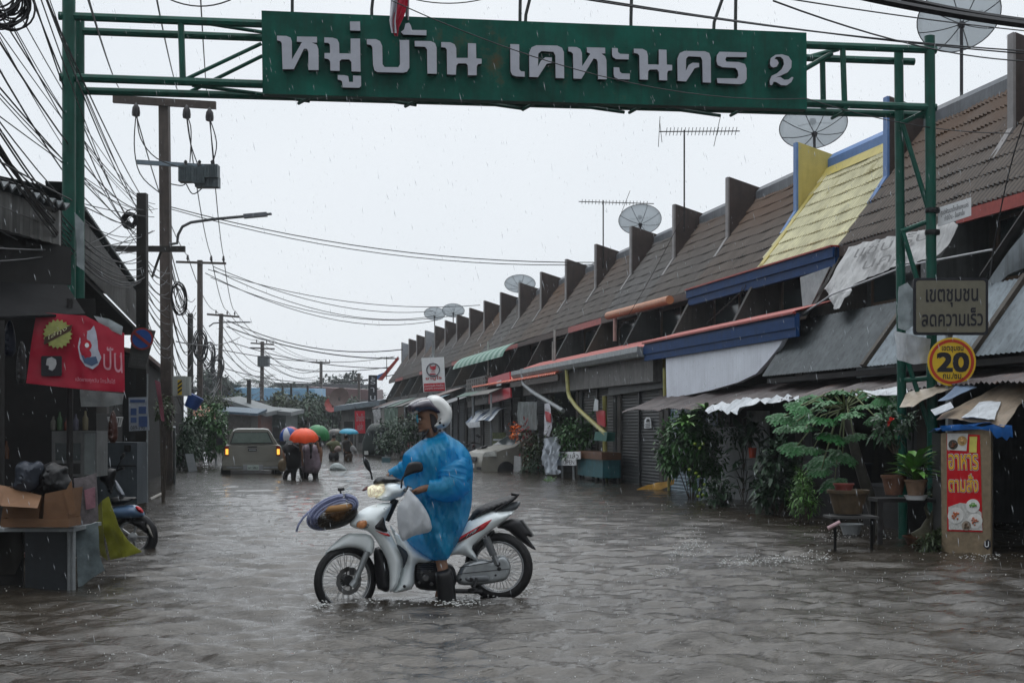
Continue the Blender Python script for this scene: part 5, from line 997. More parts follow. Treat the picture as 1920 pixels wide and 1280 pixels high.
# cloths on the stall's right side
fc = Fr(W(165, 1000, 12.2), TOCAM+RIGHT*.6)
sheet([(138, 896), (160, 893), (180, 886), (184, 975), (170, 981), (145, 985)], fc, M('cloth_floral', (.13, .115, .12), .5, .5, 14, .2), 'printed_cloth', label='grey printed cloth with a pink patch draped on the side of the stall counter', cat='cloth', amp=.03, res=.04)
sheet([(156, 918), (176, 912), (177, 950), (160, 955)], fc, M('cloth_pinkp', (.25, .12, .15), .5, .4, 14, .2), 'pink_patch', label='faded pink print patch on the cloth of the stall', cat='cloth', amp=.02, res=.04, off=.03)
sheet([(144, 990), (182, 978), (186, 1040), (196, 1068), (170, 1085), (146, 1104)], fc, M('cloth_teal', (.13, .165, .175), .45, .5, 6, .3), 'plastic_drape', label='pale blue grey plastic sheet hanging from the stall down into the water', cat='plastic sheet', amp=.05, res=.04)
fy = Fr(W(215, 1000, 12.9), TOCAM+RIGHT*.1)
sheet([(190, 938), (203, 930), (210, 950), (225, 985), (245, 1015), (266, 1034), (240, 1042), (205, 1050), (196, 1020), (188, 990)], fy, M('tarp_yellow', (.26, .27, .035), .4, .3, 5, .3), 'yellow_tarp', label='yellow green plastic sheet spreading from the stall post into the water', cat='plastic sheet', folds=.03, amp=.10, res=.04)
sheet([(178, 960), (192, 938), (196, 1020), (204, 1050), (190, 1040), (180, 1000)], fy, M('tarp_olive', (.11, .11, .02), .4, .3, 5, .3), 'olive_tarp', label='darker olive fold of plastic left of the yellow sheet', cat='plastic sheet', amp=.05, res=.04, off=.05)
# ================================================ POLES
def sqpole(px, pb, top_py, zc, w, label, pt=None, m=polem, group='concrete electricity poles', arms=(), name='electric_pole'):
    b = W(px, 800, zc); b.z = 0; tp = W(pt or px, top_py, zc)
    t = thing(name, b, label, 'pole', group); mb = MB(); w2 = w*.42; b2 = Vector((b.x, b.y, -.6))
    mb.add([b2+RIGHT*sx*w/2+TOCAM*sy*w/2 for sx, sy in ((-1, -1), (1, -1), (1, 1), (-1, 1))]+[tp+RIGHT*sx*w2+TOCAM*sy*w2 for sx, sy in ((-1, -1), (1, -1), (1, 1), (-1, 1))], [(0, 1, 5, 4), (1, 2, 6, 5), (2, 3, 7, 6), (3, 0, 4, 7), (4, 5, 6, 7)]); mb.build('shaft', m, t)
    for (x0, y0, x1, y1, th, ins) in arms:
        a = W(x0, y0, zc-.15); c = W(x1, y1, zc-.15); d = (c-a)/2; mb = MB(); mb.obox((a+c)/2, d, TOCAM*th*.5, UP*th); o = mb.build('crossarm', m, t)
        for ix in ins:
            p = lerp(a, c, (ix-x0)/(x1-x0))+UP*th; s = min(1.0, .9)
            mb = MB(); mb.lathe(p, [(.02, 0), (.03, .06), (.08, .10), (.04, .13), (.07, .17), (.035, .2), (.05, .24), (.02, .28), (0, .29)], 8); mb.build('insulator', M('insul', (.04, .035, .035), .3), o)
    return t
pd = M('pole_dark', (.022, .02, .018), .6, .4, 3, .2)
sqpole(267, 940, 363, 25.8, .20, 'dark concrete pole nearest the street on the left, standing by the white poster', m=pd)
tB = sqpole(316, 905, 190, 34.3, .27, 'tallest concrete pole on the left with three hanging insulators and a transformer bracket', pt=308, arms=((212, 186, 405, 198, .09, ()),))
mb = MB(); mb.obox((W(190, 466, 30)+W(347, 467, 30))/2, (W(347, 467, 30)-W(190, 466, 30))/2, TOCAM*.05, UP*.06); mb.build('crossarm', pd, tB)
mb = MB(); mb.tube([W(303, 468, 30.2), W(285, 520, 30.2)], .03, 6); mb.build('brace', pd, tB)
for px, py in ((255, 197), (350, 201), (393, 206)):
    mb = MB(); c = W(px, py, 34.0); mb.lathe(c-UP*.28, [(.04, 0), (.09, .02), (.10, .10), (.085, .22), (.05, .27), (.02, .33), (0, .34)], 10); mb.build('hanging_insulator', M('insul_black', (.02, .018, .02), .3), tB, smooth=40)
# recloser bracket and tanks
mb = MB(); a, b = W(257, 304, 33.9), W(395, 313, 33.9); mb.obox((a+b)/2, (b-a)/2, TOCAM*.05, UP*.05); rb = mb.build('bracket_arm', M('bracket_blue', (.16, .21, .25), .45, .2), tB)
for (x0, y0, x1, y1, dz) in ((337, 312, 364, 342, 0), (364, 314, 386, 345, .02), (386, 310, 410, 334, .04), (368, 332, 411, 352, -.06)):
    a, b = W(x0, y1, 33.7-dz), W(x1, y0, 33.7-dz); mb = MB(); mb.obox((a+b)/2, RIGHT*(b-a).dot(RIGHT)/2, TOCAM*.16, UP*(b.z-a.z)/2)
    for i in range(5): mb.obox(lerp(a, b, .5)+RIGHT*((i-2)*.055), RIGHT*.006, TOCAM*.19, UP*(b.z-a.z)*.42)
    mb.build('tank', M('tank_grey', (.075, .10, .11), .5, .3, 6, .1), rb)
for px in (348, 374, 398): mb = MB(); mb.lathe(W(px, 310, 33.8), [(.05, 0), (.03, .05), (.045, .08), (.02, .12), (0, .13)], 8); mb.build('bushing', black, rb)
# street lamps
def lamp(pts, zc, label, r=.035, hl=.55):
    t = thing('street_lamp', W(*pts[0], zc), label, 'street lamp', 'street lamps on the poles'); mb = MB(); P = [W(x, y, zc) for x, y in pts]; mb.tube(P, r, 8); mb.build('arm', M('lamp_arm', (.07, .075, .08), .5), t, smooth=40)
    a, b = P[-2], P[-1]; d = (b-a).normalized(); mb = MB(); mb.obox(b+d*hl*.3, d*hl*.5, TOCAM*.10, UP*.045); mb.obox(b+d*hl*.75, d*hl*.25, TOCAM*.07, UP*.02); mb.build('lamp_head', M('lamp_head', (.12, .13, .15), .4), t); return t
lamp([(318, 458), (332, 456), (334, 440), (342, 425), (358, 417), (400, 411), (466, 405)], 34.0, 'street lamp on a long curved arm reaching over the road from the tallest pole')
lamp([(392, 612), (400, 606), (420, 604), (458, 604)], 102, 'small distant street lamp on the third pole', .05, .5)
# meter box
t = thing('meter_box', W(341, 742, 33.5), 'white meter box with a yellow and black hazard strip on the tallest pole', 'box')
a, b = W(326, 742, 33.2), W(350, 705, 33.2); mb = MB(); mb.obox((a+b)/2, RIGHT*(b-a).dot(RIGHT)/2, TOCAM*.12, UP*(b.z-a.z)/2); mb.obox((a+b)/2+RIGHT*.19-TOCAM*.05, RIGHT*.035, TOCAM*.1, UP*(b.z-a.z)*.47); mb.build('case', M('case_white', (.34, .36, .34), .4, .1, 5, .05), t)
f = Fr(a+TOCAM*.13, TOCAM); board([(333, 740), (341, 740), (341, 712), (333, 712)], f, M('haz_y', (.6, .42, .04)), 'hazard_strip', t, th=.006)
for yy in (716, 724, 732): board([(333, yy+6), (341, yy), (341, yy-4), (333, yy+2)], f, ink, 'black_band', t, th=.004, off=.006)
mb = MB(); mb.lathe(W(357, 765, 34.5), [(.16, 0), (.2, .32), (.17, .34), (0, .34)], 14, axis=(.5, 0, 1)); mb.build('blue_bucket', M('bucket_blue', (.02, .06, .22), .4), smooth=40, label='blue bucket hanging tilted right of the white meter box', cat='bucket')
board([(354, 884), (370, 882), (362, 850), (347, 851)], Fr(W(358, 870, 44), TOCAM+RIGHT*.2), M('board_pale', (.33, .36, .38), .4, .15), 'leaning_board', th=.05, label='pale board leaning in the water beside the left bushes', cat='board')
mb = MB(); a = WG(316, 900); mb.tube([WG(327, 906), W(327, 800, 33.2)], .035, 6); mb.build('conduit', galv, label='thin pale conduit pipe up the right side of the tallest pole', cat='pipe')
mb = MB(); a = W(276, 930, 25.5); mb.tube([Vector((a.x, a.y, -.3)), W(276, 700, 25.5)], .02, 6); mb.build('conduit', galv, label='thin pale pipe up the right side of the nearest dark pole', cat='pipe')
mb = MB(); mb.tube([WG(281, 936), WG(303, 930)+UP*.05], .03, 6); mb.build('floating_stick', M('stick_pale', (.3, .28, .25)), label='pale stick floating at the foot of the nearest dark pole', cat='stick')
sqpole(375, 880, 488, 62.7, .24, 'concrete pole with a three insulator crossarm behind the street lamp arm', arms=((330, 491, 424, 494, .05, (352, 396, 419)),))
sqpole(357, 880, 588, 58, .22, 'short dark pole wrapped in cables left of the second big pole', m=pd)
sqpole(409, 860, 588, 102, .30, 'third big pole in the line with a crossarm and a small lamp', pt=415, arms=((388, 589, 449, 594, .07, (405, 426, 440)),))
t4 = sqpole(490, 850, 640, 130, .34, 'far pole carrying a grey transformer and two crossarms', pt=492, arms=((470, 643, 514, 646, .07, (481, 500, 512)), (469, 652, 515, 654, .07, ())))
a, b = W(484, 687, 129), W(505, 667, 129); mb = MB(); mb.obox((a+b)/2, RIGHT*.5, TOCAM*.4, UP*.48); [mb.obox((a+b)/2+RIGHT*(i*.16-.4), RIGHT*.02, TOCAM*.5, UP*.42) for i in range(6)]; mb.build('transformer', M('trafo', (.10, .12, .13), .5), t4)
sqpole(602, 840, 677, 165, .36, 'farthest centre pole with one crossarm before the round tree', arms=((585, 679, 619, 680, .08, (594, 611, 618)),))
sqpole(467, 840, 712, 90, .28, 'dark short pole before the brick wall building', m=pd)
sqpole(546, 840, 718, 120, .2, 'thin far post in front of the blue roof, left one', m=pd, group='thin far posts')
sqpole(577, 840, 722, 125, .2, 'thin far post in front of the blue roof, right one', m=pd, group='thin far posts')
sqpole(530, 840, 722, 120, .2, 'thin far post at the middle of the blue roof', m=pd, group='thin far posts')
sqpole(673, 840, 700, 150, .3, 'far pole with crossarm near the shop signs', arms=((660, 712, 690, 713, .08, ()),))
mb = MB(); mb.box(-2.1, -1.75, 60.2, 76, -.6, 1.6); mb.build('garden_wall', darkwall, label='low dark wall along the left side behind the bushes', cat='wall')
# ================================================ FAR END OF THE STREET
bush('bush', W(385, 812, 50), (1.0, 1.5, 1.25), 3600, .18, .08, leafm['citrus'], 'green bush leaning over the water on the left before the pickup', seed=41, h0=-.3)
bush('bush', W(348, 832, 45), (.75, 1.0, .85), 1900, .15, .06, leafm['dark'], 'dark bush behind the leaning pale board', seed=42, h0=-.3)
bush('bush', W(395, 758, 58), (.9, 1, .55), 700, .18, .08, leafm['olive'], 'green bush top above the orange canopy on the left', seed=43, h0=0)
bush('bush', W(306, 775, 26), (.22, .3, .45), 300, .09, .04, leafm['olive'], 'small climbing plant between the two dark poles', seed=44, h0=-.2)
t = thing('orange_canopy', W(378, 775, 52), 'small curved orange canopy over the bushes on the left', 'canopy'); mb = MB(); q = [W(362, 782, 52), W(405, 792, 52), W(402, 770, 54), W(362, 762, 54)]; mb.grid(lambda u, v: quadpt(q, u, v)+UP*.1*math.sin(u*3), 8, 3, th=(0, 0, .02)); mb.build('sheet', M('canopy_orange', (.30, .09, .04), .5, .3, 5), t)
mb = MB(); [mb.tube([p, Vector((p.x, p.y, -.4))], .04, 6) for p in q[:2]]; mb.build('post', galv, t)
brick = M('brick', (.13, .05, .038), .7, .35, 5, .2)
def gable(px0, px1, pyt0, pyt1, zc, dep, wm, rm, nm, lb, roof_h=.25, extra=()):
    a = W(px0, pyt0, zc); b = W(px1, pyt1, zc); t = thing(nm, ((a+b)/2).to_2d().to_3d(), lb, 'building'); mb = MB(); q = [Vector((a.x, a.y, -.6)), Vector((b.x, b.y, -.6)), b, a]; mb.prism([p-TOCAM*dep/2 for p in q], -TOCAM*dep); mb.build('wall', wm, t)
    mb = MB(); d = (b-a).normalized(); q = [a-d*.4+TOCAM*.4, b+d*.4+TOCAM*.4, b+d*.4-TOCAM*(dep+.4)+UP*.25, a-d*.4-TOCAM*(dep+.4)+UP*.25]; mb.prism([p+UP*.1 for p in q], (0, 0, roof_h)); mb.build('roof', rm, t)
    for (x0, y0, x1, y1, m, n_) in extra: board([(x0, y1), (x1, y1), (x1, y0), (x0, y0)], Fr(a+TOCAM*.02, TOCAM), m, n_, t, th=.08)
    return t
edge = M('roof_white', (.13, .145, .15), .5, .2, 3)
gable(431, 490, 757, 776, 88, 5, brick, edge, 'brick_building', 'red brick building with a pale sloping roof edge beyond the pickup', extra=[(437, 790, 452, 800, dark, 'window')])
gable(488, 536, 774, 778, 92, 5, M('wall_teal', (.06, .085, .08), .6, .4, 3, .1, streak=.4), edge, 'green_shed', 'dull green walled shed with a pale roof right of the brick building', extra=[(493, 790, 506, 822, dark, 'window'), (512, 800, 524, 822, dark, 'window')])
gable(425, 470, 777, 780, 70, 2, M('wall_low', (.10, .09, .085)), M('roof_bluegrey', (.07, .11, .15), .5), 'low_shed', 'low shed with a flat blue grey roof between the left bush and the brick wall', .12)
gable(425, 584, 740, 742, 150, 8, M('wall_far', (.16, .18, .18)), M('roof_blue', (.20, .40, .60), .45, .1, 2), 'blue_roof_hall', 'long hall with a bright blue roof across the end of the street', 1.3, extra=[(430+i*26, 746, 442+i*26, 756, dark, 'window') for i in range(6)])
gable(580, 700, 736, 742, 170, 8, M('wall_far2', (.14, .12, .12)), M('roof_maroon', (.12, .06, .06), .5), 'dark_roof_hall', 'hall with a dull red roof right of the blue roofed hall', 1.2)
gable(520, 690, 722, 726, 200, 8, M('wall_far3', (.10, .10, .11)), M('roof_slate', (.06, .06, .07), .5), 'slate_roof_house', 'long dark slate roof just above the blue roof', .5)
gable(640, 700, 768, 760, 85, 6, M('shop_wall', (.12, .12, .115), .6, .3, 3, .1, streak=.4), M('roof_blg', (.16, .20, .23), .4), 'corner_shop', 'far shop with a pale blue grey roof behind the red upright banner', .3, extra=[(645, 790, 662, 832, dark, 'opening'), (672, 785, 696, 830, dark, 'opening')])
def tree(name, px, py, zc, r, n, L, m, label, h0=-.3, seed=0, tr=.2): return bush(name, W(px, py, zc), r, int(n*1.7), L, L*.55, m, label, 'tree', 'trees at the end of the street', stems=7, seed=seed, h0=h0, clumps=14, trunkr=tr)
farl = M('leaf_distant', (.030, .050, .035), .6, .4, .6, .05)
tree('broad_tree', 640, 728, 210, (4.6, 4, 3.2), 1800, .75, farl, 'round dark tree rising behind the slate roof', seed=51)
tree('broad_tree', 575, 790, 100, (2.1, 2, 1.9), 1500, .34, leafm['far'], 'leafy green tree above the umbrellas', seed=52)
tree('broad_tree', 620, 775, 112, (2.6, 2, 2.3), 1600, .36, leafm['far'], 'dark green tree right of the tree above the umbrellas', seed=53)
tree('broad_tree', 520, 765, 118, (2.2, 2, 1.5), 1200, .36, leafm['olive'], 'pale green tree behind the green walled shed', seed=54)
tree('broad_tree', 420, 770, 100, (2.2, 2, 1.7), 1400, .34, leafm['far'], 'green tree behind the low shed', seed=55)
tree('broad_tree', 405, 728, 150, (3.4, 3, 2.6), 1300, .55, farl, 'dark tree behind the third pole on the left', seed=56)
tree('broad_tree', 560, 740, 190, (4.6, 3, 1.6), 1000, .6, farl, 'low distant tree mass left of the round tree', seed=58)
tree('broad_tree', 688, 748, 180, (4.0, 3, 2.6), 1100, .6, farl, 'distant tree behind the vertical signs', seed=59)
def palm(px, py, zc, s, label, seed):
    rs = random.Random(seed); c = W(px, py, zc); b = Vector((c.x, c.y, -.3)); t = thing('palm_tree', b, label, 'palm tree', 'coconut palms beyond the street'); mb = MB(); mb.tube([b, lerp(b, c, .5)+RIGHT*.3, c], [.22, .16, .13], 7); mb.build('trunk', bark, t); mb = MB()
    for i in range(15):
        a = rs.random()*6.28; d = Vector((math.cos(a), math.sin(a), rs.uniform(-.1, 1.1))).normalized(); Lf = s*rs.uniform(.8, 1.1); side = d.cross(UP).normalized()
        for j in range(2, 15):
            u = j/15; p = c+d*Lf*u-UP*Lf*.5*u*u
            for sg_ in (-1, 1): leaf(mb, p, side*sg_+d*.5-UP*.5, Lf*.28*(1.15-u), .07, .3)
    mb.build('crown', farl, t)
palm(447, 722, 160, 2.8, 'coconut palm left of the far transformer pole', 61); palm(487, 716, 165, 3.1, 'coconut palm beside the far transformer pole', 62); palm(428, 726, 170, 2.6, 'coconut palm furthest left behind the third pole', 63); palm(512, 730, 175, 2.4, 'small coconut palm right of the transformer pole', 64)
# clutter on the right at the far end
bush('hedge', W(735, 830, 62), (1.3, 1.4, .95), 1500, .17, .08, leafm['dark'], 'dark hedge plants under the far awnings left of the rider', seed=71, h0=-.4)
bush('hedge', W(765, 800, 60), (.8, 1, .8), 900, .17, .08, leafm['dark'], 'dark plants behind the blue barrel', seed=72, h0=-.4)
sheet([(721, 765), (745, 764), (746, 802), (735, 806), (722, 800)], frX(7.6), M('shade_green', (.07, .12, .09), .6, .4, 6, .2), 'shade_cloth', label='grey green shade cloth hanging from a far awning', cat='cloth', amp=.08)
sheet([(700, 768), (714, 766), (712, 800), (702, 795)], frX(7.4), M('cloth_bw', (.28, .29, .3), .6, .8, 12, .2), 'shade_cloth', label='black and white rag hanging left of the green shade cloth', cat='cloth', amp=.08)
mb = MB(); c = WG(762, 853, -.2); mb.lathe(c, [(.26, 0), (.28, .1), (.27, .4), (.285, .42), (.27, .8), (.2, .82), (0, .82)], 14); mb.build('barrel', M('barrel_blue', (.03, .05, .11), .4), smooth=40, label='dark blue barrel standing in the water left of the rider', cat='barrel')
t = thing('crate', WG(724, 866), 'teal plastic crate floating between the walkers and the rider', 'crate'); c = WG(724, 866); mb = MB()
for s_ in (-1, 1): mb.obox(c+UP*.06+RIGHT*.15*s_, RIGHT*.01, TOCAM*.12, UP*.11); mb.obox(c+UP*.06+TOCAM*.12*s_, RIGHT*.15, TOCAM*.01, UP*.11)
mb.build('body', M('crate_teal', (.05, .12, .14), .5), t); mb = MB()
for s_ in (-1, 1): mb.obox(c+UP*.18+TOCAM*.12*s_, RIGHT*.165, TOCAM*.02, UP*.015)
mb.build('rim', M('crate_rim', (.2, .25, .27), .5), t)
fb2 = Fr(WG(633, 881), TOCAM); heap([(617, 884), (619, 873), (627, 867), (638, 868), (650, 878), (650, 884)], fb2, .16, Mfilm('film_bag2', (.42, .47, .47), .3, .1, .3, bump=.6), 'floating_bag', 'inflated pale plastic bag floating beside the walkers', 'bag', amp=.03)
for (px, py, zc, r, col, lb) in ((636, 745, 100, .75, (.06, .035, .03), 'round brown satellite dish on the far corner roof'), (624, 758, 104, .65, (.25, .04, .035), 'round red dish beside the brown one at the end of the street')):
    t = thing('round_dish', W(px, py, zc), lb, 'satellite dish'); mb = MB(); mb.lathe(W(px, py, zc), [(0, -.12), (r*.5, -.08), (r, .05), (r*.98, .07), (r*.5, -.04), (0, -.08)], 18, axis=(-.4, -.8, .4)); mb.build('bowl', M('dish%d' % px, col, .5), t, smooth=40); mb = MB(); c = W(px, py, zc); mb.tube([c, Vector((c.x, c.y, c.z-2.2))], .05, 6); mb.build('pole', dark, t)
t = thing('roof_wing', W(730, 690, 92), 'end house with a red sloping gable edge and blue sheet beyond the last fin', 'house')
board([(708, 712), (716, 713), (748, 672), (746, 668)], Fr(W(730, 690, 88), TOCAM), M('red_edge', (.32, .05, .04), .45, .2), 'red_edge', t, th=.4)
board([(700, 708), (710, 712), (724, 700), (722, 697), (708, 703)], Fr(W(730, 690, 90), TOCAM), M('blue_edge', (.05, .13, .30), .45, .2), 'blue_sheet', t, th=.4)
# more clutter under the stall roof
rs = random.Random(31)
def hang(px, py0, py1, zc, w, m, nm, lb, cat): 
    f = Fr(W(px, py1, zc), TOCAM); heap([(px-w, py1), (px-w*1.1, (py0+py1)/2), (px-w*.3, py0), (px+w*.35, py0), (px+w, (py0+py1)/2), (px+w*.9, py1)], f, .05, m, nm, lb, cat, amp=.05, freq=12)
hang(18, 600, 668, 12.9, 12, M('bag_navy', (.01, .014, .03), .4), 'hanging_bag', 'dark navy bag hanging under the canopy at the left edge', 'bag')
hang(40, 640, 720, 13.1, 9, M('bag_grey', (.06, .06, .062), .4), 'hanging_bag', 'grey bag hanging left of the red banner', 'bag')
hang(212, 770, 830, 14.2, 9, M('bag_rust', (.05, .02, .015), .4), 'hanging_bag', 'small rusty brown bag hanging behind the wire basket', 'bag')
for i, (px, py, h, c) in enumerate(((12, 860, 34, (.05, .02, .01)), (100, 806, 26, (.07, .07, .06)), (112, 806, 34, (.03, .06, .03)), (126, 806, 22, (.10, .03, .02)), (142, 806, 30, (.05, .05, .07)), (160, 806, 36, (.09, .08, .05)))):
    c0 = W(px, py, 14.5); hh = h/F*14.5; mb = MB(); mb.lathe(c0, [(.028, 0), (.030, hh*.6), (.012, hh*.8), (.012, hh), (0, hh)], 10); mb.build('bottle', M('bottle_%d' % i, c, .2), smooth=40, label=('dark brown bottle on the stall shelf at the left edge', 'pale grey bottle at the left end of the display cabinet top', 'green bottle, second on the display cabinet', 'short red bottle in the middle of the cabinet top', 'bluish bottle, fourth on the display cabinet', 'tallest cream bottle at the right end of the cabinet top')[i], cat='bottle', group='bottles in the stall')
t = thing('plastic_stool', W(30, 1080, 12.6), 'small dull red plastic stool under the stall counter at the left edge', 'stool'); c0 = W(22, 1040, 12.4)
mb = MB(); mb.obox(c0, RIGHT*.13, TOCAM*.13, UP*.015); mb.build('seat', M('stool_red', (.12, .015, .012), .4), t); mb = MB()
for a in (-1, 1):
    for b in (-1, 1): mb.tube([c0+RIGHT*.11*a+TOCAM*.11*b, c0+RIGHT*.14*a+TOCAM*.14*b-UP*.45], .014, 6)
mb.build('leg', MATS['stool_red'], t)
mb = MB(); f = Fr(W(60, 1000, 11.8), TOCAM)
for i in range(16): x = rs.uniform(-20, 138); y = rs.uniform(1000, 1090); 
sheet([(-30, 990), (40, 992), (46, 1040), (30, 1075), (-30, 1080)], Fr(W(10, 1030, 12.1), TOCAM), M('sack_dark', (.02, .018, .016), .7), 'sacking', label='dark sacking hanging under the left end of the counter', cat='cloth', amp=.05, folds=.02)
# ================================================ DISHES AND ANTENNAS
meshm = Mfilm('dish_mesh', (.45, .48, .5), .5, .60, .7, .1, 30, 0); ribm = M('dish_rib', (.03, .03, .035), .5)
def dish(px, py, rpx, ratio, X, foot_py, label, tilt=0, nrib=8):
    c = WX(px, py, X); zc = c.dot(Vector((SN, CS, 0))); R = rpx*zc/F; el = math.asin(min(.97, ratio)); ax = (UP*math.cos(el)*1-TOCAM*-math.sin(el)*-1)
    ax = (UP*math.cos(el)+(-TOCAM)*math.sin(el)+RIGHT*tilt).normalized(); d = R*.30
    t = thing('satellite_dish', c-UP*d*1.2, label, 'satellite dish', 'black mesh satellite dishes on the roofs')
    prof = [(R*k/6, d*(k/6)**2-d) for k in range(7)]; mb = MB(); mb.lathe(c, prof, 32, axis=ax); mb.build('bowl', meshm, t, smooth=True)
    a = ax.orthogonal().normalized(); b = ax.cross(a); mb = MB(); r_ = .008*R+.003
    for k in range(nrib):
        th = 2*math.pi*k/nrib; v = a*math.cos(th)+b*math.sin(th); mb.tube([c+v*r+ax*h for r, h in prof], r_, 5)
    mb.tube([c+(a*math.cos(i*math.pi/18)+b*math.sin(i*math.pi/18))*R for i in range(37)], r_*1.1, 5, cap=False); mb.build('rib', ribm, t)
    mb = MB(); f = c+ax*R*.12; mb.lathe(f, [(.05*R, -.03), (.10*R, 0), (.10*R, .1*R), (.05*R, .13*R), (0, .13*R)], 10, axis=ax)
    mb.build('feed', ribm, t); mb = MB()
    for k in range(3): th = 2*math.pi*k/3+.4; mb.tube([c+(a*math.cos(th)+b*math.sin(th))*R*.55+ax*(d*.3-d), f], r_*.6, 4)
    mb.build('strut', ribm, t)
    mb = MB(); hb = c-ax*d; g = WX(px, foot_py, X); mb.tube([Vector((hb.x, hb.y, g.z-.5)), hb], r_*2.2+.01, 8); mb.lathe(hb-UP*.02, [(.07*R, -.05), (.1*R, .02), (.05*R, .06)], 8); mb.build('mast', ribm, t)
dish(1200, 412, 40, .60, 11.3, 440, 'black mesh dish above the fin under the sloping yagi antenna')
dish(1525, 236, 63, .52, 11.6, 300, 'black mesh dish directly behind the yellow fin')
dish(1798, 32, 77, .66, 11.8, 200, 'largest mesh dish on a tall mast near the top right corner')
dish(975, 532, 29, .50, 11.3, 560, 'mesh dish behind the fins in the middle of the row')
dish(850, 582, 21, .55, 11.3, 610, 'small far mesh dish, right one of the far pair')
dish(815, 588, 20, .55, 11.3, 620, 'small far mesh dish, left one of the far pair')
def yagi(px, pyb, pyt, X, x0, y0, x1, y1, label, els, seed=0):
    b = WX(px, pyb, X); zc = b.dot(Vector((SN, CS, 0))); t = thing('tv_antenna', b-UP*.3, label, 'antenna', 'yagi antennas on masts'); mb = MB(); mb.tube([b-UP*.6, W(px, pyt, zc)], .02, 6); mb.build('mast', steel if 0 else dark, t)
    a, c = W(x0, y0, zc), W(x1, y1, zc); mb = MB(); mb.tube([a, c], .014, 6); mb.build('boom', dark, t); mb = MB(); d = (c-a).normalized(); s = (d.cross(UP)*.75+UP*.35).normalized()
    for u, L, v in els:
        p = lerp(a, c, u); dd = (s if not v else UP*.9+d*v); mb.tube([p-dd*L, p+dd*L], .008, 4)
    mb.build('element', dark, t)
els = [(u/22, .16, 0) for u in range(2, 22)]+[(.0, .42, .05), (.72, .42, .2), (.02, .3, -.1)]
yagi(1283, 390, 244, 11.0, 1236, 247, 1387, 246, 'yagi antenna on a tall mast in the open sky below the name board', els)
yagi(1131, 465, 376, 11.0, 1085, 378, 1226, 382, 'yagi antenna on a mast left of the mesh dish', [(u/22, .12, 0) for u in range(1, 21)]+[(.62, .42, .35)])
yagi(1400, 560, 540, 9.9, 1325, 606, 1404, 535, 'fallen yagi antenna slanting across the dark balcony opening', [(u/10, .05, 0) for u in range(1, 10)]+[(.9, .15, 0), (.95, .2, 0), (.82, .16, 0)])
yagi(725, 690, 668, 8.0, 712, 670, 738, 670, 'tiny far antenna left of the row of fins', [(u/6, .12, 0) for u in range(1, 6)])
# ================================================ CABLES
def wire(a, b, sag, r=.012, n=14, lab=None, grp=None, name='cable'):
    P = [lerp(a, b, i/n)-UP*sag*4*(i/n)*(1-i/n) for i in range(n+1)]; mb = MB(); mb.tube(P, r, 5); return mb.build(name, wirem, label=lab, cat='cable', group=grp)
g1 = 'loose cables strung from upper left to the first poles'
rs = random.Random(77)
lab1 = 'thin black cable among the fan of cables at the upper left'
for i in range(30):      # fan of cables: far end at pole A / B, near end overhead out of the frame
    y0 = -60+i*19+rs.uniform(-12, 12); x0 = -40+rs.uniform(-20, 20)
    if i % 3 == 0: x0, y0 = rs.uniform(-30, 120), -30
    e = (rs.uniform(238, 300), rs.uniform(380, 480), 26+rs.uniform(0, 6)); wire(W(x0, y0, 10+rs.uniform(0, 4)), W(*e), rs.uniform(.05, .45), rs.uniform(.005, .009), lab=lab1, grp=g1)
for i in range(9):
    wire(W(-60+rs.uniform(-10, 10), 150+rs.uniform(0, 60), 10), W(268+rs.uniform(-8, 8), 470+rs.uniform(0, 60), 26), .5+rs.uniform(-.1, .1), .008, lab='thick twisted cable bundle passing behind the left gate post', grp='cables of the thick bundle at the left')
for i, (a, b, sg_) in enumerate((((160, -20, 10), (225, 168, 34), .1), ((290, -20, 14), (335, 176, 34), .1), ((375, -20, 16), (388, 178, 34), .1))):
    wire(W(*a), W(b[0], b[1], b[2]), sg_, .010, lab='high voltage line coming down to the top crossarm, %s from the left' % ('first', 'second', 'third')[i], grp='high voltage lines')
for (x0, x1, x2, x3) in ((255, 352, 405, 481), (350, 396, 426, 500), (393, 419, 440, 512)):
    nm3 = {255: 'left', 350: 'middle', 393: 'right'}[x0]
    wire(W(x0, 215, 34), W(x1, 480, 62.6), .5, .016, lab='line from the tallest pole to the second, %s of three' % nm3, grp='lines between the big poles'); wire(W(x1, 480, 62.6), W(x2, 582, 102), .6, .02, lab='line from the second big pole to the third, %s of three' % nm3, grp='lines between the big poles'); wire(W(x2, 582, 102), W(x3, 637, 130), .6, .022, lab='line from the third big pole to the far one, %s of three' % nm3, grp='lines between the big poles'); wire(W(x3, 637, 130), W(x3+100, 674, 165), .6, .022, lab='line to the farthest centre pole, %s of three' % nm3, grp='lines between the big poles')
for i in range(16):
    y = rs.uniform(560, 800); wire(W(267+rs.uniform(-3, 4), 470+i*9, 25.8), W(318+rs.uniform(-4, 6), 500+i*12, 34.2), rs.uniform(.0, .4), .009, lab='slack cable between the two near dark poles', grp='slack cables between the near poles')
    wire(W(318, 460+i*16, 34.2), W(366+rs.uniform(-8, 8), 560+i*13, 60), rs.uniform(.1, .9), .014, lab='slack cable between the tallest pole and the second', grp='slack cables behind the tallest pole')
    wire(W(370, 590+i*9, 61), W(408+rs.uniform(-4, 4), 650+i*6, 100), rs.uniform(.1, 1.2), .02, lab='slack cable towards the third pole', grp='slack cables by the third pole')
for i in range(8): wire(W(410, 600+i*16, 101), W(490, 690+i*7, 129), rs.uniform(.3, 1.2), .026, lab='far sagging cable before the palms', grp='far sagging cables'); wire(W(490, 650+i*9, 129), W(600+rs.uniform(-4, 4), 690+i*7, 164), rs.uniform(.5, 1.4), .03, lab='far sagging cable before the blue roof', grp='far sagging cables')
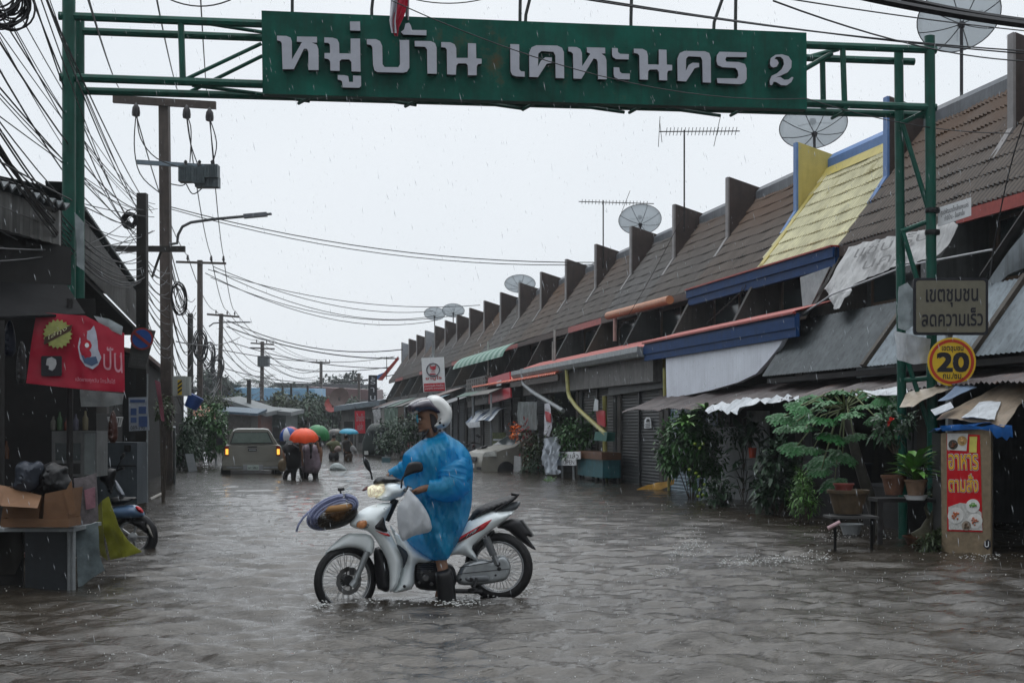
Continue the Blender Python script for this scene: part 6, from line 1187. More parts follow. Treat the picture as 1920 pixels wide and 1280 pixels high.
for i, (a, b, s_, r_) in enumerate((((320, 388, 34.2), (1115, 492, 34), .35, .012), ((320, 392, 34.2), (1112, 496, 34.2), .4, .010), ((400, 500, 60), (812, 583, 80), .7, .018), ((400, 506, 60), (815, 592, 80), .9, .018), ((385, 512, 60), (820, 600, 80), 1.0, .018), ((390, 505, 60), (900, 572, 64), .6, .016), ((395, 520, 60), (870, 588, 66), .9, .016),
                             ((425, 600, 101), (755, 655, 92), .9, .035), ((425, 612, 101), (748, 672, 95), .6, .04), ((388, 650, 60), (740, 668, 92), .5, .02), ((430, 640, 101), (735, 690, 95), .5, .03), ((500, 680, 129), (730, 688, 95), .5, .03), ((420, 690, 101), (750, 700, 92), .8, .03), ((330, 640, 34), (450, 632, 62), .2, .015))):
    wire(W(*a), W(*b), s_, r_, lab='cable crossing the sky from the left poles to the roofs, %s from the top' % (['uppermost']+ORD[1:])[i], grp='cables crossing over the street')
for i, (a, b, s_, r_) in enumerate((((1560, -18, 9), (1960, 52, 9), .02, .026), ((1590, -30, 9.3), (1960, 44, 9.1), .03, .018), ((1040, -10, 11), (1960, 98, 15), .06, .008), ((1060, -10, 11.2), (1960, 104, 15), .05, .008), ((1440, -8, 10), (1960, 62, 14), .02, .006), ((735, 2, 12), (1512, 185, 15.5), .25, .005), ((1512, 185, 15.6), (1900, 250, 18), .1, .006), ((1450, 2, 10), (1940, 115, 15), .1, .007), ((780, 0, 12), (1000, -40, 12), .1, .005), ((270, -30, 11), (470, -22, 11.5), .16, .006))):
    wire(W(*a), W(*b), s_, r_, lab=('thickest black cable bundle crossing the top right corner', 'second thick black cable in the top right corner', 'thin cable crossing above the right gate post, upper of a pair', 'thin cable crossing above the right gate post, lower of a pair', 'thin cable passing across the largest dish', 'thin slack wire drooping across the face of the name board', 'thin wire from the board end to the right hand fin', 'thin cable falling to the right edge below the dish', 'short wire end above the flag', 'short wire arc at the top edge left of the name board')[i])
# drop wires
wire(W(1285, 395, 31), W(1160, 620, 36), .1, .007, lab='pale thin wire running down the tiled roof from the tall antenna', name='guy_wire'); wire(W(1930, 210, 16), W(1862, 470, 16.5), -.2, .008, lab='pale wire falling down the roof at the right edge', name='guy_wire')
wire(W(1862, 470, 16.5), W(1856, 520, 16.5), 0, .008, lab='short pale wire end above the square grey sign', name='guy_wire')
# insulator leads and coils
for i, pts in enumerate((((255, 215), (250, 270), (258, 330), (300, 362)), ((257, 218), (260, 260), (290, 300), (345, 316)), ((350, 220), (356, 270), (372, 312)), ((352, 220), (360, 240), (356, 305)), ((393, 222), (410, 270), (398, 308)), ((393, 225), (400, 290), (402, 312)), ((320, 345), (345, 350), (348, 340), (360, 370), (380, 352)))):
    mb = MB(); P = [W(x, y, 33.7-.1*j) for j, (x, y) in enumerate(pts)]; Q = []
    for j in range(len(P)-1): Q += [P[j].lerp(P[j+1], k/4) for k in range(4)]
    Q.append(P[-1])
    for _ in range(4): Q = [Q[0]]+[(Q[j-1]+Q[j]*2+Q[j+1])/4 for j in range(1, len(Q)-1)]+[Q[-1]]
    mb.tube(Q, .014, 5); mb.build('jumper_cable', wirem, label='black jumper cable looping from the %s down to the grey tanks' % ('left insulator, outer loop', 'left insulator, inner loop', 'middle insulator', 'middle insulator, second lead', 'right insulator, wide loop', 'right insulator, straight lead', 'bottom of the tanks')[i], cat='cable', group='jumper cables on the tallest pole')
def coil(c, R, n, r, label, seed, sq=1.):
    rs = random.Random(seed); mb = MB()
    for i in range(n):
        a, b = rdir(rs), None; a = (RIGHT*rs.uniform(.7, 1.2)+UP*rs.uniform(-.4, .4)).normalized(); b = (UP*rs.uniform(.7, 1.2)+TOCAM*rs.uniform(-.5, .5)).normalized(); rr = R*rs.uniform(.5, 1); o = c+Vector((rs.gauss(0, .1), rs.gauss(0, .1), rs.gauss(0, .1)))*R
        mb.tube([o+a*rr*math.cos(k*math.pi/12)+b*rr*sq*math.sin(k*math.pi/12) for k in range(25)], r, 4, cap=False)
    mb.build('cable_coil', wirem, label=label, cat='cable coil')
coil(W(5, -2, 9.5), .19, 22, .007, 'tangled black cable coil at the top left corner', 1)
coil(W(243, 412, 25.5), .16, 16, .012, 'black cable coil tied beside the top of the nearest dark pole', 2)
coil(W(335, 560, 34), .20, 9, .010, 'long hanging cable loops on the tallest pole', 3, 2.2)
coil(W(375, 650, 60), .35, 9, .02, 'cable tangle around the second big pole', 4, 2.2)
coil(W(390, 665, 70), .35, 8, .02, 'pale cable tangle right of the second pole', 5, 2.)
coil(W(408, 690, 100), .5, 8, .03, 'cable tangle on the third pole', 6, 2.)
# ================================================ PICKUP
D = lambda x, y: (400+x/6.857, 780+y/6.857)
def pickup():
    zc = 41.0; f = Fr(W(470, 860, zc), -YV); t = thing('pickup_truck', WG(470, 889), 'olive grey pickup truck with rear canopy and lit tail lights driving away', 'pickup truck')
    pm = M('car_olive', (.19, .187, .16), .3, .1, 3, .02, coat=.5, metal=.3); P = lambda x, y, o=0: f.P(*D(x, y), o)
    def loft(prof, ys, scl, m, nm, par=t):     # prof in D coords, extruded away from the viewer, scaled about its centre bottom
        base = [P(*p) for p in prof]; cx = sum(p.x for p in base)/len(base); zb = min(p.z for p in base); vs = []; n = len(base)
        for y, (sx, sz) in zip(ys, scl): vs += [Vector((cx+(p.x-cx)*sx, p.y+y, zb+(p.z-zb)*sz)) for p in base]
        fs = [(i*n+j, i*n+(j+1) % n, (i+1)*n+(j+1) % n, (i+1)*n+j) for i in range(len(ys)-1) for j in range(n)]+[tuple(range(n-1, -1, -1)), tuple(range((len(ys)-1)*n, len(ys)*n))]
        mb = MB(); mb.add(vs, fs); return mb.build(nm, m, par, smooth=35)
    body = [(118, 690), (112, 560), (130, 500), (145, 420), (165, 375), (195, 362), (840, 362), (868, 380), (885, 430), (893, 500), (905, 560), (900, 690)]
    loft(body, [0, .05, 2.2, 3.9, 4.9, 5.0], [(.98, .97), (1, 1), (1.02, 1), (1.02, 1), (.96, .85), (.9, .7)], pm, 'body')
    top = [(185, 362), (215, 270), (245, 200), (275, 172), (330, 163), (660, 163), (715, 172), (745, 210), (790, 290), (835, 362)]
    loft(top, [.06, .12, 1.9, 3.1, 4.0], [(.97, .98), (1, 1), (1.02, 1.05), (1, 1.02), (.8, .12)], pm, 'canopy')
    b = lambda pts, m, nm, o=.03, th=.02, par=t: board([D(*p) for p in pts], f, m, nm, par, th=th, off=o)
    w = b([(212, 352), (262, 205), (702, 203), (768, 346)], ink, 'rear_window', .0); b([(228, 345), (272, 214), (692, 212), (752, 340)], M('car_glass', (.13, .17, .15), .18, .25, 3, 0), 'pane', .015, .02, w)
    tg = b([(196, 578), (196, 388), (822, 388), (822, 576)], pm, 'tailgate', .02, .03); b([(440, 400), (562, 400), (562, 386), (440, 386)], ink, 'spoiler_lamp', .04, .03, tg); b([(448, 450), (558, 450), (558, 418), (448, 418)], ink, 'handle_recess', .035, .01, tg); b([(458, 440), (550, 440), (550, 424), (458, 424)], galv, 'handle', .045, .02, tg)
    for px, nm in ((155, 0), (815, 1)):
        l = b([(px-8, 510), (px-8, 385), (px+45, 385), (px+45, 510)], M('lamp_red', (.20, .01, .01), .25), 'tail_light', .02, .06); b([(px+2, 492), (px+2, 420), (px+38, 420), (px+38, 492)], M('lamp_amber', (1, .55, .08), .3, 0, 1, 0, emit=1.1), 'lit_lens', .055, .01, l)
    b([(110, 640), (110, 582), (905, 582), (905, 640)], pm, 'bumper', .06, .14); b([(170, 668), (170, 648), (370, 648), (370, 668)], galv, 'bumper_bar', .12, .04); b([(645, 668), (645, 648), (890, 648), (890, 668)], galv, 'bumper_bar', .12, .04)
    b([(380, 690), (380, 622), (640, 622), (640, 690)], galv, 'plate_holder', .10, .04)
    pl_ = b([(437, 692), (437, 628), (585, 628), (585, 692)], M('plate_white', (.38, .45, .42), .4, .1), 'number_plate', .13, .012); text('ผท 5862', [P(450, 678, .14), P(572, 678, .14), P(572, 645, .14), P(450, 645, .14)], ink, pl_, n=f.n, off=.003)
    for xx in (150, 850):
        for yy in (.9, 3.9):
            c = P(xx, 640); c = Vector((c.x, c.y+yy, -.12)); mb = MB(); mb.lathe(c-XV*.13, [(.2, 0), (.33, .02), (.36, .06), (.36, .2), (.33, .24), (.2, .26)], 20, axis=XV); wo = mb.build('wheel', black, t, smooth=40)
    mb = MB(); c = P(105, 640); mb.box(c.x+.02, c.x+.25, c.y+.3, c.y+1.5, -.2, .35); mb.build('mudguard', dark, t)
    for xx, sg_ in ((118, -1), (885, 1)):
        c = P(xx, 340); c.y += 3.3; mb = MB(); mb.obox(c+XV*sg_*.12, XV*.1, YV*.05, UP*.11); mb.obox(c, XV*.06, YV*.02, UP*.02); mb.build('wing_mirror', ink, t)
pickup()
# ================================================ PEOPLE ON FOOT
def inflated(poly, fr, T, res, m, nm, par, R=None, amp=.02, freq=6, it=1, sm=50, fnx=None):
    pts = [fr.to2(*p) for p in poly]
    for _ in range(1): pts = smoothpoly(pts, it)
    mb = MB(); inflate(mb, pts, T, R or T*1.25, lambda x, z, w: fr.to3(x, z, w), res, fn=(lambda x, z, u: (amp*min(1, u*1.5)*(fbm(x*freq, z*freq*.45, fr.p.x)+.6*abs(fbm(x*freq*2, z*freq*.7, 4.)))+(fnx(x, z, u) if fnx else 0))) if (amp or fnx) else None)
    return mb.build(nm, m, par, smooth=sm)
skinm = M('skin', (.19, .10, .062), .5, .15, 20, .05); hairm = M('hair', (.012, .009, .008), .45, .3, 40, .2)
bk_ = M('cloth_black', (.014, .013, .015), .6, .3, 8, .2)
def walker(cx, wy, hy, hr, label, shirt, trou, arms, legs, facing_back=True, zc=None, T=.13, hair=True, legdark=True):
    zc = zc or WG(cx, wy).dot(Vector((SN, CS, 0))); f = Fr(W(cx, wy, zc), TOCAM); t = thing('person', WG(cx, wy), label, 'person', 'people walking away through the flood')
    P = lambda x, y, o=0: f.P(x, y, o); hR = hr/F*zc
    hip = P(cx, lerp(hy, wy, .62)); ch = P(cx, lerp(hy, wy, .27)); nk = P(cx, hy+hr*1.25); hd = P(cx, hy)
    V = [hip, ch, nk, hd]; E = [(0, 1), (1, 2), (2, 3)]; R = [.13, .15, .055, hR*.9]
    for (sx, sy, ex, ey, wx, wy_, o) in arms:
        k = len(V); V += [P(sx, sy), P(ex, ey, o), P(wx, wy_, o*1.4)]; E += [(1, k), (k, k+1), (k+1, k+2)]; R += [.06, .045, .035]
        h = V[-1]; dd = (V[-1]-V[-2]).normalized()
        for q in range(4):      # fingers
            k2 = len(V); V += [h+dd*.06+RIGHT*(q-1.5)*.016, h+dd*.10+RIGHT*(q-1.5)*.018+TOCAM*.01]; E += [(k+2, k2), (k2, k2+1)]; R += [.010, .008]
        k2 = len(V); V += [h+dd*.03+TOCAM*.035, h+dd*.06+TOCAM*.045]; E += [(k+2, k2), (k2, k2+1)]; R += [.011, .009]
    for (kx, ky, fx, fy, o) in legs:
        k = len(V); fp = P(fx, fy, o); fp.z = -.4; V += [P(kx, ky, o), fp, fp-UP*.03-TOCAM*.16]; E += [(0, k), (k, k+1), (k+1, k+2)]; R += [.07, .045, .035]
    bo_ = skinfig('body', V, E, R, skinm, t, 0, 1); bo_.data.materials.append(bk_)
    for pp in bo_.data.polygons:
        if legdark and pp.center.z < hip.z-.02 and all((pp.center-V[i]).length > .16 for i in range(4, 4+13*len(arms))): pp.material_index = 1
    for (poly, m, nm, o, TT) in shirt+trou:
        fo = Fr(f.p+f.n*o, f.n); inflated(poly, fo, TT, .045, m, nm, t, amp=.03)
    if hair: mb = MB(); mb.ball(hd+UP*hR*.12+TOCAM*hR*.15, hR*1.08, 14, 9, (.95, .95, 1.0)); mb.build('hair', hairm, t, smooth=True)
    return t, f, hd
d_ = lambda L: [D(*p) for p in L]
bk_ = M('cloth_black', (.014, .013, .015), .6, .3, 8, .2); pur = M('dress_mauve', (.20, .155, .185), .6, .25, 10, .3); whs = M('cloth_stripe', (.5, .48, .5), .5)
tA, fA, hA = walker(554, 899, 823.5, 6, 'person in black clothes with white shoulder stripes, at the left under the orange umbrella',
    [(d_([(880, 410), (930, 345), (1000, 318), (1080, 330), (1130, 380), (1125, 470), (1130, 560), (1120, 650), (1060, 705), (940, 695), (930, 580), (922, 490), (895, 500)]), bk_, 'shirt', 0, .16)],
    [(d_([(935, 660), (1065, 670), (1070, 760), (1050, 830), (995, 830), (1000, 740), (975, 710), (940, 790), (920, 815), (885, 805), (905, 720)]), bk_, 'trousers', 0, .10)],
    [(*D(930, 380), *D(900, 470), *D(915, 560), .08), (*D(1100, 380), *D(1120, 450), *D(1110, 330), .05)], [(*D(930, 730), *D(905, 800), 0), (*D(1030, 730), *D(1020, 810), .05)], zc=37.3)
for q in (((960, 350), (1010, 350), (1012, 360), (960, 362)), ((1030, 355), (1095, 395), (1090, 410), (1028, 368)), ((918, 440), (930, 440), (928, 510), (918, 512))): board([D(*p) for p in q], fA, whs, 'white_stripe', tA, th=.01, off=.17 if q[0][0] > 920 else .12)
tB2, fB2, hB2 = walker(582, 897, 825, 6.3, 'woman in a loose mauve dress with a long ponytail under the orange umbrella',
    [(d_([(1135, 410), (1170, 372), (1240, 350), (1330, 372), (1362, 420), (1365, 520), (1385, 640), (1370, 690), (1340, 735), (1270, 742), (1180, 735), (1130, 705), (1125, 600), (1145, 500)]), pur, 'dress', .02, .17)],
    [], [(*D(1160, 400), *D(1150, 500), *D(1150, 590), .1), (*D(1340, 400), *D(1365, 470), *D(1340, 350), .05)], [(*D(1190, 760), *D(1190, 800), 0), (*D(1310, 760), *D(1310, 800), 0)], zc=37.6)
mb = MB(); mb.tube([fB2.P(*D(1248, 300), .1), fB2.P(*D(1255, 370), .2), fB2.P(*D(1258, 450), .22), fB2.P(*D(1256, 520), .2), fB2.P(*D(1248, 570), .18)], [.05, .045, .035, .03, .012], 8); mb.build('ponytail', hairm, tB2, smooth=True)
walker(596, 893, 823, 6, 'person in dark clothes half hidden right of the mauve dress', [(d_([(1290, 380), (1300, 320), (1340, 300), (1385, 330), (1395, 400), (1375, 440), (1380, 640), (1290, 640)]), bk_, 'shirt', 0, .14)], [(d_([(1290, 620), (1350, 620), (1345, 790), (1300, 790)]), bk_, 'trousers', 0, .1)], [], [(*D(1320, 700), *D(1320, 800), 0)], zc=38.6)
walker(569, 893, 826, 6, 'person in dark clothes seen between the two front walkers', [(d_([(1090, 400), (1110, 345), (1190, 340), (1210, 400), (1190, 640), (1100, 640)]), M('cloth_maroon', (.04, .012, .015), .6), 'shirt', 0, .14)], [(d_([(1100, 620), (1190, 620), (1180, 790), (1110, 790)]), bk_, 'trousers', 0, .1)], [], [(*D(1150, 700), *D(1150, 790), 0)], zc=38.8)
dg = M('cloth_darkgreen', (.025, .035, .02), .6, .4, 8); kh = M('cloth_khaki', (.07, .075, .03), .6)
walker(626, 862, 818, 3.9, 'far person in green and black carrying a pinkish bag under a grey umbrella', [(d_([(1430, 370), (1500, 310), (1590, 305), (1640, 360), (1655, 440), (1620, 465), (1500, 470), (1490, 400)]), kh, 'shirt', 0, .16)], [(d_([(1482, 450), (1620, 450), (1618, 575), (1555, 575), (1550, 540), (1545, 575), (1482, 575)]), bk_, 'trousers', 0, .12)], [(*D(1500, 350), *D(1480, 420), *D(1540, 320), 0)], [(*D(1510, 560), *D(1510, 570), 0), (*D(1590, 560), *D(1590, 570), 0)], zc=58.5)
walker(649, 863, 818, 3.9, 'far person in brown carrying a white bag under the teal umbrella', [(d_([(1650, 330), (1700, 290), (1760, 300), (1790, 380), (1800, 460), (1680, 480), (1665, 400)]), M('cloth_dkbrown', (.035, .028, .022), .6), 'shirt', 0, .15)], [(d_([(1680, 460), (1795, 455), (1790, 580), (1740, 580), (1735, 540), (1720, 590), (1680, 590)]), M('cloth_brown', (.07, .045, .03), .6), 'trousers', 0, .11)], [(*D(1760, 340), *D(1790, 400), *D(1780, 440), 0)], [(*D(1700, 560), *D(1700, 580), 0), (*D(1765, 560), *D(1765, 580), 0)], zc=58)
def bag(L, zc, col, lb, T=.09):
    f = Fr(W(*D(*L[0]), zc), TOCAM); o = inflated(d_(L), f, T, .03, Mfilm('bagfilm%d' % L[0][0], col, .35, .05, .3, bump=.5), 'carrier_bag', None, amp=.03); tag(o, lb, 'bag', 'carrier bags held by the walkers')
bag([(832, 600), (870, 545), (915, 545), (940, 600), (935, 670), (915, 712), (860, 712), (828, 670)], 37.0, (.22, .17, .11), 'beige carrier bag held by the person in black')
bag([(1550, 420), (1590, 375), (1640, 390), (1655, 450), (1560, 460)], 58.2, (.32, .24, .22), 'pinkish carrier bag of the far person under the grey umbrella')
bag([(1755, 400), (1790, 365), (1830, 400), (1855, 455), (1760, 460)], 57.7, (.38, .38, .38), 'white carrier bag of the far person under the teal umbrella')
def umbrella(px, pyt, pyb, rpx, zc, cols, label, tilt=(0, 0), hold=1.0):
    R = rpx/F*zc; h = (pyb-pyt)/F*zc; c = W(px, pyb, zc); t = thing('umbrella', c, label, 'umbrella', 'umbrellas of the walkers'); ax = (UP+RIGHT*tilt[0]+TOCAM*tilt[1]).normalized(); a = ax.cross(YV).normalized(); b = ax.cross(a)
    mb = MB(); n = 8; m_ = 6
    for k in range(n):
        mb.cur = k % len(cols)
        def fn(u, v):
            th = 2*math.pi*(k+u)/n; r = R*math.sin(v*math.pi/2*.98); sag = 1-.06*math.sin(u*math.pi)*v; return c+(a*math.cos(th)+b*math.sin(th))*r*sag+ax*(h*math.cos(v*math.pi/2*.98)-h*.05*math.sin(u*math.pi)*v*-1)
        mb.grid(fn, 6, 8)
    o = mb.build('canopy', [M('umb_%d_%d_%d' % tuple(int(x*99) for x in q), q, .35, .1, 6, .1) for q in cols], t, smooth=60)
    mb = MB(); mb.tube([c+ax*(h+.06), c-ax*hold*.8], .008, 6); mb.build('shaft', dark, t); mb = MB()
    for k in range(n): th = 2*math.pi*k/n; mb.tube([c+ax*h*.97, c+(a*math.cos(th)+b*math.sin(th))*R*.7+ax*h*.62, c+(a*math.cos(th)+b*math.sin(th))*R*.98], .004, 4)
    mb.build('ribs', dark, t)
umbrella(570, 802.5, 825, 27.5, 36.9, [(.75, .075, .015)], 'bright orange umbrella held over the walkers', (.03, .25))
umbrella(545, 799, 820, 20.5, 38.6, [(.03, .08, .30), (.50, .52, .58), (.03, .08, .30), (.40, .05, .06)], 'blue white and red umbrella behind the orange one', (-.35, .25))
umbrella(595, 796, 819, 23, 39.6, [(.03, .17, .06), (.035, .20, .07)], 'green umbrella right of the orange one', (.3, .25))
umbrella(654, 803, 812, 18.5, 57.5, [(.02, .25, .38)], 'small teal blue umbrella of the far walker', (.05, .1))
umbrella(628, 803.5, 812, 14, 60, [(.14, .13, .12), (.10, .10, .10)], 'dull grey umbrella left of the teal one', (0, .1), .6)
# ================================================ PARKED CAR, MOTORBIKES, COVERED VAN
def parked_car():
    zc = 41.6; nose = WG(906, 884); o = Vector((nose.x, nose.y, 0)); ax = Vector((.97, .24, 0)).normalized(); sd = Vector((-ax.y, ax.x, 0))
    t = thing('parked_car', o+ax*1.5, 'silver beige car with its nose poking out of a shop front into the water', 'car'); cm = M('car_silver', (.20, .195, .17), .35, .12, 4, .02, coat=.25)
    prof = [(0, -.1), (-.03, .18), (.02, .42), (.12, .56), (.5, .68), (.95, .76), (1.5, 1.08), (2.0, 1.18), (2.9, 1.15), (3.4, .85), (3.8, .8), (3.9, .1)]
    n = len(prof); vs = []; W2 = .78
    for s, k, zs in ((-W2, .90, .97), (-W2*.93, 1, 1), (W2*.93, 1, 1), (W2, .90, .97)): vs += [o+ax*(p[0]*k+(1-k)*1.9)+sd*(s+.8)+UP*(p[1]*zs) for p in prof]
    fs = [(i*n+j, i*n+(j+1) % n, (i+1)*n+(j+1) % n, (i+1)*n+j) for i in range(3) for j in range(n)]+[tuple(range(n-1, -1, -1)), tuple(range(3*n, 4*n))]
    mb = MB(); mb.add(vs, fs); mb.build('body', cm, t, smooth=30)
    q = lambda x, s, z: o+ax*x+sd*(s+.8)+UP*z
    mb = MB(); mb.prism([q(.02, -.70, .44), q(.10, -.74, .58), q(.42, -.80, .62), q(.42, -.82, .46)], Vector((-.05, -.05, .02))); mb.build('headlight', M('lens', (.5, .52, .5), .12, .2, 20, .1), t)
    mb = MB(); mb.prism([q(-.045, -.35, .30), q(-.045, .35, .30), q(-.01, .35, .44), q(-.01, -.35, .44)], -ax*.03); mb.build('grille', ink, t)
    mb = MB(); mb.prism([q(-.05, -.22, .10), q(-.05, .22, .10), q(-.05, .22, .24), q(-.05, -.22, .24)], -ax*.02); mb.build('number_plate', white, t)
    mb = MB(); mb.prism([q(-.04, -.7, .06), q(-.04, -.4, .06), q(-.04, -.4, .14), q(-.04, -.7, .14)], -ax*.02); mb.build('fog_lamp', ink, t)
    mb = MB(); mb.lathe(q(.78, -.80, .02), [(.1, -.02), (.28, 0), (.31, .04), (.31, .16), (.2, .18)], 20, axis=sd); mb.build('wheel', black, t, smooth=40)
    mb = MB(); mb.prism([q(1.02, -.7, .80), q(1.02, .7, .80), q(1.5, .62, 1.09), q(1.5, -.62, 1.09)], UP*.012); mb.build('windscreen', glass, t)
parked_car()
mb = MB()
def simple_bike(px, py, zc, s, label, yaw, col=(.03, .03, .035)):
    b = W(px, py, zc); b.z = -.1; d = (RIGHT*math.cos(yaw)+TOCAM*math.sin(yaw)); n = Vector((-d.y, d.x, 0)); t = thing('motorbike', b, label, 'motorbike', 'motorbikes parked by the shops'); Q = lambda x, z, o=0: b+d*x*s+UP*z*s+n*o
    for x in (-.6, .6):
        mb = MB(); mb.tube([Q(x+.27*math.cos(i*math.pi/10), .28+.27*math.sin(i*math.pi/10)) for i in range(21)], .045*s, 6, cap=False); [mb.tube([Q(x, .28), Q(x+.25*math.cos(i*math.pi/5), .28+.25*math.sin(i*math.pi/5))], .004, 4) for i in range(10)]; mb.build('wheel', black, t)
    cm = M('bike_%d' % px, col, .25, .3, 6)
    def part(pts, T, m, nm, o=0):
        mb = MB(); inflate(mb, smoothpoly(pts, 1), T, T*1.3, lambda x, z, w: Q(x, z, w+o), .05); mb.build(nm, m, t, smooth=50)
    part([(-.55, .5), (-.45, .9), (-.38, .95), (-.25, .6), (-.15, .3), (.1, .28), (.2, .5), (.75, .75), (.7, .85), (.2, .72), (.0, .6), (-.1, .5), (-.3, .75), (-.4, 1.0), (-.5, .98)], .12, cm, 'body'); part([(-.02, .72), (.3, .78), (.75, .88), (.72, .95), (.3, .88), (0, .82)], .12, black, 'seat')
    mb = MB(); mb.tube([Q(-.40, 1.0, -.32), Q(-.46, 1.02), Q(-.40, 1.0, .32)], .018, 6); mb.tube([Q(-.42, 1.0, .2), Q(-.45, 1.22, .28)], .006, 5); mb.build('handlebar', dark, t); mb = MB(); mb.ball(Q(-.45, 1.26, .30), .06, 8, 6, (1, .5, .8)); mb.build('mirror', black, t)
    mb = MB(); mb.tube([Q(-.5, .85), Q(-.6, .28)], .025, 6); mb.build('fork', steel, t)
simple_bike(893, 868, 45, .95, 'dark motorbike parked left of the silver car, its front towards the street', 1.0)
simple_bike(905, 862, 47, .9, 'second dark motorbike behind the silver car bonnet', .7, (.05, .01, .01))
t = thing('covered_van', WG(692, 862), 'dark van under a green cover at the far right shops', 'van'); f = Fr(W(692, 850, 66), TOCAM+RIGHT*-.3)
inflated([(680, 862), (681, 832), (686, 808), (694, 795), (706, 792), (722, 796), (726, 862)], f, .8, .2, M('van_green', (.010, .018, .016), .5, .3, 3), 'body', t, R=.5, amp=.03, freq=1)
board([(684, 832), (688, 810), (700, 806), (702, 830)], Fr(f.p+f.n*.75, f.n), glass, 'window', t, th=.04); board([(683, 852), (690, 852), (690, 845), (683, 845)], Fr(f.p+f.n*.8, f.n), M('lens', (.5, .52, .5)), 'headlight', t, th=.04)
# light blue scooter on the left
def scooter():
    Z = lambda x, y: (x/2.909, 700+y/2.909); f = Fr(W(235, 960, 15.6), TOCAM+RIGHT*.15); t = thing('scooter', WG(245, 1018), 'light blue scooter parked behind the yellow plastic sheet on the left', 'scooter')
    sb = M('scooter_blue', (.095, .17, .29), .28, .1, 5, .02, coat=.5); I = lambda L, T, m, nm, o=0, par=t, res=.02, R=None: inflated([Z(*p) for p in L], Fr(f.p+f.n*o, f.n), T, res, m, nm, par, amp=0, R=R)
    I([(620, 725), (660, 718), (720, 712), (760, 722), (785, 750), (792, 775), (770, 785), (700, 790), (640, 790), (600, 770), (590, 740)], .11, sb, 'rear_body')
    I([(735, 722), (760, 724), (782, 745), (784, 762), (765, 758), (745, 742)], .03, M('tail_red', (.55, .02, .03), .2), 'tail_light', .085)
    I([(590, 690), (610, 672), (700, 672), (745, 672), (745, 685), (700, 705), (640, 722), (600, 715)], .11, black, 'seat')
    I([(540, 560), (570, 520), (610, 515), (640, 525), (630, 560), (620, 600), (610, 660), (590, 650), (575, 600), (545, 585)], .09, black, 'handlebar_cover'); I([(625, 575), (640, 590), (680, 655), (680, 668), (655, 668), (635, 640), (620, 600)], .06, M('shield_grey', (.2, .22, .25), .3), 'leg_shield')
    I([(640, 790), (740, 795), (812, 790), (815, 805), (800, 820), (843, 900), (838, 905), (770, 850), (700, 810)], .06, black, 'rear_fender'); I([(795, 822), (812, 822), (846, 895), (838, 902), (820, 880)], .012, M('plate_pale', (.35, .33, .3)), 'number_plate', .05)
    mb = MB(); mb.tube([f.P(*Z(640, 525), .0), f.P(*Z(675, 515), .18)], .016, 8); mb.build('grip', black, t); mb = MB(); mb.tube([f.P(*Z(640, 520), .05), f.P(*Z(648, 495), .1), f.P(*Z(662, 470), .12)], .006, 5); mb.build('mirror_stalk', black, t); I([(655, 470), (655, 450), (668, 432), (684, 430), (682, 450), (668, 468)], .015, black, 'mirror', .12, res=.01)
    c = f.P(*Z(725, 890), -.02); mb = MB(); rr = .225; mb.tube([c+(-RIGHT*math.cos(i*math.pi/16)+UP*math.sin(i*math.pi/16))*rr for i in range(33)], .05, 8, cap=False); w = mb.build('wheel', black, t, smooth=True)
    mb = MB(); mb.tube([c+(-RIGHT*math.cos(i*math.pi/16)+UP*math.sin(i*math.pi/16))*.17 for i in range(33)], .015, 6, cap=False); [mb.tube([c+f.n*.02, c+f.n*.02+(RIGHT*math.cos(i*2*math.pi/5)+UP*math.sin(i*2*math.pi/5))*.17], .014, 5) for i in range(5)]; mb.lathe(c-f.n*.03, [(.05, 0), (.05, .08), (0, .09)], 12, axis=f.n); mb.build('rim', steel, w)
scooter()
# ================================================ RIDER AND MOTORCYCLE
A_ = lambda x, y: (560+x/4.571, 860+y/4.571); B_ = lambda x, y: (740+x/4.571, 860+y/4.571); Z1 = lambda x, y: (540+x/2.977, 720+y/2.977); C_ = lambda x, y: (740+x/7.53, 730+y/7.53)
pF = W(650, 800, 11.15); pR = W(937, 800, 11.4); _d = (pR-pF); _d.z = 0; FB = Fr(pF, Vector((_d.y, -_d.x, 0))); BD = FB.a if FB.a.dot(_d) > 0 else -FB.a
def FO(o): return Fr(FB.p+FB.n*o, FB.n)
mc = thing('motorcycle', WG(790, 1128), 'white underbone motorcycle with red and black stripes standing in the flood, headlight on', 'motorcycle')
wp = M('bike_white', (.78, .84, .85), .22, .05, 4, .01, coat=.7); bkp = M('bike_black', (.018, .018, .02), .35, .2, 10, .03); alu = M('bike_alu', (.30, .32, .33), .38, .2, 6, .05, metal=.6)
def BI(conv, L, T, m, nm, o=0, par=mc, R=None, res=.014, it=1, amp=0, fnx=None): return inflated([conv(*p) for p in L], FO(o), T, res, m, nm, par, R=R, amp=amp, it=it, sm=60, fnx=fnx)
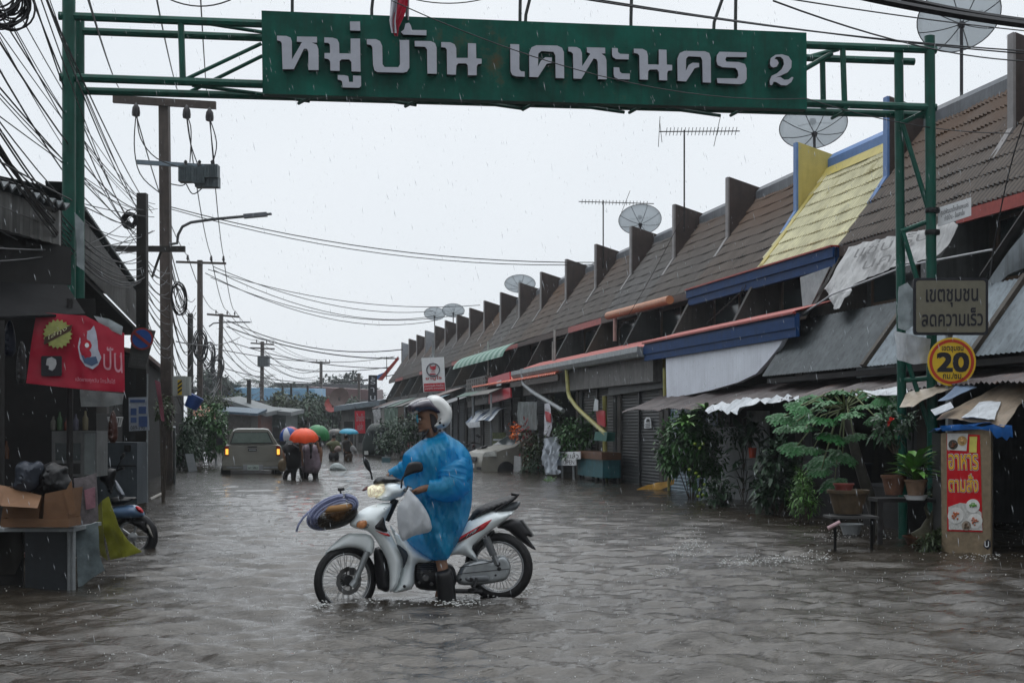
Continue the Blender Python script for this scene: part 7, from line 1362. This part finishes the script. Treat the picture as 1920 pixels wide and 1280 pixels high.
def wheel(c, dirv, r, tr, nm_disc=None):
    n = Vector((dirv.y, -dirv.x, 0)).normalized(); n = n if n.dot(TOCAM) > 0 else -n; pt = lambda a, rr, o=0: c+dirv*math.cos(a)*rr+UP*math.sin(a)*rr+n*o
    mb = MB(); mb.tube([pt(i*math.pi/30, r-tr) for i in range(61)], tr, 10, cap=False); mb.tube([pt(i*math.pi/30, r-tr*.5) for i in range(61)], tr*.82, 8, cap=False); w = mb.build('wheel', M('tyre', (.012, .012, .013), .55, .3, 40, .2), mc, smooth=True)
    rr = r-tr*2+.006; mb = MB()
    for o, a in ((.016, .007), (-.016, .007), (0, .009)): mb.tube([pt(i*math.pi/30, rr-(.006 if o == 0 else 0), o) for i in range(61)], a, 6, cap=False)
    mb.build('rim', M('rim_steel', (.35, .36, .37), .25, .1, 8, .02, metal=.85), w, smooth=True)
    mb = MB(); 
    for k in range(18):
        a = 2*math.pi*k/18
        for s in (-1, 1): mb.tube([pt(a+s*.5, .045, .028*s), pt(a+s*.04, rr-.004, 0)], .0012, 4)
        for s in (-1, 1): mb.tube([pt(a+.17-s*.5, .045, .028*s), pt(a+.17-s*.04, rr-.004, 0)], .0016, 4)
    mb.build('spokes', steel, w); mb = MB(); mb.lathe(c-n*.05, [(.02, 0), (.045, .005), (.048, .03), (.035, .04), (.035, .065), (.048, .075), (.045, .098), (.02, .10), (0, .10)], 20, axis=n); mb.build('hub', M('hub_dark', (.04, .04, .042), .4, metal=.5), w, smooth=40)
    if nm_disc:
        mb = MB()
        for k in range(24):
            a = 2*math.pi*k/24; a1 = a+2*math.pi/24
            mb.add([pt(a, .075, .055), pt(a1, .075, .055), pt(a1, .108+.004*(k % 2), .055), pt(a, .108+.004*(k % 2), .055)], [(0, 1, 2, 3)])
            if k % 4 == 0: mb.tube([pt(a, .04, .05), pt(a+.3, .078, .055)], .006, 4)
        mb.build('brake_disc', M('disc', (.12, .12, .12), .3, metal=.8), w)
    return w, n
cF = FB.P(648, 1087); cR = FB.P(935, 1062)
sd = math.radians(22); dF = (-BD*math.cos(sd)+FB.n*math.sin(sd)).normalized(); wheel(cF, dF, .262, .029, True)
dR = (BD*math.cos(math.radians(20))+FB.n*math.sin(math.radians(20))).normalized(); wheel(cR, dR, .265, .034)
BI(A_, [(215, 830), (250, 770), (320, 705), (400, 645), (450, 628), (520, 630), (600, 638), (645, 690), (652, 745), (640, 795), (612, 838), (585, 818), (550, 782), (500, 764), (440, 758), (380, 764), (310, 785), (250, 800)], .055, wp, 'front_fender', .03, R=.05)
for o in (.10, -.07):
    mb = MB(); mb.tube([FO(o).P(*A_(590, 790)), FO(o).P(*A_(470, 1085))], [.025, .021], 10); mb.tube([FO(o).P(*A_(490, 1045)), FO(o).P(*A_(455, 1090))], .028, 8); mb.build('fork', alu, mc, smooth=40)
mb = MB(); mb.obox(FO(.09).P(*A_(455, 960)), BD*.018, FB.n*.015, UP*.028); mb.build('brake_caliper', bkp, mc)
BI(A_, [(640, 770), (700, 740), (770, 870), (785, 1000), (780, 1128), (745, 1142), (700, 1120), (672, 1110), (655, 1000), (645, 880)], .10, bkp, 'inner_guard', -.03)
# front cowl and leg shield
BI(A_, [(428, 560), (480, 500), (530, 440), (610, 400), (700, 375), (805, 372), (790, 430), (760, 490), (738, 540), (750, 590), (790, 640), (840, 735), (880, 820), (896, 870), (884, 940), (862, 1045), (830, 1110), (790, 1142), (776, 1130), (782, 1000), (762, 880), (722, 795), (680, 722), (640, 660), (590, 615), (520, 602), (470, 590)], .11, wp, 'leg_shield', .05, R=.12)
BI(Z1, [(560, 770), (600, 825), (690, 885), (770, 955), (830, 985), (770, 1000), (716, 995), (706, 1040), (706, 1138), (640, 1158), (575, 1165), (612, 1120), (632, 1050), (640, 985), (600, 870)], .10, wp, 'side_cover', .03, R=.10)
BI(A_, [(830, 722), (880, 750), (942, 805), (925, 880), (892, 948), (896, 870), (868, 800)], .02, M('panel_grey', (.04, .05, .06), .35), 'inner_panel', .135, R=.02)
BI(A_, [(640, 590), (700, 525), (728, 488), (738, 560), (772, 632), (700, 615)], .012, bkp, 'black_decal', .155, R=.012)
BI(A_, [(645, 606), (700, 628), (782, 642), (784, 668), (720, 648)], .008, M('decal_red', (.42, .02, .025), .3, .1), 'red_decal', .16, R=.01)
BI(A_, [(490, 570), (500, 535), (560, 505), (650, 455), (780, 395), (700, 470), (630, 540), (600, 588), (540, 602), (505, 590)], .02, M('lens_dark', (.20, .22, .24), .1, .3, 20, .05), 'side_lamp', .125, R=.02)
BI(A_, [(492, 572), (510, 535), (575, 520), (590, 545), (575, 585), (535, 598), (505, 590)], .012, M('lamp_orange', (.40, .17, .07), .2, .5, 30, .1, emit=.1), 'turn_signal', .15, R=.015)
# headlight and handlebar cover
BI(Z1, [(528, 562), (560, 545), (605, 548), (645, 560), (668, 578), (655, 602), (640, 628), (600, 636), (560, 656), (512, 648), (478, 634), (505, 620), (530, 598)], .11, wp, 'handlebar_cover', .03, R=.09)
BI(Z1, [(446, 566), (520, 554), (552, 560), (540, 600), (505, 626), (450, 634), (442, 600)], .09, M('headlight_lit', (1.0, .62, .45), .15, .75, 30, .2, emit=.55), 'headlight', .02, R=.07)
BI(Z1, [(474, 548), (490, 524), (530, 508), (590, 518), (650, 535), (615, 548), (560, 547), (530, 557), (480, 560)], .09, bkp, 'dash_cover', .02)
BI(Z1, [(410, 594), (430, 574), (446, 566), (446, 588), (425, 596)], .02, M('turn_dark', (.10, .02, .02), .3), 'far_turn_signal', -.12, R=.02)
for L, o, st in (([(420, 412), (430, 402), (450, 430), (462, 470), (466, 494), (455, 490), (435, 468), (420, 436)], -.25, ((462, 490), (470, 532))), ([(642, 522), (652, 485), (665, 450), (682, 434), (735, 430), (752, 445), (756, 478), (740, 490), (695, 498), (665, 512)], .28, ((645, 515), (634, 545), (632, 580)))):
    BI(Z1, L, .02, bkp, 'mirror', o, R=.02, res=.01); mb = MB(); mb.tube([FO(o).P(*Z1(*p)) for p in st], .008, 6); mb.build('mirror_stalk', bkp, mc)
mb = MB(); mb.tube([FO(.12).P(*Z1(655, 592)), FO(.30).P(*Z1(700, 600))], .018, 10); mb.tube([FO(-.12).P(*Z1(600, 530)), FO(-.33).P(*Z1(560, 520))], .018, 10); mb.build('handlebar', bkp, mc, smooth=40)
mb = MB(); mb.tube([FO(.2).P(*Z1(664, 585)), FO(.29).P(*Z1(668, 570)), FO(.31).P(*Z1(690, 578))], .006, 6); mb.tube([FO(0).P(*Z1(600, 640)), FO(0).P(*Z1(545, 760))], .03, 8); mb.build('brake_lever', bkp, mc)
# rear body
BI(B_, [(432, 815), (500, 700), (560, 620), (610, 548), (700, 490), (860, 430), (890, 448), (1010, 442), (1032, 440), (995, 488), (880, 575), (780, 640), (702, 710), (657, 757), (690, 810), (722, 868), (705, 886), (640, 842), (560, 815), (450, 832)], .10, wp, 'rear_body', .04, R=.10)
BI(B_, [(465, 752), (520, 690), (620, 632), (845, 503), (800, 560), (765, 600), (740, 612), (600, 690)], .008, M('decal_red', (.42, .02, .025)), 'red_decal', .137, R=.008)
BI(B_, [(475, 745), (540, 700), (620, 655), (748, 562), (715, 605), (660, 648), (560, 705), (490, 738)], .006, bkp, 'black_decal', .146, R=.006)
f_ = FO(.155); text('wave', [f_.P(*B_(505, 728)), f_.P(*B_(600, 680)), f_.P(*B_(595, 662)), f_.P(*B_(500, 710))], galv, mc, n=FB.n, off=.0) if 0 else None
text('110i', [f_.P(*B_(612, 672)), f_.P(*B_(690, 625)), f_.P(*B_(712, 588)), f_.P(*B_(630, 640))], M('decal_silver', (.45, .47, .5), .3), mc, n=FB.n, off=.0, bold=.04)
BI(B_, [(860, 438), (890, 415), (950, 388), (1020, 368), (1072, 358), (1082, 376), (1045, 436), (1000, 446), (900, 452)], .06, M('tail_smoke', (.09, .10, .11), .15, .3, 10), 'tail_lamp', .02)
BI(B_, [(560, 640), (600, 560), (650, 490), (690, 425), (760, 387), (880, 345), (980, 312), (1050, 298), (1062, 318), (1000, 380), (865, 434), (720, 492), (620, 560)], .11, M('seat_vinyl', (.016, .016, .018), .4, .2, 30, .1), 'seat', 0, R=.06)
for o in (.09, -.09): mb = MB(); mb.tube([FO(o).P(*B_(862, 445)), FO(o).P(*B_(930, 395)), FO(o).P(*B_(1030, 335)), FO(o*.8).P(*B_(1058, 308)), FO(o*.7).P(*B_(1000, 300))], .013, 8); mb.build('grab_rail', bkp, mc, smooth=40)
BI(B_, [(860, 590), (930, 530), (1000, 505), (1075, 515), (1100, 545), (1190, 660), (1160, 672), (1128, 655), (1150, 690), (1216, 776), (1195, 780), (1110, 725), (1040, 672), (960, 602)], .055, bkp, 'rear_fender', 0, R=.05)
mb = MB(); mb.prism([FO(.03).P(*B_(1085, 520)), FO(.03).P(*B_(1187, 660)), FO(-.1).P(*B_(1195, 655)), FO(-.1).P(*B_(1095, 515))], BD*.006); mb.build('number_plate', M('plate_back', (.1, .1, .1), .4), mc)
BI(B_, [(660, 750), (760, 660), (850, 590), (860, 640), (830, 660), (720, 790), (700, 830)], .05, bkp, 'frame_cover', -.02)
# shock absorber
a, b = FO(.10).P(*B_(775, 655)), FO(.11).P(*B_(880, 905)); mb = MB(); mb.tube([a, b], .012, 8); ax = (b-a).normalized(); s1_ = ax.orthogonal().normalized(); s2_ = ax.cross(s1_)
L_ = (b-a).length; mb.tube([a+ax*L_*(.06+.62*i/110)+(s1_*math.cos(i*.85)+s2_*math.sin(i*.85))*.026 for i in range(111)], .006, 5); mb.tube([a+ax*L_*.7, b], .022, 8); mb.build('shock_absorber', M('shock', (.22, .23, .24), .3, metal=.7), mc, smooth=40)
BI(B_, [(528, 1005), (575, 905), (650, 872), (760, 850), (830, 872), (880, 822), (955, 828), (996, 900), (990, 980), (950, 1040), (880, 1056), (720, 1080), (560, 1082), (522, 1040)], .05, alu, 'chain_case', .06, R=.03)
BI(B_, [(600, 1010), (720, 990), (800, 995), (830, 1040), (720, 1056), (610, 1050)], .01, M('alu_dark', (.16, .17, .18), .4, metal=.5), 'case_plate', .11, R=.01)
mb = MB(); [mb.lathe(FO(.115).P(*B_(x, y)), [(r, -.01), (r, .006), (r*.6, .012), (0, .012)], 12, axis=FB.n) for x, y, r in ((885, 900, .02), (895, 940, .016), (865, 995, .008), (565, 1030, .01), (655, 1030, .018))]; mb.tube([FO(.12).P(*B_(550, 930)), FO(.12).P(*B_(830, 885))], .003, 4); mb.tube([FO(.118).P(*B_(540, 985)), FO(.118).P(*B_(985, 940))], .003, 4); mb.build('axle_bolt', bkp, mc)
BI(B_, [(168, 900), (200, 872), (300, 886), (470, 880), (530, 960), (530, 1080), (470, 1125), (300, 1130), (190, 1112), (165, 1050)], .09, bkp, 'engine', .02)
mb = MB(); [mb.lathe(FO(.11).P(*B_(x, y)), [(r, -.02), (r, .012), (r*.7, .02), (0, .02)], 12, axis=FB.n) for x, y, r in ((230, 970, .012), (265, 1020, .028), (210, 1060, .01), (300, 960, .01), (315, 1070, .014))]
for i in range(5): mb.tube([FO(.105).P(*B_(190, 905+i*16)), FO(.105).P(*B_(330, 900+i*18))], .003, 4)
mb.build('engine_bolt', M('bolt', (.14, .14, .14), .35, metal=.7), mc)
mb = MB(); mb.tube([FO(.10).P(*B_(640, 1120)), FO(.28).P(*B_(700, 1120))], .015, 8); mb.tube([FO(.12).P(*B_(700, 1020)), FO(.14).P(*B_(680, 1100)), FO(.12).P(*B_(640, 1130))], .012, 6); mb.tube([FO(.1).P(*B_(480, 1130)), FO(.1).P(*B_(750, 1135))], .018, 8); mb.build('footpeg', bkp, mc)
mb = MB(); mb.lathe(FO(.135).P(*A_(905, 1090)), [(.012, 0), (.012, .012), (0, .014)], 12, axis=FB.n); mb.build('screw', bkp, mc)
# basket, hose coil and load
bs = thing('front_basket', FB.P(*A_(320, 600)), 'black wire basket fixed on the front of the motorcycle', 'basket')
BI(A_, [(132, 490), (165, 462), (300, 440), (410, 430), (512, 428), (500, 480), (450, 540), (400, 572), (330, 596), (230, 610), (170, 580)], .14, M('basket_black', (.012, .012, .013), .4), 'mesh', .0, bs, R=.12)
mb = MB()
for i in range(26):
    u = i/25; mb.tube([FO(.145).P(*A_(150+u*350, 478-u*40+4*math.sin(i))), FO(.15).P(*A_(180+u*300, 590-u*60-30*u*u))], .0025, 4)
for j in range(4): mb.tube([FO(.148).P(*A_(145+u*360/12, 500+j*26-u*(4+j*3))) for u in range(13)], .0025, 4)
mb.build('wire', M('bwire', (.05, .04, .03), .3), bs)
BI(A_, [(215, 500), (240, 440), (330, 400), (440, 400), (480, 425), (440, 470), (380, 545), (270, 555)], .10, M('coir', (.10, .05, .018), .8, .5, 30, .6), 'coir_rope', .07, None, amp=.02, fnx=lambda x, z, u: .01*math.sin(x*90)*math.cos(z*110))
tag(bpy.data.objects['coir_rope'], 'brown coir rope bundle lying in the front basket', 'rope')
mb = MB(); mb.tube([FO(.18).P(*A_(205, 445)), FO(.2).P(*A_(280, 428)), FO(.2).P(*A_(380, 418)), FO(.18).P(*A_(465, 395))], [.012, .028, .028, .014], 10); mb.build('wooden_handle', M('wood_tan', (.30, .16, .06), .5, .2, 12, .1, stretch=(1, 1, 6)), None, smooth=True, label='tan wooden handle lying across the basket under the hose', cat='handle')
hz = thing('hose_coil', FB.P(*A_(285, 460)), 'coil of pale violet plastic hose looped over the front basket', 'hose'); hm = Mfilm('hose_film', (.33, .36, .52), .15, .18, .3, .15, 14, .1); mb = MB(); rs = random.Random(4)
for k in range(8):
    P = []; rx = 235-k*9+rs.uniform(-6, 6); ry = 128-k*9+rs.uniform(-6, 6); cx0, cy0 = 290+k*3, 455+k*1.5; o0 = rs.uniform(-.03, .05)
    for i in range(49):
        th = 2*math.pi*i/48; x = rx*math.cos(th); y = ry*math.sin(th); ca, sa = math.cos(-.45), math.sin(-.45); px_, py_2 = cx0+x*ca-y*sa, cy0+x*sa+y*ca
        P.append(FO(.16-.34*max(0, math.sin(th-.35))+o0).P(*A_(px_, py_2)))
    mb.tube(P, .0085, 7, cap=False)
P = [FO(.12).P(*A_(x, y)) for x, y in ((20, 560), (-20, 620), (0, 560), (40, 500), (110, 430))]; mb.tube(P[1:], .0085, 7)
mb.build('loops', hm, hz, smooth=True)
mb = MB(); mb.tube([FO(.04).P(*A_(335, 262)), FO(.04).P(*A_(392, 256))], .013, 8); mb.tube([FO(.04).P(*A_(352, 262)), FO(.06).P(*A_(372, 330))], .008, 6); mb.build('tool_head', bkp, label='small dark tool head sticking up behind the hose coil', cat='tool')
# ------------------------------------------------ rider
rd = thing('person', WG(845, 1130), 'rider in a translucent blue rain poncho and white helmet with a dark raised visor', 'person')
q_ = lambda x, y, o=0: FO(o).P(*Z1(x, y))
V = []; E = []; R = []
def chain(prev, pts):
    for p, r in pts:
        V.append(p); R.append(r); k = len(V)-1
        if prev is not None: E.append((prev, k))
        prev = k
    return prev
pel = chain(None, [(q_(900, 735), .14)]); ch = chain(pel, [(q_(885, 600), .13), (q_(862, 460), .15), (q_(845, 380), .13)]); nk = chain(ch, [(q_(815, 300), .055), (q_(800, 262), .055)]); 
e = chain(ch, [(q_(885, 385, .17), .062), (q_(905, 500, .24), .05), (q_(895, 585, .28), .045), (q_(830, 582, .29), .038), (q_(785, 575, .29), .028), (q_(755, 582, .28), .030), (q_(728, 592, .27), .030)])
for i, (dx, dz) in enumerate(((0, 0), (4, 1), (8, 2), (11, 2))):
    o = .30-i*.019; chain(e, [(q_(712+dx*.4, 590+dx, o), .0115), (q_(694+dx*.4, 598+dx, o), .0105), (q_(692+dx*.6, 616+dx, o), .0095), (q_(708+dx*.5, 628+dx, o), .0085)])
chain(e-1, [(q_(735, 602, .22), .012), (q_(712, 610, .22), .011), (q_(698, 606, .235), .009)])
e = chain(ch, [(q_(800, 400, -.17), .06), (q_(720, 450, -.27), .046), (q_(640, 490, -.32), .038), (q_(590, 500, -.32), .028), (q_(568, 508, -.3), .028)])
for i in range(4): chain(e, [(q_(556, 512, -.34+i*.02), .011), (q_(548, 522, -.34+i*.02), .010), (q_(556, 534, -.34+i*.02), .009)])
chain(e-1, [(q_(575, 520, -.25), .011), (q_(562, 528, -.24), .010)])
chain(pel, [(q_(890, 790, .12), .085), (q_(868, 860, .13), .07), (q_(850, 960, .17), .05), (q_(866, 1040, .21), .047), (q_(880, 1190, .25), .04), (q_(850, 1225, .27), .035)])
chain(pel, [(q_(880, 790, -.12), .085), (q_(840, 860, -.2), .075), (q_(845, 980, -.22), .055), (q_(860, 1120, -.24), .045), (q_(835, 1225, -.25), .035)])
bod = skinfig('body', V, E, R, skinm, None, 0, 2)
mb = MB(); mb.v = [tuple(v.co) for v in bod.data.vertices]; mb.f = [tuple(p.vertices) for p in bod.data.polygons]; mb.mi = [0]*len(mb.f); bpy.data.objects.remove(bod)
# head: profile outline puffed to head width, with brow, nose and cheek relief
hp = [C_(*p) for p in [(312, 372), (322, 335), (380, 250), (480, 200), (600, 230), (660, 320), (660, 430), (620, 500), (580, 560), (560, 640), (580, 700), (470, 715), (452, 660), (425, 618), (365, 612), (340, 598), (340, 572), (352, 562), (332, 548), (345, 535), (330, 520), (340, 502), (312, 482), (306, 470), (330, 445), (340, 418), (330, 398)]]
fh = FO(.0); pts = [fh.to2(*p) for p in hp]
inflate(mb, pts, .072, .05, lambda x, z, w: fh.to3(x, z, w), .006)
body = mb.build('body', skinm, rd, smooth=70)
for pp in body.data.polygons: pp.use_smooth = True
f_ = FO(.066); mb = MB(); mb.ball(f_.P(*C_(352, 415)), .010, 10, 7, (1.2, .6, .7)); mb.build('eye', M('eye_w', (.35, .33, .3), .2), rd); mb = MB(); mb.tube([FO(.068).P(*C_(325, 398)), FO(.072).P(*C_(350, 388)), FO(.074).P(*C_(392, 400))], .004, 5); mb.build('eyebrow', hairm, rd); mb = MB(); mb.tube([FO(.055).P(*C_(334, 535)), FO(.064).P(*C_(360, 540)), FO(.066).P(*C_(385, 545))], .003, 5); mb.build('mouth', M('lip', (.10, .035, .03)), rd)
BI(C_, [(300, 380), (316, 350), (330, 352), (328, 380), (338, 420), (334, 470), (318, 480), (308, 440)], .012, Mfilm('film_cyan', (.10, .45, .6), .1, .2, .3), 'hood_strap', .055, rd, R=.012, res=.006)
# helmet
BI(C_, [(430, 250), (430, 150), (460, 100), (520, 76), (600, 78), (680, 118), (765, 205), (812, 290), (806, 400), (775, 488), (712, 545), (610, 565), (535, 562), (488, 522), (508, 490), (550, 452), (572, 400), (560, 350), (500, 330), (440, 310)], .115, M('helmet_white', (.62, .63, .62), .28, .06, 10, .02, coat=.4), 'helmet', .0, rd, R=.06, res=.008, it=2)
BI(C_, [(440, 345), (450, 300), (560, 330), (610, 420), (610, 560), (570, 625), (520, 610), (485, 570), (462, 505), (455, 430)], .082, M('helmet_liner', (.03, .026, .028), .7), 'helmet_liner', .0, rd, R=.03, res=.008)
BI(C_, [(183, 225), (230, 180), (330, 135), (430, 112), (490, 118), (560, 180), (620, 250), (672, 330), (676, 372), (650, 384), (600, 368), (555, 350), (500, 325), (420, 322), (330, 342), (285, 308), (262, 335), (225, 345), (190, 300)], .125, M('visor_smoke', (.055, .045, .065), .12, .12, 6, .0, coat=.8), 'visor', .005, rd, R=.055, res=.009)
for x, y, r in ((638, 470, .010), (690, 505, .008)): mb = MB(); mb.lathe(FO(.108).P(*C_(x, y)), [(r, -.01), (r, .008), (0, .01)], 12, axis=FB.n); mb.build('helmet_bolt', bkp, rd)
mb = MB(); P = [FO(.10+.012*math.sin(i*.5)).P(*C_(500+i*30, 545-i*26)) for i in range(10)]; mb.tube(P, .0022, 4); mb.build('helmet_seam', bkp, rd)
mb = MB(); mb.tube([FO(.07).P(*C_(480, 560)), FO(.075).P(*C_(430, 640)), FO(.04).P(*C_(400, 690)), FO(.03).P(*C_(385, 760)), FO(.09).P(*C_(360, 900)), FO(.16).P(*C_(330, 1000))], .008, 6); mb.build('chin_strap', bkp, rd)
# shorts and dark shirt below the film
BI(Z1, [(745, 615), (930, 615), (960, 700), (950, 820), (920, 900), (870, 960), (820, 965), (760, 880), (740, 780), (735, 690)], .13, M('shorts_navy', (.010, .018, .035), .7, .2, 9), 'shorts', .02, rd, R=.14, res=.03)
BI(Z1, [(790, 330), (850, 300), (930, 360), (980, 440), (970, 620), (900, 660), (770, 640), (760, 500), (770, 400)], .14, M('shirt_navy', (.012, .05, .10), .7, .3, 5), 'shirt', .0, rd, R=.12, res=.03)
BI(Z1, [(820, 1048), (865, 1035), (905, 1022), (925, 1065), (938, 1180), (940, 1235), (840, 1240), (835, 1180), (828, 1110)], .06, M('boot_black', (.008, .008, .009), .38, .2, 20, .1), 'boot', .24, rd, R=.055)
# poncho
coat = Mfilm('poncho_film', (.018, .40, .72), .10, .40, .40, .10, 7, .6, stretch=(2.5, 2.5, .8), spec=.6)
zmid = FB.to2(*Z1(850, 820))[1]
def crumple(x, z, u):
    g = fbm(x*3.1+9, z*1.6, 2.)*.026+abs(fbm(x*9+3+z*1.5, z*1.6, 5.))*.030-abs(fbm(x*20, z*3, 8.))*.010
    q = .17*max(0, min(1, (zmid-z)/.35))
    cr_ = .045*abs(fbm(x*6+z*2.5, z*1.0, 11.))+.022*abs(fbm(x*13-z*3, z*1.8, 17.))
    return (g*1.7-cr_*1.5+.03)*min(1, .25+u*2.2)+q
BI(Z1, [(793, 292), (815, 300), (840, 282), (872, 266), (915, 296), (962, 322), (1000, 362), (1022, 400), (1030, 470), (1026, 560), (1024, 650), (1014, 710), (1000, 765), (965, 845), (925, 900), (900, 935), (882, 968), (845, 980), (800, 978), (760, 955), (715, 925), (680, 898), (655, 868), (668, 820), (690, 720), (688, 650), (660, 600), (645, 545), (640, 480), (638, 400), (662, 370), (700, 345), (745, 310)], .24, coat, 'poncho', .02, rd, R=.20, res=.0105, fnx=crumple, it=1)
# sleeves
def sleeve(path, rad, nm, seed):
    mb = MB(); P = [q_(*p) for p in path]; n = 24; Q = []; Rr = []
    for i in range(n*(len(P)-1)+1):
        k = min(i//n, len(P)-2); t_ = (i-k*n)/n; Q.append(P[k].lerp(P[k+1], t_)); Rr.append(lerp(rad[k], rad[k+1], t_))
    for _ in range(40): Q = [Q[0]]+[(Q[j-1]+Q[j]*2+Q[j+1])/4 for j in range(1, len(Q)-1)]+[Q[-1]]
    mb.tube(Q, Rr, 26, cap=False); nv = []
    for i, v in enumerate(mb.v):
        v = Vector(v); c = Q[i//26]; d = (v-c); w = 1+.18*fbm(v.x*6+seed, v.y*6, v.z*12)+.20*abs(fbm(v.x*10+seed, v.y*10, v.z*26)); nv.append(tuple(c+d*w))
    mb.v = nv; return mb.build(nm, coat, rd, smooth=True)
sleeve([(905, 400, .12), (935, 480, .22), (925, 570, .28), (850, 590, .30), (780, 572, .29)], [.10, .12, .115, .085, .050], 'sleeve', 1.)
sleeve([(780, 400, -.12), (700, 460, -.24), (640, 490, -.30), (590, 500, -.31), (562, 502, -.31)], [.11, .10, .07, .05, .035], 'sleeve', 5.)
BI(Z1, [(790, 292), (812, 285), (850, 262), (880, 262), (890, 300), (850, 330), (800, 345), (770, 330)], .10, coat, 'collar', .01, rd, R=.08, res=.012, fnx=crumple)
# carrier bag in the near hand
pb_ = inflated([Z1(*p) for p in [(662, 590), (680, 588), (700, 612), (740, 655), (775, 710), (795, 760), (806, 812), (765, 832), (700, 842), (660, 868), (640, 878), (622, 850), (612, 790), (608, 720), (615, 670), (645, 640)]], FO(.36), .085, .012, Mfilm('bag_white_film', (.62, .64, .66), .3, .10, .4, .12, 8, .4), 'carrier_bag', None, R=.07, amp=0, fnx=None)
_v = pb_.data.vertices
for v in _v:
    d = v.co-FO(.36).p; x, z = d.dot(FB.a), d.dot(FB.b); v.co += FB.n*(.030*abs(fbm(x*11+2, z*4, 1.))+.016*math.sin(x*55+z*14)*.5)
tag(pb_, 'white plastic carrier bag hanging from the handlebar by the rider hand', 'bag')
mb = MB(); mb.tube([FO(.36).P(*Z1(672, 595)), FO(.34).P(*Z1(675, 580)), FO(.32).P(*Z1(690, 585))], .008, 6); mb.build('bag_handle', MATS['bag_white_film'], pb_)
# ================================================ SPLASHES AND RAIN
foam = M('foam_white', (.62, .63, .62), .3, .1, 30, .2)
rs = random.Random(12)
mb = MB()
for (px0, px1, py, n, h, pw) in ((1255, 1335, 1044, 260, .10, 1.), (1380, 1480, 1060, 190, .03, 1), (1480, 1560, 1055, 70, .05, 1), (1490, 1560, 1058, 30, .02, 1), (1345, 1385, 1060, 60, .02, 1), (1215, 1275, 1080, 40, .015, 1)):
    for i in range(n):
        px = rs.uniform(px0, px1); py_3 = py+rs.gauss(0, 5)-(px-px0)/(px1-px0)*10; p = WG(px, py_3); p.z = abs(rs.gauss(0, 1))*h*math.sin(math.pi*(px-px0)/(px1-px0))+.01; s = rs.uniform(.002, .0055); mb.ball(p, s, 5, 4, (1.8, 1, rs.uniform(.7, 1.6)))
for (px, py, n, sp) in ((600, 1138, 60, 12), (700, 1128, 60, 14), (880, 1130, 80, 22), (850, 1132, 60, 18), (975, 1110, 70, 10), (920, 1116, 60, 20), (780, 1130, 40, 30), (250, 1020, 40, 16), (1600, 1010, 60, 40), (1850, 1045, 60, 30), (1560, 1000, 40, 20)):
    for i in range(n): p = WG(px+rs.gauss(0, sp), py+rs.gauss(0, 3)); p.z = abs(rs.gauss(0, .012))+.004; mb.ball(p, rs.uniform(.0025, .006), 5, 4, (2, 1, .8))
for i in range(3600):
    zc = 3.4+22*rs.random()**1.5; px = rs.uniform(-20, 1940); p = W(px, 800+F*H/zc, zc); p.z = .012+abs(rs.gauss(0, .006)); mb.ball(p, rs.uniform(.0010, .0026)*(.6+zc*.06), 4, 3, (rs.uniform(1, 2.2), 1, rs.uniform(.6, 2.5)))
mb.build('water_splashes', foam, None, smooth=True, kind='stuff')
def drops():
    mb = MB(); rs = random.Random(99); wind = Vector((.22, .05, -1)).normalized()
    for i in range(4600):
        zc = 4.5+28*rs.random(); p = W(rs.uniform(-40, 1960), rs.uniform(-20, 1200), zc)
        if p.z < .02: continue
        L = rs.uniform(.006, .020)*(1+zc*.012); r = rs.uniform(.0008, .0014)*(.7+zc*.05); wv = (wind+Vector((rs.gauss(0, .06), 0, 0))).normalized(); a = p-wv*L; b = p+wv*L; s = RIGHT*r; q = TOCAM*r
        mb.add([a, p+s, p+q, p-s, p-q, b], [(0, 1, 2), (0, 2, 3), (0, 3, 4), (0, 4, 1), (5, 2, 1), (5, 3, 2), (5, 4, 3), (5, 1, 4)])
    m = bpy.data.materials.new('rain_water'); m.use_nodes = True; t = m.node_tree; b = t.nodes['Principled BSDF']; b.inputs['Base Color'].default_value = (.75, .8, .85, 1); b.inputs['Roughness'].default_value = .15; tp = t.nodes.new('ShaderNodeBsdfTransparent'); mx_ = t.nodes.new('ShaderNodeMixShader'); mx_.inputs[0].default_value = .58; t.links.new(b.outputs[0], mx_.inputs[1]); t.links.new(tp.outputs[0], mx_.inputs[2]); t.links.new(mx_.outputs[0], t.nodes['Material Output'].inputs[0])
    o = mb.build('rain', m, None, smooth=True, kind='stuff')
drops()
# ================================================ HAZE (rain filled air)
hm_ = bpy.data.materials.new('rain_haze'); hm_.use_nodes = True; t = hm_.node_tree
for n_ in list(t.nodes):
    if n_.type == 'BSDF_PRINCIPLED': t.nodes.remove(n_)
pv = t.nodes.new('ShaderNodeVolumePrincipled'); pv.inputs['Color'].default_value = (.88, .92, .96, 1); pv.inputs['Density'].default_value = .0006; pv.inputs['Anisotropy'].default_value = .2
t.links.new(pv.outputs[0], t.nodes['Material Output'].inputs['Volume'])
mb = MB(); mb.box(-910, 1210, -45, 1210, -1.9, 14); mb.build('haze', hm_, kind='stuff')
